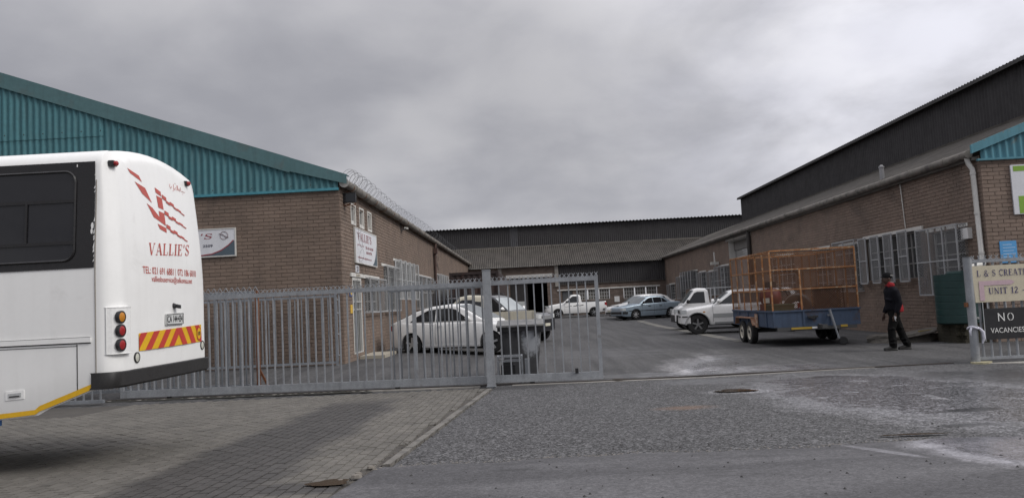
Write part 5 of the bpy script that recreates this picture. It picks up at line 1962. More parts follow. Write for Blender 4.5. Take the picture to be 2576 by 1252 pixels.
for y, z in ((7.31, 1.21), (8.79, 1.245)):
    k = MB()
    k.lathe([(.052, -.01), (.052, .008), (.043, .012), (.043, .006)], rear(y, z, .0), (1, 0, 0), 20)
    t_ = k.build('reflector', black, bus, smooth=40)
    k = MB()
    k.lathe([(.044, .005), (.02, .012), (0, .013)], rear(y, z, .0), (1, 0, 0), 18)
    k.build('lens', clear_l, t_, smooth=40)
for y, z in ((7.10, 3.045), (8.63, 3.09)):
    k = MB()
    c = rear(y, z, 0)
    k.obox((c[0] + .0, y, z), (.024, 0, 0), (0, .036, 0), (0, 0, .026))
    t_ = k.build('marker_light', black, bus)
    k = MB()
    k.tube([(c[0] + .022, y, z), (c[0] + .045, y, z), (c[0] + .055, y, z)], [.025, .024, .012], 10)
    k.build('lens', red_l, t_, smooth=40)

# chevron board
k = MB()
A0, A1, z00, z01, z10, z11 = 7.345, 8.765, 1.268, 1.437, 1.288, 1.482
cb_ = lambda a, t, o=.004: rear(A0 + (A1 - A0) * a, (z00 + (z10 - z00) * a) * (1 - t) + (z01 + (z11 - z01) * a) * t, o + .002)
k.add([cb_(i / 20, t) for i in range(21) for t in (0, 1)], [(2 * i, 2 * i + 2, 2 * i + 3, 2 * i + 1) for i in range(20)])
chev = k.build('chevron_board', yel_p, bus)
k = MB()


def stripe(a0, a1, sh):
    # clipped slanted stripe, a at the bottom, shifted by sh at the top
    n_ = 6
    pts_l, pts_r = [], []
    for i in range(n_ + 1):
        t = i / n_
        l, r_ = a0 + sh * t, a1 + sh * t
        pts_l.append((min(1, max(0, l)), t))
        pts_r.append((min(1, max(0, r_)), t))
    k.add([cb_(a, t, .006) for a, t in pts_l] + [cb_(a, t, .006) for a, t in pts_r], [(i, i + 1, n_ + 2 + i, n_ + 1 + i) for i in range(n_)])


for a in (-.10, .075, .25, .415):
    stripe(a, a + .085, .125)
for a in (.64, .80, .965):
    stripe(a, a + .085, -.10)
k.build('stripes', red_s, chev)
k = MB()
k.add([cb_(.945 + .04 * cos(a) * .9, .5 + .36 * sin(a), .008) for a in [i * pi / 8 for i in range(16)]], [tuple(range(16))])
k.build('badge', yel_p, chev)
k = MB()
o_ = [cb_(.945 + .047 * cos(a), .5 + .42 * sin(a), .0085) for a in [.6 + i * pi / 9 for i in range(16)]]
i_ = [cb_(.945 + .036 * cos(a), .5 + .33 * sin(a), .0085) for a in [.6 + i * pi / 9 for i in range(16)]]
k.add(o_ + i_, [(i, i + 1, 17 + i, 16 + i) for i in range(15)])
k.build('badge_ring', red_s, chev)
k = MB()
put_text(k, '100', 0, 0, 1, 1, lambda x, y: cb_(.92 + .05 * x, .38 + .24 * y, .009), bold=.03)
k.build('badge_print', black, chev)

# number plate, camera
k = MB()
q = [(7.868, 1.50), (8.262, 1.50), (8.266, 1.622), (7.872, 1.612)]
k.add([rear(y, z, .004) for y, z in q] + [rear(y, z, .016) for y, z in q], [(4, 5, 6, 7), (0, 1, 5, 4), (1, 2, 6, 5), (2, 3, 7, 6), (3, 0, 4, 7)])
pl_ = k.build('number_plate', M('plate_white', (.62, .63, .62), .4, var=.03), bus)
k = MB()
for i in range(4):
    a, b = q[i], q[(i + 1) % 4]
    cy_, cz_ = 8.067, 1.558
    sh = lambda p: rear(cy_ + (p[0] - cy_) * .955, cz_ + (p[1] - cz_) * .88, .018)
    k.bar(sh(a), sh(b), .006, .004)
put_text(k, 'CA 144·434', 7.895, 1.523, .345, .072, lambda x, y: rear(x, y + (x - 7.9) * .012, .0185), bold=.015)
k.build('plate_print', black, pl_)
k = MB()
k.tube([rear(8.07, 1.70, -.01), rear(8.07, 1.69, .03)], [.03, .022], 10)
k.obox(rear(8.085, 1.69, .04), (.02, 0, -.006), (0, .03, 0), (.0, 0, .018))
k.build('rear_camera', black, bus, smooth=40)

# lettering and emblem
k = MB()
rf_ = lambda x, y: rear(x, y, .003)
put_text(k, "VALLIE'S", 7.58, 2.205, .93, .125, lambda x, y: rf_(x, y + (x - 7.58) * .05), shear=.28, src=serif_polys)
k.build('lettering', red_p, bus)
k = MB()
put_text(k, 'TEL: 021 691 6881', 7.445, 2.018, .645, .072, rf_, bold=.008)
k.build('phone_print', red_p, bus)
k = MB()
put_text(k, '072 186 6010', 8.185, 2.02, .47, .073, rf_, bold=.008)
k.build('phone_print', red_p, bus)
k = MB()
put_text(k, 'valliesbuservice@telkomsa.net', 7.61, 1.925, .93, .078, rf_, bold=.006)
k.build('email_print', red_p, bus)
k = MB()
k.poly([rf_(8.13, 2.01), rf_(8.136, 2.01), rf_(8.136, 2.09), rf_(8.13, 2.09)])
k.build('divider', red_p, bus)
k = MB()
SPLIT = ([(7.632, 2.735), (7.742, 2.70), (7.872, 2.62), (7.869, 2.684), (7.986, 2.671), (7.994, 2.539), (7.746, 2.607)],)
for poly in ([(7.336, 3.046), (7.38, 3.001), (7.585, 2.943), (7.536, 3.002)], [(7.442, 2.928), (7.564, 2.822), (7.741, 2.752), (7.633, 2.891)], [(7.838, 2.927), (7.96, 2.899), (7.965, 2.848), (7.847, 2.875)],
             [(7.853, 2.845), (7.971, 2.831), (7.982, 2.708), (7.87, 2.721)], [(7.815, 2.546), (7.998, 2.516), (8.0, 2.465), (7.855, 2.494)],
             ) + SPLIT:
    k.poly([rf_(*p) for p in poly])
for (a, b) in (((7.976, 2.84), (8.466, 2.704)), ((7.992, 2.672), (8.477, 2.562)), ((8.005, 2.527), (8.478, 2.414))):
    nseg = 6
    for i in range(nseg):
        t0, t1 = i / nseg, (i + 1) / nseg
        h = .036 * (1 - t0) ** .8 * (1.0 if i % 2 == 0 else .62) + .006
        oz = .012 * (1 if i % 2 == 0 else -1) * (1 - t0)
        y0_, y1_ = a[0] + (b[0] - a[0]) * t0, a[0] + (b[0] - a[0]) * (t1 + .02)
        c0, c1 = a[1] + (b[1] - a[1]) * t0 + oz, a[1] + (b[1] - a[1]) * t1 + oz
        k.poly([rear(a_, b_, .0055 + .001 * (i % 2)) for a_, b_ in ((y0_, c0 - h / 2), (y1_, c1 - h / 2), (y1_, c1 + h / 2), (y0_, c0 + h / 2))])
k.build('emblem', red_p, bus)
k = MB()
# small handwritten-style calligraphy
for pts in ([(8.57, 3.0), (8.53, 2.995), (8.5, 3.0), (8.47, 2.995)], [(8.46, 3.0), (8.455, 3.04)], [(8.44, 2.99), (8.42, 3.02), (8.4, 3.0), (8.42, 2.99)], [(8.39, 3.05), (8.385, 2.995)],
            [(8.37, 3.05), (8.365, 3.0), (8.34, 2.99)], [(8.33, 3.02), (8.31, 2.99), (8.29, 3.0)], [(8.285, 3.05), (8.28, 2.98), (8.25, 2.97)], [(8.24, 3.02), (8.21, 2.99), (8.19, 3.01), (8.2, 3.04)], [(8.34, 3.06), (8.32, 3.065)], [(8.51, 2.975), (8.5, 2.97)]):
    k.tube([rear(y, z - .02, .004) for y, z in pts], .0022, 4)
k.build('calligraphy', red_p, bus)
# ================================================================ vehicles
car_white = M('car_white', (.80, .80, .79), .3, var=.02, fine=.01, coat=.4)
car_silver = M('car_silver_blue', (.34, .42, .49), .35, metal=.35, var=.04, fine=.02, coat=.4, dirt=((.16, .16, .16), 1.5, .5, .8, .3))
car_black = M('car_black', (.018, .018, .022), .2, var=.05, fine=0, coat=.5)
car_cream = M('car_cream', (.47, .44, .36), .45, var=.05, streak=.12)
car_grey = M('car_grey_trim', (.33, .34, .34), .5, var=.05)
c_glass = M('car_glass', (.018, .02, .023), .05, var=.05, fine=0)
w_glass = M('windscreen_glass', (.10, .115, .12), .05, var=.05, fine=0)
lamp_g = M('headlamp', (.6, .62, .62), .12, var=.08, scale=20)
tyre_m = M('tyre_black', (.018, .018, .018), .85, var=.1)
alloy = M('alloy', (.42, .43, .44), .35, metal=.5, var=.06)
trim_b = M('trim_black', (.02, .02, .021), .55, var=.08)
plate_y = M('plate_pale', (.62, .6, .5), .5)


def interp(pts, x):
    if x <= pts[0][0]:
        return pts[0][1]
    for (a, b), (c, d) in zip(pts, pts[1:]):
        if x <= c:
            t = (x - a) / (c - a)
            return b + (d - b) * t
    return pts[-1][1]


def make_car(name, label, cat, loc, rot, spec, paint, group=None):
    """x forward, y left, z up. spec: L, W, top [(x,z)], bottom z, belt and roof outlines, wheels."""
    s = spec
    root = thing(name, label, cat, loc, rot, group, local=True)
    xr, xf, hw0 = s['xr'], s['xf'], s['W'] / 2
    top = s['top']

    def hw(x):
        k = 1.0
        a = s.get('nose', .75)
        if x > xf - a:
            k -= s.get('nk', .2) * ((x - xf + a) / a) ** 2.6
        a = s.get('tail', .6)
        if x < xr + a:
            k -= s.get('tk', .13) * ((xr + a - x) / a) ** 2.6
        return hw0 * k

    def prof(z):
        zc = s.get('zc', .58)
        return 1 - .11 * max(0, (z - zc) / .55) ** 2 - .07 * max(0, (zc - z) / .4) ** 2

    def bodyside(x, z, off=0.0):
        return hw(x) * prof(z) + off

    def zb(x):
        b = s['zb']
        if x > xf - .35:
            b += .06 * ((x - xf + .35) / .35)
        if x < xr + .4:
            b += s.get('rb', .08) * ((xr + .4 - x) / .4)
        for xw in s['wheels']:
            ra = s['ra']
            if abs(x - xw) < ra:
                b = max(b, s['r'] + sqrt(ra * ra - (x - xw) ** 2) * 1.0 - .0)
        return b

    xs = set([xr + (xf - xr) * i / 46 for i in range(47)] + [xr + .02, xr + .06, xf - .02, xf - .06])
    for xw in s['wheels']:
        for i in range(13):
            xs.add(xw + s['ra'] * .999 * cos(pi * i / 12))
        xs.add(xw + s['ra'] * 1.002)
        xs.add(xw - s['ra'] * 1.002)
    xs = sorted(xs)
    k = MB()
    rings = []
    for x in xs:
        b, t = zb(x), interp(top, x)
        rho = min(s.get('rho', .07), (t - b) * .4)
        e = 0.0
        edge = min(x - xr, xf - x)
        if edge < .06:
            e = .06 - edge
        t -= e * .6
        H = [(0, b + e * .5), (bodyside(x, b) * .93, b + e * .5)]
        for j in range(8):
            z = b + e * .5 + (t - rho - b - e * .5) * (j / 7)
            H.append((bodyside(x, z) - e * .3, z))
        yb = bodyside(x, t - rho) - e * .3
        for q in (30, 60, 90):
            H.append((yb - rho * (1 - cos(radians(q))) * 1.2, t - rho + rho * sin(radians(q))))
        cr = s.get('crown', .03)
        H.append((yb * .5, t + cr * .75))
        H.append((0, t + cr))
        ring = [(x, y, z) for y, z in H] + [(x, -y, z) for y, z in reversed(H[1:-1])]
        rings.append(ring)
    n = len(rings[0])
    k.add([p for r in rings for p in r], [(i * n + j, i * n + (j + 1) % n, (i + 1) * n + (j + 1) % n, (i + 1) * n + j) for i in range(len(rings) - 1) for j in range(n)] + [tuple(range(n)), tuple((len(rings) - 1) * n + j for j in range(n))])
    body = k.build('body', paint, root, smooth=38, recalc=True)
    # dark floor, so the arches are not open from side to side
    k = MB()
    k.box(xr + .25, xf - .3, -hw0 * .74, hw0 * .74, s['zb'] - .04, interp(top, 0) - .15)
    k.build('underbody', trim_b, root)
    # cabin
    roof = s['roof']           # [(x, z)] outline of the glasshouse top from rear to front
    x0, x1 = roof[0][0], roof[-1][0]
    belt, zr = s['belt'], max(z for _, z in roof)
    wb, wr_ = s.get('wb', .93) * hw0, s.get('wr', .74) * hw0

    def cw(z):
        return wb + (wr_ - wb) * max(0, (z - belt)) / (zr - belt)

    cx = sorted(set([x0 + (x1 - x0) * i / 30 for i in range(31)] + [p[0] for p in roof]))
    k = MB()
    rings = []
    for x in cx:
        t = interp(roof, x)
        b = belt - .12
        rho = min(.09, max(.01, (t - b) * .3))
        H = [(0, b), (cw(b), b)]
        for j in range(1, 6):
            z = b + (t - rho - b) * j / 5
            H.append((cw(z), z))
        yb = cw(t - rho)
        for q in (30, 60, 90):
            H.append((yb - rho * (1 - cos(radians(q))), t - rho + rho * sin(radians(q))))
        H += [(yb * .5, t + .02), (0, t + .028)]
        rings.append([(x, y, z) for y, z in H] + [(x, -y, z) for y, z in reversed(H[1:-1])])
    n = len(rings[0])
    k.add([p for r in rings for p in r], [(i * n + j, i * n + (j + 1) % n, (i + 1) * n + (j + 1) % n, (i + 1) * n + j) for i in range(len(rings) - 1) for j in range(n)] + [tuple(range(n)), tuple((len(rings) - 1) * n + j for j in range(n))])
    cab = k.build('cabin', s.get('cabmat', paint), root, smooth=38, recalc=True)
    # glass
    for pts in s['side']:
        for sg in (1, -1):
            k = MB()
            k.prism([(x, sg * (cw(z) + .003), z) for x, z in pts], (0, sg * .006, 0))
            k.build('side_window', c_glass, cab)

    def screen(xa, xb, nm, mat):
        k = MB()
        nn = 8
        pts = []
        for j in range(nn + 1):
            x = xa + (xb - xa) * j / nn
            t = interp(roof, x)
            yb = cw(t - .05) - .055
            for i in range(nn + 1):
                q = -1 + 2 * i / nn
                pts.append((x, q * yb, t + .022 * (1 - q * q) + .012))
        fs = [(j * (nn + 1) + i, j * (nn + 1) + i + 1, (j + 1) * (nn + 1) + i + 1, (j + 1) * (nn + 1) + i) for j in range(nn) for i in range(nn)]
        k.add(pts, fs)
        k.build(nm, mat, cab, smooth=50)
    screen(*s['ws'], 'windscreen', s.get('wsmat', w_glass))
    if 'rw' in s:
        screen(*s['rw'], 'rear_window', c_glass)
    # wheels
    for xw in s['wheels']:
        for sg in (1, -1):
            r, tw = s['r'], s.get('tw', .2)
            yc = sg * (hw(xw) * .97 - tw / 2)
            k = MB()
            rr = r * s.get('rim', .66)
            k.lathe([(rr, -tw / 2), (r * .93, -tw / 2), (r, -tw * .36), (r, tw * .36), (r * .93, tw / 2), (rr, tw / 2)], (xw, yc, r), (0, sg, 0), 28)
            wh = k.build('wheel', tyre_m, root, smooth=35)
            k = MB()
            k.lathe([(rr * 1.01, tw / 2 - .005), (rr * .93, tw / 2 - .012), (rr * .9, tw / 2 - .06), (rr * .3, tw / 2 - .075), (0, tw / 2 - .075)], (xw, yc, r), (0, sg, 0), 24, 1)
            nsp = s.get('spokes', 5)
            for i in range(nsp):
                a = i * 2 * pi / nsp + .3
                c, d = cos(a), sin(a)
                p = Vector((xw + c * rr * .12, yc + sg * (tw / 2 - .02), r + d * rr * .12))
                q = Vector((xw + c * rr * .93, yc + sg * (tw / 2 - .022), r + d * rr * .93))
                k.bar(p, q, rr * .26 if nsp < 6 else rr * .17, .03, up=(0, 1, 0))
            k.lathe([(0, tw / 2 - .005), (rr * .2, tw / 2 - .008), (rr * .22, tw / 2 - .05)], (xw, yc, r), (0, sg, 0), 12)
            k.build('rim', [s.get('rimmat', alloy), trim_b], wh, smooth=35)
    # lamps, bumpers, handles, mirrors

    def band(end, z0, z1, depth, off, mat, nm, y0=-1.0, y1=1.0):
        k = MB()
        nn = 16
        xe = xf if end > 0 else xr
        pts = []
        for i in range(nn + 1):
            q = y0 + (y1 - y0) * i / nn
            # walk along the plan outline: side, corner, nose
            aq = abs(q)
            if aq > .7:
                x = xe - end * depth * ((aq - .7) / .3)
                y = math.copysign(hw(x) * prof((z0 + z1) / 2) + off, q)
            else:
                x = xe + end * off
                y = q / .7 * hw(xe) * prof((z0 + z1) / 2) * .985
            pts += [(x, y, z0), (x + end * .0, y * 1.004, (z0 + z1) / 2), (x, y, z1)]
        inner = [(p[0] - end * .05 if abs(y0 + (y1 - y0) * (i // 3) / nn) <= .7 else p[0], p[1] * (1 if abs(y0 + (y1 - y0) * (i // 3) / nn) <= .7 else .94), p[2]) for i, p in enumerate(pts)]
        N_ = len(pts)
        fs = []
        for i in range(nn):
            for j in range(2):
                a = i * 3 + j
                fs.append((a, a + 3, a + 4, a + 1))
            fs.append((i * 3, i * 3 + 3, N_ + i * 3 + 3, N_ + i * 3))
            fs.append((i * 3 + 2, i * 3 + 5, N_ + i * 3 + 5, N_ + i * 3 + 2))
        k.add(pts + inner, fs)
        return k.build(nm, mat, root, smooth=40)
    for b in s.get('bands', []):
        band(*b)
    for sg in (1, -1):
        for (x, z, nm) in s.get('handles', []):
            k = MB()
            y = bodyside(x, z)
            k.obox((x, sg * (y + .012), z), (.09, 0, 0), (0, .012, 0), (0, 0, .017))
            k.build(nm, s.get('hmat', trim_b), root)
        if 'mirror' in s:
            x, z = s['mirror']
            k = MB()
            y = cw(z) + .02
            k.tube([(x, sg * y, z), (x + .02, sg * (y + .07), z + .02), (x, sg * (y + .13), z + .05), (x - .03, sg * (y + .2), z + .05)], [.03, .06, .085, .04], 8)
            k.build('mirror', s.get('mmat', paint), root, smooth=50)
        # door shut lines
        for (x, za, zb_) in s.get('shuts', []):
            k = MB()
            k.tube([(x, sg * (bodyside(x, z) + .001), z) for z in [za + (zb_ - za) * i / 5 for i in range(6)]], .005, 4)
            k.build('door_gap', trim_b, root)
    for (xa, xb, z0, z1, off, mat, nm) in s.get('strips', []):
        for sg in (1, -1):
            k = MB()
            m_ = 12
            pts = []
            for i in range(m_ + 1):
                x = xa + (xb - xa) * i / m_
                pts += [(x, sg * (bodyside(x, z0) + off), z0), (x, sg * (bodyside(x, z1) + off), z1)]
            inn = [(p[0], p[1] - sg * .05, p[2]) for p in pts]
            N_ = len(pts)
            k.add(pts + inn, [(2 * i, 2 * i + 2, 2 * i + 3, 2 * i + 1) for i in range(m_)] + [(2 * i, 2 * i + 2, N_ + 2 * i + 2, N_ + 2 * i) for i in range(m_)] + [(2 * i + 1, 2 * i + 3, N_ + 2 * i + 3, N_ + 2 * i + 1) for i in range(m_)])
            k.build(nm, mat, root, smooth=40)
    if 'plate_f' in s:
        z = s['plate_f']
        one('number_plate', root, plate_y, lambda k: k.box(xf + .015, xf + .03, -.24, .24, z, z + .11))
    root['_ok'] = 1
    del root['_ok']
    return root, bodyside, cw


def lights(xf, xr, fz, rz, fs=.0):
    return [(1, fz[0], fz[1], .22, .006, lamp_g, 'headlight', -1.0, -.5), (1, fz[0], fz[1], .22, .006, lamp_g, 'headlight', .5, 1.0),
            (-1, rz[0], rz[1], .16, .006, red_l, 'tail_light', -1.0, -.62), (-1, rz[0], rz[1], .16, .006, red_l, 'tail_light', .62, 1.0)]


def arch_lip(root, xw, r, ra, y, mat):
    for sg in (1, -1):
        k = MB()
        k.tube([(xw + ra * cos(a), sg * y, r + ra * sin(a)) for a in [pi * i / 14 for i in range(15)]], .028, 5)
        k.build('arch_trim', mat, root, smooth=50)


# --- white two-door car just inside the gate (faces right, front a little towards the camera)
sA = dict(xr=-2.2, xf=2.2, W=1.78, zb=.2, r=.315, ra=.37, wheels=(-1.36, 1.32), rim=.74, spokes=5, nk=.24, tk=.16, nose=.8,
          top=[(-2.2, .93), (-2.1, 1.0), (-1.7, 1.03), (-.8, .98), (.8, .97), (1.1, .94), (1.8, .84), (2.12, .72), (2.2, .6)],
          belt=.98, roof=[(-1.95, 1.03), (-1.7, 1.13), (-1.25, 1.33), (-.75, 1.455), (-.2, 1.50), (.1, 1.485), (.45, 1.36), (1.15, .97)],
          side=[[(-1.42, 1.0), (-1.2, 1.17), (-.85, 1.34), (-.55, 1.385), (-.55, 1.0)], [(-.5, 1.0), (-.5, 1.39), (-.1, 1.395), (.12, 1.35), (.62, 1.0)]],
          ws=(.2, 1.1), rw=(-1.85, -1.0), bands=lights(0, 0, (.6, .72), (.72, .92)) + [(1, .28, .42, .3, .006, trim_b, 'grille', -.6, .6), (-1, .3, .42, .3, .006, trim_b, 'rear_valance', -.6, .6)],
          handles=[(-.36, .86, 'door_handle')], mirror=(.62, 1.02), shuts=[(-.52, .3, .95), (.78, .34, .95)], hmat=car_white, strips=[(-1.0, .95, .22, .28, .012, car_white, 'sill')], plate_f=.42)
thA = radians(-19)
cA = (-2.18, 24.55, .085)
make_car('white_car', 'white two door car with dark windows parked behind the sliding gate', 'car', cA, thA, sA, car_white)

# --- silver-blue sedan by the back shed (faces left) and a white hatchback behind it
sE = dict(xr=-2.15, xf=2.15, W=1.7, zb=.19, r=.3, ra=.355, wheels=(-1.28, 1.22), spokes=7, nk=.12, tk=.08, nose=.4, tail=.4, rho=.05,
          top=[(-2.15, .88), (-2.1, .96), (-1.3, .98), (.8, .93), (1.2, .88), (2.0, .79), (2.12, .74), (2.15, .66)],
          belt=.93, roof=[(-1.4, .97), (-1.05, 1.2), (-.8, 1.345), (-.4, 1.385), (.1, 1.375), (.35, 1.31), (.95, .92)],
          side=[[(-1.1, .97), (-.85, 1.2), (-.72, 1.27), (-.72, .97)], [(-.68, .97), (-.68, 1.285), (-.3, 1.3), (-.1, 1.3), (-.1, .96)], [(-.05, .96), (-.05, 1.3), (.22, 1.27), (.7, .96)]],
          ws=(.38, .92), rw=(-1.3, -.85), bands=lights(0, 0, (.56, .72), (.66, .84)) + [(1, .36, .5, .35, .02, trim_b, 'bumper', -1, 1), (-1, .38, .54, .35, .02, trim_b, 'bumper', -1, 1)],
          handles=[(-.55, .78, 'door_handle'), (.25, .78, 'door_handle')], mirror=(.68, .97), mmat=trim_b, shuts=[(-.08, .27, .92), (.75, .3, .9), (-.85, .3, .95)],
          strips=[(-2.0, 2.0, .5, .54, .008, trim_b, 'rub_strip')], rimmat=M('bright_alloy', (.6, .61, .62), .35, metal=.3), rim=.7)
make_car('silver_sedan', 'silver blue four door sedan with star shaped wheels before the far brick wall', 'car', (7.35, 48.9, gz(7.3, 49)), radians(180 + 22), sE, car_silver)
sF = dict(sE)
sF.update(xf=2.4, top=[(-2.15, .95), (-2.1, 1.0), (.8, .97), (1.2, .93), (2.0, .82), (2.33, .68), (2.4, .6)], roof=[(-1.9, 1.0), (-1.6, 1.3), (-1.2, 1.43), (-.4, 1.47), (.1, 1.45), (.35, 1.38), (1.05, .95)], nk=.22, nose=.7,
          side=[[(-1.5, 1.0), (-1.35, 1.3), (-.72, 1.36), (-.72, 1.0)], [(-.68, 1.0), (-.68, 1.365), (-.1, 1.37), (-.1, 1.0)], [(-.05, 1.0), (-.05, 1.37), (.22, 1.34), (.8, 1.0)]], ws=(.38, 1.0), rw=(-1.85, -1.55), spokes=5,
          bands=lights(0, 0, (.58, .74), (.7, .9)) + [(1, .3, .42, .3, .008, trim_b, 'grille', -.6, .6)], strips=[], plate_f=.44)
make_car('white_hatchback', 'white hatchback mostly hidden behind the silver blue sedan', 'car', (7.4, 51.2, gz(7, 51)), radians(180 + 22), sF, car_white)


def tray(root, x0, x1, hwid, z0, z1, mat, open_top=True, nm='load_bed', t=.04):
    k = MB()
    k.box(x0, x1, -hwid, -hwid + t, z0, z1)
    k.box(x0, x1, hwid - t, hwid, z0, z1)
    k.box(x0, x0 + t, -hwid + t, hwid - t, z0, z1)
    k.box(x1 - t, x1, -hwid + t, hwid - t, z0, z1)
    k.box(x0 + t, x1 - t, -hwid + t, hwid - t, z0 + .02, z0 + .06)
    return k.build(nm, mat, root)


# --- white single-cab pickup far back (faces left)
sD = dict(xr=-2.25, xf=2.2, W=1.68, zb=.3, r=.32, ra=.38, wheels=(-1.3, 1.35), spokes=6, nk=.16, tk=.04, nose=.6, tail=.3, rho=.06,
          top=[(-2.25, .98), (-2.2, 1.08), (-.35, 1.08), (-.3, 1.05), (.9, 1.05), (1.2, 1.02), (1.9, .92), (2.15, .8), (2.2, .7)],
          belt=1.04, roof=[(-.42, 1.06), (-.36, 1.55), (-.25, 1.62), (.1, 1.64), (.3, 1.6), (1.0, 1.04)],
          side=[[(-.2, 1.08), (-.2, 1.52), (.2, 1.53), (.34, 1.46), (.76, 1.08)]], ws=(.36, .95), bands=lights(0, 0, (.74, .9), (.7, 1.0)) + [(1, .42, .62, .3, .03, car_white, 'bumper', -1, 1), (1, .74, .86, .2, .01, trim_b, 'grille', -.45, .45), (-1, .42, .56, .3, .03, trim_b, 'bumper', -1, 1)],
          handles=[(-.12, .9, 'door_handle')], mirror=(.7, 1.1), mmat=trim_b, shuts=[(-.28, .4, 1.03), (.85, .42, 1.03)])
tD = make_car('white_pickup', 'white single cab pickup with dark side graphics parked at the far shed', 'pickup', (3.36, 57.2, gz(3.4, 57)), radians(180 + 3), sD, car_white)
k = MB()
for sg in (1, -1):
    yb = lambda x, z: sg * (tD[1](x, z) + .004)
    k.poly([(x, yb(x, z), z) for x, z in ((.9, .76), (.35, .86), (.3, .83), (.75, .77))])
    k.poly([(x, yb(x, z), z) for x, z in ((.25, .82), (-.1, .88), (-.12, .82), (.2, .79))])
    k.poly([(x, yb(x, z), z) for x, z in ((-.2, .84), (-.5, .9), (-.55, .85), (-.22, .8))])
k.build('graphics', trim_b, tD[0])
one('tonneau', tD[0], rubber, lambda k: k.box(-2.15, -.45, -.72, .72, 1.09, 1.135))
one('bed_rail', tD[0], trim_b, lambda k: (k.tube([(-2.1, -.78, 1.12), (-.5, -.78, 1.12)], .02, 6), k.tube([(-2.1, .78, 1.12), (-.5, .78, 1.12)], .02, 6)))

# --- white off-road wagon by the trailer (faces left)
sG = dict(xr=-2.3, xf=2.15, W=1.84, zb=.36, r=.375, ra=.45, wheels=(-1.3, 1.53), spokes=5, tw=.25, rim=.6, nk=.16, tk=.05, nose=.6, tail=.4, rho=.07, zc=.72,
          top=[(-2.3, 1.05), (-2.25, 1.09), (.8, 1.09), (1.1, 1.06), (1.85, .97), (2.1, .88), (2.15, .78)],
          belt=1.08, roof=[(-2.2, 1.1), (-2.1, 1.55), (-1.95, 1.6), (-.4, 1.62), (.1, 1.61), (.25, 1.57), (.95, 1.08)],
          side=[[(-2.0, 1.12), (-1.95, 1.48), (-1.0, 1.51), (-1.0, 1.12)], [(-.92, 1.12), (-.92, 1.51), (-.1, 1.51), (-.1, 1.12)], [(-.03, 1.12), (-.03, 1.51), (.2, 1.48), (.72, 1.12)]],
          ws=(.32, .9), rw=(-2.19, -2.12), bands=lights(0, 0, (.78, .94), (.8, 1.02)) + [(1, .42, .66, .35, .012, car_white, 'bumper', -1, 1), (1, .66, .7, .35, .016, trim_b, 'bumper_trim', -1, 1), (1, .8, .92, .2, .012, trim_b, 'grille', -.42, .42), (-1, .45, .66, .3, .03, car_grey, 'bumper', -1, 1)],
          handles=[(.05, .94, 'door_handle')], mirror=(.72, 1.18), shuts=[(-.06, .42, 1.1), (.95, .45, 1.08)], strips=[(-.85, .95, .62, .76, .012, car_grey, 'cladding'), (-.8, .9, .36, .44, .02, car_grey, 'side_step')], rimmat=M('dark_alloy', (.2, .2, .2), .4, metal=.4))
tG = make_car('white_offroader', 'white off road wagon with grey lower trim partly behind the caged trailer', 'suv', (8.0, 30.25, gz(7.7, 30)), radians(180 - 7), sG, car_white)
for xw in sG['wheels']:
    arch_lip(tG[0], xw, .375, .455, tG[1](xw, .7) - .008, car_grey)
one('indicator', tG[0], amber, lambda k: (k.obox((1.28, tG[1](1.28, .84) + .004, .84), (.04, 0, 0), (0, .008, 0), (0, 0, .02)), k.obox((1.28, -tG[1](1.28, .84) - .004, .84), (.04, 0, 0), (0, .008, 0), (0, 0, .02))))

# --- white pickup with a rack behind it
sH = dict(sD)
sH.update(xf=1.58, nose=.45, top=[(-2.25, 1.0), (-2.2, 1.05), (.75, 1.1), (1.05, 1.08), (1.35, 1.0), (1.5, .88), (1.58, .7)], belt=1.08, roof=[(.06, 1.08), (.1, 1.66), (.2, 1.75), (.5, 1.77), (.68, 1.72), (1.22, 1.08)],
          side=[[(.26, 1.14), (.26, 1.62), (.56, 1.63), (.7, 1.57), (1.02, 1.14)]], ws=(.72, 1.17), wheels=(-1.3, 1.02), strips=[], handles=[(.3, .95, 'door_handle')], mirror=(1.0, 1.18),
          bands=lights(0, 0, (.72, .92), (.7, 1.0)) + [(1, .34, .66, .4, .014, trim_b, 'bumper', -1, 1)], shuts=[(.18, .4, 1.06)])
tH = make_car('white_pickup', 'white pickup with a steel rack behind its cab standing behind the off road wagon', 'pickup', (7.9, 34.3, gz(8, 34)), radians(180 - 3), sH, car_white)
one('rack', tH[0], steel_w, lambda k: (k.bar((.0, -.75, 1.05), (.0, -.75, 1.78), .04), k.bar((.0, .75, 1.05), (.0, .75, 1.78), .04), k.bar((.0, -.75, 1.76), (.0, .75, 1.76), .04), k.bar((-.45, -.75, 1.05), (-.45, -.75, 1.78), .04), k.bar((-1.9, -.75, 1.05), (-1.9, -.75, 1.78), .04), k.bar((-1.9, .75, 1.05), (-1.9, .75, 1.78), .04), k.bar((.0, -.75, 1.77), (-1.9, -.75, 1.77), .035), k.bar((.0, .75, 1.77), (-1.9, .75, 1.77), .035)))

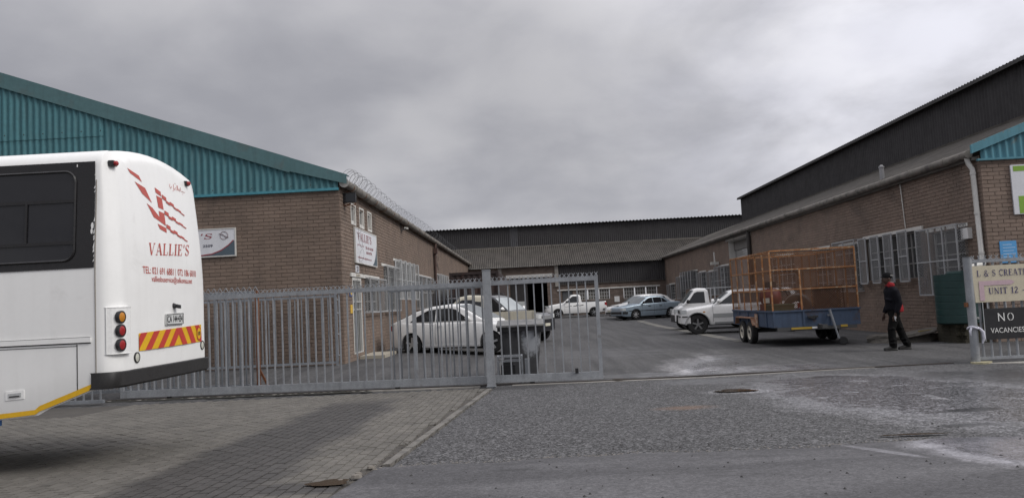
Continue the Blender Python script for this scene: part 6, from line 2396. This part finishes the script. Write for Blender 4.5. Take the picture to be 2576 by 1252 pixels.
# --- cream pickup with a drop-side tray (faces left)
sB = dict(xr=-2.15, xf=2.1, W=1.65, zb=.34, r=.32, ra=.38, wheels=(-1.2, 1.2), spokes=8, nk=.14, tk=.02, nose=.5, tail=.2, rho=.06,
          top=[(-2.15, .8), (-.42, .8), (-.38, 1.15), (1.0, 1.15), (1.25, 1.1), (1.9, 1.02), (2.05, .9), (2.1, .75)],
          belt=1.14, roof=[(-.5, 1.16), (-.46, 1.72), (-.38, 1.8), (.1, 1.83), (.4, 1.78), (1.1, 1.14)],
          side=[[(-.05, 1.2), (-.05, 1.68), (.3, 1.69), (.44, 1.62), (.86, 1.2)], [(-.36, 1.22), (-.36, 1.6), (-.14, 1.62), (-.14, 1.22)]], ws=(.46, 1.05), bands=lights(0, 0, (.74, .9), (.55, .7)) + [(1, .42, .58, .3, .03, trim_b, 'bumper', -1, 1)],
          handles=[(0, 1.0, 'door_handle')], mirror=(.85, 1.22), mmat=trim_b, shuts=[(-.2, .42, 1.1), (.9, .45, 1.1)])
tB = make_car('cream_pickup', 'old cream pickup with a drop side tray behind the white two door car', 'pickup', (-2.05, 27.6, gz(-2, 27)), radians(180), sB, car_cream)
tray(tB[0], -2.25, -.52, .85, .82, 1.2, car_cream, nm='drop_side_tray')
for x in (-2.2, -1.4, -.6):
    for sg in (-1, 1):
        one('stake', tB[0], car_cream, lambda k: k.box(x - .03, x + .03, sg * .865 - .015, sg * .865 + .015, .84, 1.2))

# --- black off-roader (faces right, turned to the camera)
sC = dict(sG)
sC.update(W=1.88, belt=1.2, top=[(-2.3, 1.16), (-2.25, 1.2), (.8, 1.2), (1.1, 1.17), (1.95, 1.08), (2.2, .98), (2.25, .85)], roof=[(-2.2, 1.2), (-2.1, 1.75), (-1.95, 1.84), (-.4, 1.87), (.1, 1.85), (.25, 1.8), (1.0, 1.18)],
          side=[[(-2.0, 1.25), (-1.95, 1.7), (-1.0, 1.73), (-1.0, 1.25)], [(-.92, 1.25), (-.92, 1.73), (-.1, 1.73), (-.1, 1.25)], [(-.03, 1.25), (-.03, 1.73), (.2, 1.7), (.72, 1.25)]],
          ws=(.32, .93), bands=lights(0, 0, (.9, 1.06), (.8, 1.02)) + [(1, .44, .66, .35, .014, car_black, 'bumper', -1, 1), (1, .86, 1.0, .2, .012, alloy, 'grille', -.42, .42)], strips=[], mirror=(.74, 1.28), mmat=car_white, plate_f=.6, wsmat=M('windscreen_pale', (.3, .33, .34), .08, fine=0), rimmat=alloy)
tC = make_car('black_offroader', 'black off road wagon with roof rails and a pale windscreen behind the cream pickup', 'suv', (-1.32, 30.6, gz(-1, 30)), radians(-24), sC, car_black)
one('roof_rail', tC[0], trim_b, lambda k: k.tube([(-1.9, .6, 1.84), (-1.8, .6, 1.93), (0, .6, 1.94), (.1, .6, 1.86)], .022, 6))
one('roof_rail', tC[0], trim_b, lambda k: k.tube([(-1.9, -.6, 1.84), (-1.8, -.6, 1.93), (0, -.6, 1.94), (.1, -.6, 1.86)], .022, 6))

# --- dark container against the left shed
cont_m = M('container_brown', (.035, .023, .022), .75, var=.18, streak=.35, dirt=((.09, .035, .02), 2, .5, .75, .5))
ct = thing('shipping_container', 'dark rusty corrugated shipping container between the left shed and the far doorway', 'container', (-2.65, 44, .1))
cx0, cx1, cy0, cy1, cz0, cz1 = -3.92, -1.46, 38.2, 50.2, .3, 3.18
k = MB()
corr(k, (cx0 + .1, cy0 + .05, 0), (1, 0, 0), (0, -1, 0), cx1 - cx0 - .2, lambda t: cz0 + .15, lambda t: cz1 - .12, pitch=.28, amp=.02)
corr(k, (cx1 - .03, cy0 + .1, 0), (0, 1, 0), (1, 0, 0), cy1 - cy0 - .2, lambda t: cz0 + .15, lambda t: cz1 - .12, pitch=.28, amp=.02)
corr(k, (cx0 + .03, cy0 + .1, 0), (0, 1, 0), (-1, 0, 0), cy1 - cy0 - .2, lambda t: cz0 + .15, lambda t: cz1 - .12, pitch=.28, amp=.02)
k.build('panels', cont_m, ct, smooth=50)
k = MB()
for x in (cx0, cx1 - .12):
    for y in (cy0, cy1 - .12):
        k.box(x, x + .12, y, y + .12, cz0, cz1)
for z0, z1 in ((cz0, cz0 + .16), (cz1 - .13, cz1 - .002)):
    k.box(cx0 + .12, cx1 - .12, cy0 + .01, cy0 + .11, z0, z1)
    k.box(cx0 + .01, cx0 + .11, cy0 + .12, cy1 - .12, z0, z1)
    k.box(cx1 - .11, cx1 - .01, cy0 + .12, cy1 - .12, z0, z1)
k.box(cx0 + .1, cx1 - .1, cy0 + .1, cy1 - .1, cz1 - .06, cz1 - .02)
k.box(cx0 + .1, cx1 - .1, cy0 + .2, cy1 - .2, cz0 + .0, cz0 + .1)
k.build('frame', cont_m, ct)
one('block', ct, conc, lambda k: (k.box(cx0 + .1, cx0 + .5, cy0 + .1, cy0 + .5, 0, .3), k.box(cx1 - .5, cx1 - .1, cy0 + .1, cy0 + .5, 0, .3), k.box(cx0 + .1, cx0 + .5, cy1 - .5, cy1 - .1, 0, .3), k.box(cx1 - .5, cx1 - .1, cy1 - .5, cy1 - .1, 0, .3)))
o = MB()
o.box(-1.15, -.35, 62.9, 62.94, 1.1, 1.62)
o.box(-.8, -.72, 62.94, 62.98, .2, 1.5)
o = o.build('notice_board', M('board_white', (.5, .52, .52), .5), loc=(-.75, 62.9, .2))
tag(o, 'small white board on a stand at the mouth of the big dark doorway', 'notice board')
# ================================================================ caged trailer
blue_p = M('trailer_blue', (.048, .074, .125), .65, var=.14, streak=.3, dirt=((.07, .04, .028), 2.4, .56, .72, .75))
cage_m = M('cage_rust', (.31, .135, .05), .8, var=.25, scale=9, fine=.2, fscale=35, dirt=((.46, .38, .26), 11, .5, .64, .75))
wire_r = M('wire_rust', (.14, .065, .032), .85, var=.2)
T0, T1, TY0, TY1 = 6.53, 8.86, 20.95, 25.0
tz = gz(7, 22)
trl = thing('trailer', 'blue flatbed trailer with a tall rusty orange mesh cage', 'trailer', (7.7, 23, 0))
ZB0, ZB1, ZT = .52, .93, 2.58
k = MB()
t = .05
k.box(T0, T1, TY0, TY0 + t, ZB0, ZB1)
k.box(T0, T1, TY1 - t, TY1, ZB0, ZB1)
k.box(T0, T0 + t, TY0 + t, TY1 - t, ZB0, ZB1)
k.box(T1 - t, T1, TY0 + t, TY1 - t, ZB0, ZB1)
k.box(T0 + t, T1 - t, TY0 + t, TY1 - t, ZB0 + .1, ZB0 + .16)
for x in (T0 + .003, T0 + .8, T1 - .8):
    k.box(x, x + .05, TY0 - .02, TY0, ZB0, ZB1)
for y in (TY0 + .5, TY0 + 1.4, TY0 + 2.3, TY0 + 3.2):
    k.box(T0 - .025, T0, y, y + .06, ZB0, ZB1)
k.box(T0 - .02, T1 + .02, TY0 - .03, TY0 + .02, ZB1, ZB1 + .045)
k.box(T0 - .03, T0 + .02, TY0 + .02, TY1, ZB1, ZB1 + .045)
k.box(T1 - .02, T1 + .03, TY0 + .02, TY1, ZB1, ZB1 + .045)
k.build('bed', blue_p, trl)
one('chassis', trl, M('chassis_grey', (.07, .07, .07), .8), lambda k: (k.box(T0 + .1, T1 - .1, TY0 - .01, TY0 + .09, .43, ZB0 - .003), k.box(T0 + .5, T0 + .6, TY0 + .1, TY1, .4, .51), k.box(T1 - .6, T1 - .5, TY0 + .1, TY1, .4, .51), k.box(T0 - .1, T1 + .1, 22.95, 23.05, .32, .4), k.box(T0 - .1, T1 + .1, 23.72, 23.82, .32, .4)))
one('reflective_strip', trl, M('strip_yellow', (.42, .28, .04), .6, var=.1), lambda k: k.box(7.0, 7.55, TY0 - .026, TY0 - .012, .455, .51))
one('white_marker', trl, white_p, lambda k: k.box(7.555, 7.69, TY0 - .026, TY0 - .012, .46, .51))
one('reflective_strip', trl, M('strip_yellow', (.42, .28, .04), .6, var=.1), lambda k: k.box(8.32, 8.5, TY0 - .026, TY0 - .012, .47, .53))
one('latch', trl, trim_b, lambda k: (k.bar((7.45, TY0 - .04, .77), (7.72, TY0 - .04, .78), .05), k.tube([(7.5, TY0 - .03, .75), (7.58, TY0 - .1, .73), (7.66, TY0 - .03, .75)], .015, 6)))
# tandem wheels
for y in (22.98, 23.78):
    for x, sg in ((T0 - .0, -1), (T1 + .0, 1)):
        k = MB()
        k.lathe([(.2, -.09), (.30, -.09), (.325, -.06), (.325, .06), (.30, .09), (.2, .09)], (x, y, .325 + tz), (1, 0, 0), 26)
        w_ = k.build('wheel', tyre_m, trl, smooth=35)
        k = MB()
        k.lathe([(0, .07 * sg), (.1, .085 * sg), (.17, .05 * sg), (.205, .088 * sg)], (x, y, .325 + tz), (1, 0, 0), 20)
        k.build('rim', M('rim_cream', (.5, .47, .4), .5, var=.15), w_, smooth=40)
for x, sg in ((T0, -1), (T1, 1)):
    k = MB()
    xa, xb = (x - .14, x + .06) if sg < 0 else (x - .06, x + .14)
    k.box(xa, xb, 22.58, 24.18, .745, .78)
    k.prism([(xa, 22.58, .745), (xb, 22.58, .745), (xb, 22.45, .55), (xa, 22.45, .55)], (0, .012, .01))
    k.prism([(xa, 24.18, .745), (xb, 24.18, .745), (xb, 24.3, .55), (xa, 24.3, .55)], (0, .012, .01))
    k.build('mudguard', M('mudguard_rust', (.3, .16, .1), .85, var=.25, dirt=((.5, .42, .34), 6, .5, .65, .7)), trl)
one('rust_bracket', trl, M('mudguard_rust', (.3, .16, .1), .85), lambda k: k.box(T0 - .06, T0 - .022, 22.25, 22.44, .5, .88))
# jockey wheel
jk = MB()
jk.tube([(8.02, TY0 - .1, .95), (8.12, TY0 - .16, .45)], .035, 8)
jk.tube([(8.12, TY0 - .16, .45), (8.17, TY0 - .2, .2)], .025, 8)
jk.bar((8.14, TY0 - .2, .24), (8.26, TY0 - .22, .1), .04)
jk.bar((8.0, TY0 - .02, .8), (8.06, TY0 - .12, .8), .05)
jk = jk.build('jockey_stand', galv_d, trl, smooth=40)
k = MB()
k.lathe([(0, -.03), (.1, -.03), (.115, -.015), (.115, .015), (.1, .03), (0, .03)], (8.27, TY0 - .23, .115), (.3, 1, 0), 18)
k.build('jockey_wheel', rubber, jk, smooth=35)
one('coupling', trl, M('chassis_grey', (.07, .07, .07), .8), lambda k: (k.bar((7.75, TY0 + .05, .55), (7.78, TY0 - .28, .5), .08), k.obox((7.78, TY0 - .3, .52), (.07, 0, 0), (0, .05, 0), (0, 0, .05))))
# cage frame
k = MB()
xsv = [T0, T0 + .02 + (T1 - T0) * .5, T1]
b_ = .038
for x in (T0 + .02, T1 - .02):
    for i, y in enumerate([TY0 + .02, TY0 + .68, TY0 + 1.36, TY0 + 2.04, TY0 + 2.72, TY0 + 3.38, TY1 - .02]):
        w_ = b_ if i in (0, 6, 1, 2) else b_ * .75
        k.box(x - w_ / 2, x + w_ / 2, y - w_ / 2, y + w_ / 2, ZB1 + .04, ZT)
for y in (TY0 + .02, TY1 - .02):
    for x in (T0 + .80, T0 + 1.56):
        if y > 24 or x < T0 + 1:
            k.box(x - .02, x + .02, y - .02, y + .02, ZB1 + .04, 2.06 if y < 24 else ZT)
for z in (1.52, 2.06, ZT):
    w_ = .032 if z < ZT else .042
    for x in (T0 + .02, T1 - .02):
        k.bar((x, TY0 + .02, z), (x, TY1 - .02, z), w_)
    for y in (TY0 + .02, TY1 - .02):
        k.bar((T0 + .02, y, z + .012), (T1 - .02, y, z + .02), w_)
for y in (TY0 + 1.3, TY0 + 2.7):
    k.bar((T0 + .02, y, ZT - .01), (T1 - .02, y, ZT - .01), .03)
k.build('cage_frame', cage_m, trl)
k = MB()
lattice(k, (T0 + .02, TY0 + .05, ZB1 + .04), (T1 - T0 - .04, 0, 0), (0, 0, ZT - ZB1 - .05), .055, .0088)
lattice(k, (T0 + .02, TY1 - .05, ZB1 + .04), (T1 - T0 - .04, 0, 0), (0, 0, ZT - ZB1 - .05), .055, .0088)
lattice(k, (T0 + .045, TY0 + .02, ZB1 + .04), (0, TY1 - TY0 - .04, 0), (0, 0, ZT - ZB1 - .05), .055, .0088)
lattice(k, (T1 - .045, TY0 + .02, ZB1 + .04), (0, TY1 - TY0 - .04, 0), (0, 0, ZT - ZB1 - .05), .055, .0088)
k.build('wire_mesh', wire_r, trl, kind='stuff')

# load in the trailer
o = MB()
o.lathe([(.17, -.11), (.27, -.13), (.36, -.1), (.38, 0), (.36, .1), (.27, .13), (.17, .11), (.17, -.11)], (7.5, 21.75, 1.05), (.55, 1, .25), 26)
o = o.build('tyre', M('worn_tyre', (.075, .065, .06), .95, var=.12), smooth=40, loc=(7.5, 21.7, .68))
tag(o, 'large worn grey tyre leaning inside the cage of the trailer', 'tyre')
o = MB()
o.box(6.68, 7.25, 21.3, 22.0, .70, 1.1)
o.box(6.66, 7.27, 21.28, 22.02, 1.1, 1.14)
o = o.build('crate', M('crate_green', (.035, .075, .04), .7, var=.1), loc=(6.95, 21.6, .68))
tag(o, 'dark green crate in the near left corner of the caged trailer', 'crate')
eng = thing('machine', 'dull red machine with a rounded housing standing behind the green crate in the trailer', 'machine', (6.95, 22.4, .68))
redm = M('machine_red', (.16, .03, .03), .6, var=.15)
one('housing', eng, redm, lambda k: (k.lathe([(0, 0), (.24, 0), (.3, .12), (.3, .3), (.2, .42), (0, .45)], (6.95, 22.4, 1.15), (0, 0, 1), 18), k.box(6.72, 7.25, 22.2, 22.7, .68, 1.15)), smooth=40)
one('engine', eng, black, lambda k: (k.box(6.85, 7.1, 22.25, 22.5, 1.6, 1.78), k.tube([(7.1, 22.3, 1.65), (7.35, 22.25, 1.5), (7.5, 22.2, 1.2)], .03, 6)))
one('white_panel', eng, pipe_w, lambda k: k.box(6.63, 6.8, 22.0, 22.04, 1.18, 1.32))
bn = thing('wire_bundle', 'dark bundle of folded wire mesh at the right end of the trailer cage', 'wire mesh', (8.3, 22, .68))
k = MB()
for j in range(4):
    y = 21.45 + j * .12
    lattice(k, (7.92, y, .95), (.75, .06 * (j % 2), 0), (.02, .05, .62), .07, .014)
for p, q in (((7.92, 21.45, .95), (8.67, 21.45, .95)), ((7.92, 21.5, 1.57), (8.67, 21.5, 1.57)), ((7.92, 21.45, .95), (7.92, 21.5, 1.57)), ((8.67, 21.45, .95), (8.67, 21.5, 1.57))):
    k.bar(p, q, .03)
k.build('folded_mesh', M('mesh_dark', (.035, .028, .026), .85), bn)

# ================================================================ wheeled bin and gate motor
bin_m = M('bin_charcoal', (.055, .056, .06), .75, var=.2, scale=3, streak=.2, dirt=((.45, .46, .48), 2.2, .52, .66, .0))


def bin_smear(m):
    t = m.node_tree
    b = t.nodes['Principled BSDF']
    src = b.inputs['Base Color'].links[0].from_socket
    geo = N(t, 'ShaderNodeNewGeometry')
    sx = N(t, 'ShaderNodeSeparateXYZ')
    t.links.new(geo.outputs['Position'], sx.inputs[0])
    u = math_node(t, 'DIVIDE', math_node(t, 'ADD', sx.outputs[0], .02), .2)
    v = math_node(t, 'DIVIDE', math_node(t, 'SUBTRACT', sx.outputs[2], .74), .34)
    r = math_node(t, 'ADD', math_node(t, 'MULTIPLY', u, u), math_node(t, 'MULTIPLY', v, v))
    r = math_node(t, 'ADD', r, math_node(t, 'MULTIPLY', math_node(t, 'SUBTRACT', noise(t, geo.outputs['Position'], 9, 6, .7), .5), 2.2))
    f = maprange(t, r, .2, 1.2, .8, 0)
    t.links.new(mixcol(t, f, src, (.4, .42, .45)), b.inputs['Base Color'])


bin_smear(bin_m)
bn_ = thing('rubbish_bin', 'large charcoal rubbish bin with a pale paint smear standing behind the gate', 'bin', (-.22, 16.5, 0))
k = MB()
nn = 6
rings = []
for z, hx_, hy_ in ((.06, .33, .3), (.5, .385, .35), (1.0, .44, .4)):
    r = .05
    ring = []
    for cx_, cy_, q0 in ((hx_ - r, hy_ - r, 0), (-hx_ + r, hy_ - r, 90), (-hx_ + r, -hy_ + r, 180), (hx_ - r, -hy_ + r, 270)):
        ring += [(-.22 + cx_ + r * cos(radians(q0 + 30 * i)), 16.5 + cy_ + r * sin(radians(q0 + 30 * i)), z) for i in range(4)]
    rings.append(ring)
n = len(rings[0])
k.add([p for r in rings for p in r], [(i * n + j, i * n + (j + 1) % n, (i + 1) * n + (j + 1) % n, (i + 1) * n + j) for i in range(2) for j in range(n)] + [tuple(range(n))])
k.build('bin_body', bin_m, bn_, smooth=40)
one('rim', bn_, black, lambda k: (k.box(-.70, .26, 16.06, 16.10, .96, 1.05), k.box(-.70, .26, 16.90, 16.94, .96, 1.05), k.box(-.70, -.66, 16.10, 16.90, .96, 1.05), k.box(.22, .26, 16.10, 16.90, .96, 1.05)))
one('lid', bn_, M('bin_lid', (.14, .14, .14), .7, var=.2, dirt=((.35, .34, .31), 5, .5, .7, .6)), lambda k: k.prism([(-.72, 16.02, 1.05), (.28, 16.02, 1.05), (.28, 16.96, 1.14), (-.72, 16.96, 1.14)], (0, 0, .035)))
for x in (-.5, -.3, -.1, .08):
    one('rib', bn_, black, lambda k: k.box(x - .015, x + .015, 16.075, 16.11, .84, .96))
for x in (-.5, .06):
    k = MB()
    k.lathe([(0, -.02), (.08, -.02), (.08, .02), (0, .02)], (x, 16.32, .08), (1, 0, 0), 14)
    k.build('wheel', rubber, bn_)

mt = thing('gate_motor', 'black gate motor inside a small galvanised cage beside the gate post', 'gate motor', (-.45, 15.25, 0))
one('motor', mt, black, lambda k: (k.prism([(-.62, 15.12, .06), (-.34, 15.12, .06), (-.34, 15.38, .06), (-.62, 15.38, .06)], (0, 0, .28)), k.prism([(-.58, 15.15, .34), (-.38, 15.15, .34), (-.40, 15.35, .34), (-.56, 15.35, .34)], (0, .01, .06))))
one('plinth', mt, conc, lambda k: k.box(-.68, -.28, 15.08, 15.42, -.02, .06))
k = MB()
for x in (-.69, -.22):
    for y in (15.06, 15.44):
        k.box(x, x + .03, y, y + .03, 0, .52)
for y in (15.06, 15.44):
    k.box(-.66, -.22, y, y + .03, .49, .52)
    k.box(-.66, -.22, y, y + .03, .41, .43)
for x in (-.69, -.22):
    k.box(x, x + .03, 15.09, 15.44, .49, .52)
for i in range(6):
    k.box(-.64 + i * .08, -.63 + i * .08, 15.09, 15.44, .5, .51)
k.build('guard', galv, mt)
one('cable_box', mt, galv_d, lambda k: k.box(-.15, -.05, 15.1, 15.2, .0, .45))

# ================================================================ the walking man
px0, py0 = 8.5, 18.3
man = thing('person', 'man in black cap, trousers and dark jacket with red hood walking across the yard', 'person', (px0, py0, 0))
skin = M('skin_dark', (.07, .04, .028), .55, var=.08)
jk_m = M('jacket_black', (.0095, .0095, .013), .9, var=.25, scale=9, bump=.6, bscale=25, spec=.12)
red_c = M('jacket_red', (.26, .025, .03), .9, var=.15, scale=8, spec=.1)
trs = M('trousers_black', (.008, .0078, .008), .9, var=.25, scale=8, bump=.6, bscale=20, spec=.1)
shoe = M('shoe_black', (.018, .017, .016), .6, var=.1)
sole = M('shoe_sole', (.12, .11, .1), .8)


def blob(mb, pts, n=12):
    """Closed tube of elliptical rings: pts = [(centre, rx, ry)], rx across the walking direction's side (y), ry along x."""
    rings = []
    L = len(pts)
    for i, (c, ry, rx) in enumerate(pts):
        c = Vector(c)
        a = Vector(pts[max(0, i - 1)][0])
        b = Vector(pts[min(L - 1, i + 1)][0])
        d = (b - a).normalized()
        ux = Vector((1, 0, 0)) - d * d.x
        if ux.length < .2:
            ux = Vector((0, 0, 1)) - d * d.z
        ux.normalize()
        uy = d.cross(ux).normalized()
        rings.append([c + ux * rx * cos(2 * pi * j / n) + uy * ry * sin(2 * pi * j / n) for j in range(n)])
    fs = [(i * n + j, i * n + (j + 1) % n, (i + 1) * n + (j + 1) % n, (i + 1) * n + j) for i in range(L - 1) for j in range(n)]
    fs += [tuple(range(n - 1, -1, -1)), tuple((L - 1) * n + j for j in range(n))]
    mb.add([p for r in rings for p in r], fs)


def cloth_part(name, mat, fill, vox=.014, parent=None, sm=2):
    k = MB()
    fill(k)
    o = k.build(name, mat, parent or man, recalc=True)
    r = o.modifiers.new('union', 'REMESH')
    r.mode = 'VOXEL'
    r.voxel_size = vox
    r.use_smooth_shade = True
    s_ = o.modifiers.new('soft', 'SMOOTH')
    s_.iterations = sm
    s_.factor = .5
    return o


X, Y = px0, py0
hip = (X + .02, Y, .93)
# he faces -x: forward is negative x; the near side is -y
def body_fill(k):
    # head, neck
    blob(k, [((X - .04, Y, 1.50), .058, .062), ((X - .055, Y, 1.57), .056, .06), ((X - .07, Y, 1.60), .06, .07)])
    blob(k, [((X - .095, Y, 1.565), .03, .03), ((X - .09, Y, 1.58), .055, .07), ((X - .08, Y, 1.63), .072, .09), ((X - .075, Y, 1.68), .077, .098), ((X - .07, Y, 1.73), .074, .094), ((X - .068, Y, 1.77), .055, .07), ((X - .066, Y, 1.79), .02, .03)], 14)
    # nose, brow, chin, ears
    blob(k, [((X - .165, Y, 1.69), .012, .012), ((X - .178, Y, 1.665), .014, .014), ((X - .185, Y, 1.645), .017, .016), ((X - .168, Y, 1.635), .016, .012)], 8)
    blob(k, [((X - .155, Y - .04, 1.70), .012, .012), ((X - .165, Y, 1.703), .012, .014), ((X - .155, Y + .04, 1.70), .012, .012)], 8)
    blob(k, [((X - .165, Y - .02, 1.608), .008, .008), ((X - .172, Y, 1.61), .012, .012), ((X - .165, Y + .02, 1.608), .008, .008)], 8)
    for sg in (-1, 1):
        blob(k, [((X - .06, Y + sg * .078, 1.64), .008, .014), ((X - .055, Y + sg * .085, 1.665), .009, .02), ((X - .052, Y + sg * .082, 1.69), .007, .014)], 8)
    # trunk under the clothes
    blob(k, [((X + .02, Y, .88), .12, .09), ((X + .02, Y, 1.0), .135, .095), ((X + .0, Y, 1.2), .14, .1), ((X - .01, Y, 1.38), .15, .1), ((X - .03, Y, 1.48), .08, .07), ((X - .04, Y, 1.53), .055, .058)])
    # legs
    for sg, kx, kz, ax in ((-1, X - .12, .50, X - .12), (1, X + .16, .50, X + .30)):
        yo = Y + sg * .09
        blob(k, [((X + .02, yo, .92), .075, .08), ((X + (kx - X) * .5, yo, .71), .068, .072), ((kx, yo, kz), .05, .052), ((kx + (ax - kx) * .5, yo, .28), .046, .05), ((ax, yo, .09), .034, .036)])
        blob(k, [((ax + .05, yo, .06), .03, .03), ((ax - .05, yo, .055), .036, .035), ((ax - .16, yo, .045), .03, .025)])
    # arms
    for sg, ex, hx in ((-1, X + .05, X - .03), (1, X + .04, X - .10)):
        yo = Y + sg * .2
        blob(k, [((X - .01, Y + sg * .14, 1.42), .05, .05), ((X + .01, yo, 1.36), .046, .048), ((ex, yo + sg * .03, 1.10), .038, .04), ((hx, yo + sg * .02, .86), .026, .028), ((hx - .012, yo + sg * .015, .82), .02, .026)])
        # palm and fingers, relaxed and slightly curled
        blob(k, [((hx - .012, yo + sg * .015, .83), .014, .026), ((hx - .02, yo + sg * .012, .79), .016, .042), ((hx - .028, yo + sg * .01, .745), .014, .042)], 10)
        for i, (dx, ln) in enumerate(((-.034, .072), (-.012, .08), (.01, .074), (.03, .058))):
            b0 = Vector((hx - .028 + dx, yo + sg * .01, .752))
            blob(k, [(b0, .0085, .0085), (b0 + Vector((-.004, -sg * .008, -ln * .5)), .0085, .0085), (b0 + Vector((-.01, -sg * .03, -ln * .9)), .0075, .0075)], 8)
        b0 = Vector((hx - .055, yo + sg * .01, .80))
        blob(k, [(b0 + Vector((.02, 0, .005)), .011, .011), (b0 + Vector((-.008, -sg * .01, -.03)), .01, .01), (b0 + Vector((-.016, -sg * .022, -.062)), .008, .008)], 8)


cloth_part('body', skin, body_fill, .0072, sm=1)
for sg in (-1, 1):
    one('eye', man, M('eye_white', (.4, .38, .35), .3), lambda k: k.lathe([(0, -.011), (.008, -.008), (.011, 0), (.008, .008), (0, .011)], (X - .152, Y + sg * .032, 1.682), (1, 0, 0), 10))


def jacket_fill(k):
    blob(k, [((X + .035, Y, .93), .2, .165), ((X + .035, Y, .99), .205, .175), ((X + .03, Y, 1.10), .205, .17), ((X + .02, Y, 1.25), .215, .165), ((X + .005, Y, 1.38), .215, .15), ((X - .01, Y, 1.44), .17, .12), ((X - .03, Y, 1.49), .1, .09), ((X - .04, Y, 1.52), .08, .085)], 18)
    for sg, ex, hx in ((-1, X + .055, X - .025), (1, X + .04, X - .10)):
        yo = Y + sg * .21
        blob(k, [((X - .01, Y + sg * .12, 1.43), .07, .075), ((X + .005, yo, 1.37), .075, .085), ((X + .035, yo + sg * .025, 1.22), .072, .08), ((ex, yo + sg * .035, 1.08), .062, .072), ((ex + (hx - ex) * .6, yo + sg * .025, .95), .055, .062), ((hx + .01, yo + sg * .02, .865), .045, .05)], 12)
    # folds
    for z, dx in ((1.05, .13), (1.16, -.14), (1.28, .14)):
        blob(k, [((X + dx * .6, Y - .18, z), .02, .03), ((X + dx, Y - .1, z + .03), .03, .03), ((X + dx * 1.1, Y + .02, z + .05), .02, .02)], 8)


cloth_part('jacket', jk_m, jacket_fill, .014, sm=2)


def red_fill(k):
    blob(k, [((X + .07, Y, .885), .2, .165), ((X + .07, Y, .96), .205, .172), ((X + .075, Y, 1.06), .19, .15), ((X + .085, Y + .02, 1.15), .12, .10)], 18)


cloth_part('jacket_hem', red_c, red_fill, .014, sm=2)


def hood_fill(k):
    blob(k, [((X - .09, Y, 1.48), .08, .04), ((X - .04, Y, 1.505), .115, .105), ((X + .01, Y, 1.53), .118, .1), ((X + .03, Y, 1.56), .095, .07), ((X + .035, Y, 1.575), .06, .04)], 16)


cloth_part('hood', red_c, hood_fill, .012, sm=2)


def cap_fill(k):
    blob(k, [((X - .06, Y, 1.685), .088, .107), ((X - .058, Y, 1.73), .092, .112), ((X - .055, Y, 1.78), .08, .098), ((X - .05, Y, 1.815), .045, .06), ((X - .05, Y, 1.825), .015, .02)], 18)
    k.prism([(X - .14, Y - .07, 1.715), (X - .2, Y - .055, 1.705), (X - .215, Y, 1.705), (X - .2, Y + .055, 1.705), (X - .14, Y + .07, 1.715)], (0, 0, .016))


cloth_part('cap', M('cap_black', (.009, .009, .01), .9, spec=.1), cap_fill, .009, sm=1)
one('cap_badge', man, pipe_w, lambda k: k.obox((X + .005, Y - .099, 1.745), (.03, 0, -.004), (0, .004, 0), (0, 0, .008)))
one('jacket_badge', man, pipe_w, lambda k: k.obox((X + .04, Y - .232 - .045, 1.30), (.012, 0, 0), (0, .004, 0), (0, 0, .02)))


def trouser_fill(k):
    blob(k, [((X + .03, Y, .82), .15, .12), ((X + .03, Y, .90), .17, .135), ((X + .03, Y, 1.0), .165, .13)], 16)
    for sg, kx, kz, ax in ((-1, X - .10, .50, X - .10), (1, X + .17, .50, X + .31)):
        yo = Y + sg * .09
        blob(k, [((X + .02, yo, .92), .085, .115), ((X + .02 + (kx - X) * .35, yo, .76), .088, .115), ((kx, yo, kz), .078, .09), ((kx + (ax - kx) * .5, yo, .3), .075, .088), ((ax + .01, yo, .13), .07, .088), ((ax + .01, yo, .075), .068, .085)], 14)
        for z in (.16, .24, .5):
            f_ = (kz - z) / kz if z < kz else 0
            c = kx + (ax - kx) * f_
            blob(k, [((c - .075, yo - .05, z), .015, .02), ((c, yo - .09, z + .015), .02, .03), ((c + .08, yo - .04, z - .01), .015, .02)], 8)


cloth_part('trousers', trs, trouser_fill, .013, sm=2)
for sg, ax, tilt in ((-1, X - .11, 0.0), (1, X + .30, 0.0)):
    yo = Y + sg * .09

    def shoe_fill(k):
        blob(k, [((ax + .095, yo, .055), .035, .03), ((ax + .06, yo, .065), .045, .05), ((ax - .02, yo, .07), .047, .055), ((ax - .11, yo, .055), .05, .04), ((ax - .185, yo, .045), .04, .03), ((ax - .205, yo, .04), .02, .018)], 14)
        k.box(ax - .19, ax + .1, yo - .045, yo + .045, .004, .03)
    sh_ = cloth_part('shoe', shoe, shoe_fill, .009, sm=1)
o = MB()
o.tube([(X - .07, Y - .235, .80), (X - .065, Y - .24, .72), (X - .05, Y - .24, .68)], [.012, .012, .005], 6)
o.obox((X - .06, Y - .24, .765), (.02, 0, .004), (0, .008, 0), (0, 0, .022))
o = o.build('keys', steel_w, loc=(X - .06, Y - .24, .7))
tag(o, 'small bright bunch of keys held in the hand of the walking man', 'keys')

# ---------------------------------------------------------------- final check of names
for o in list(bpy.data.objects):
    if o.type == 'MESH' and o.parent is None and o.get('kind') is None and o.get('label') is None:
        print('UNTAGGED', o.name)
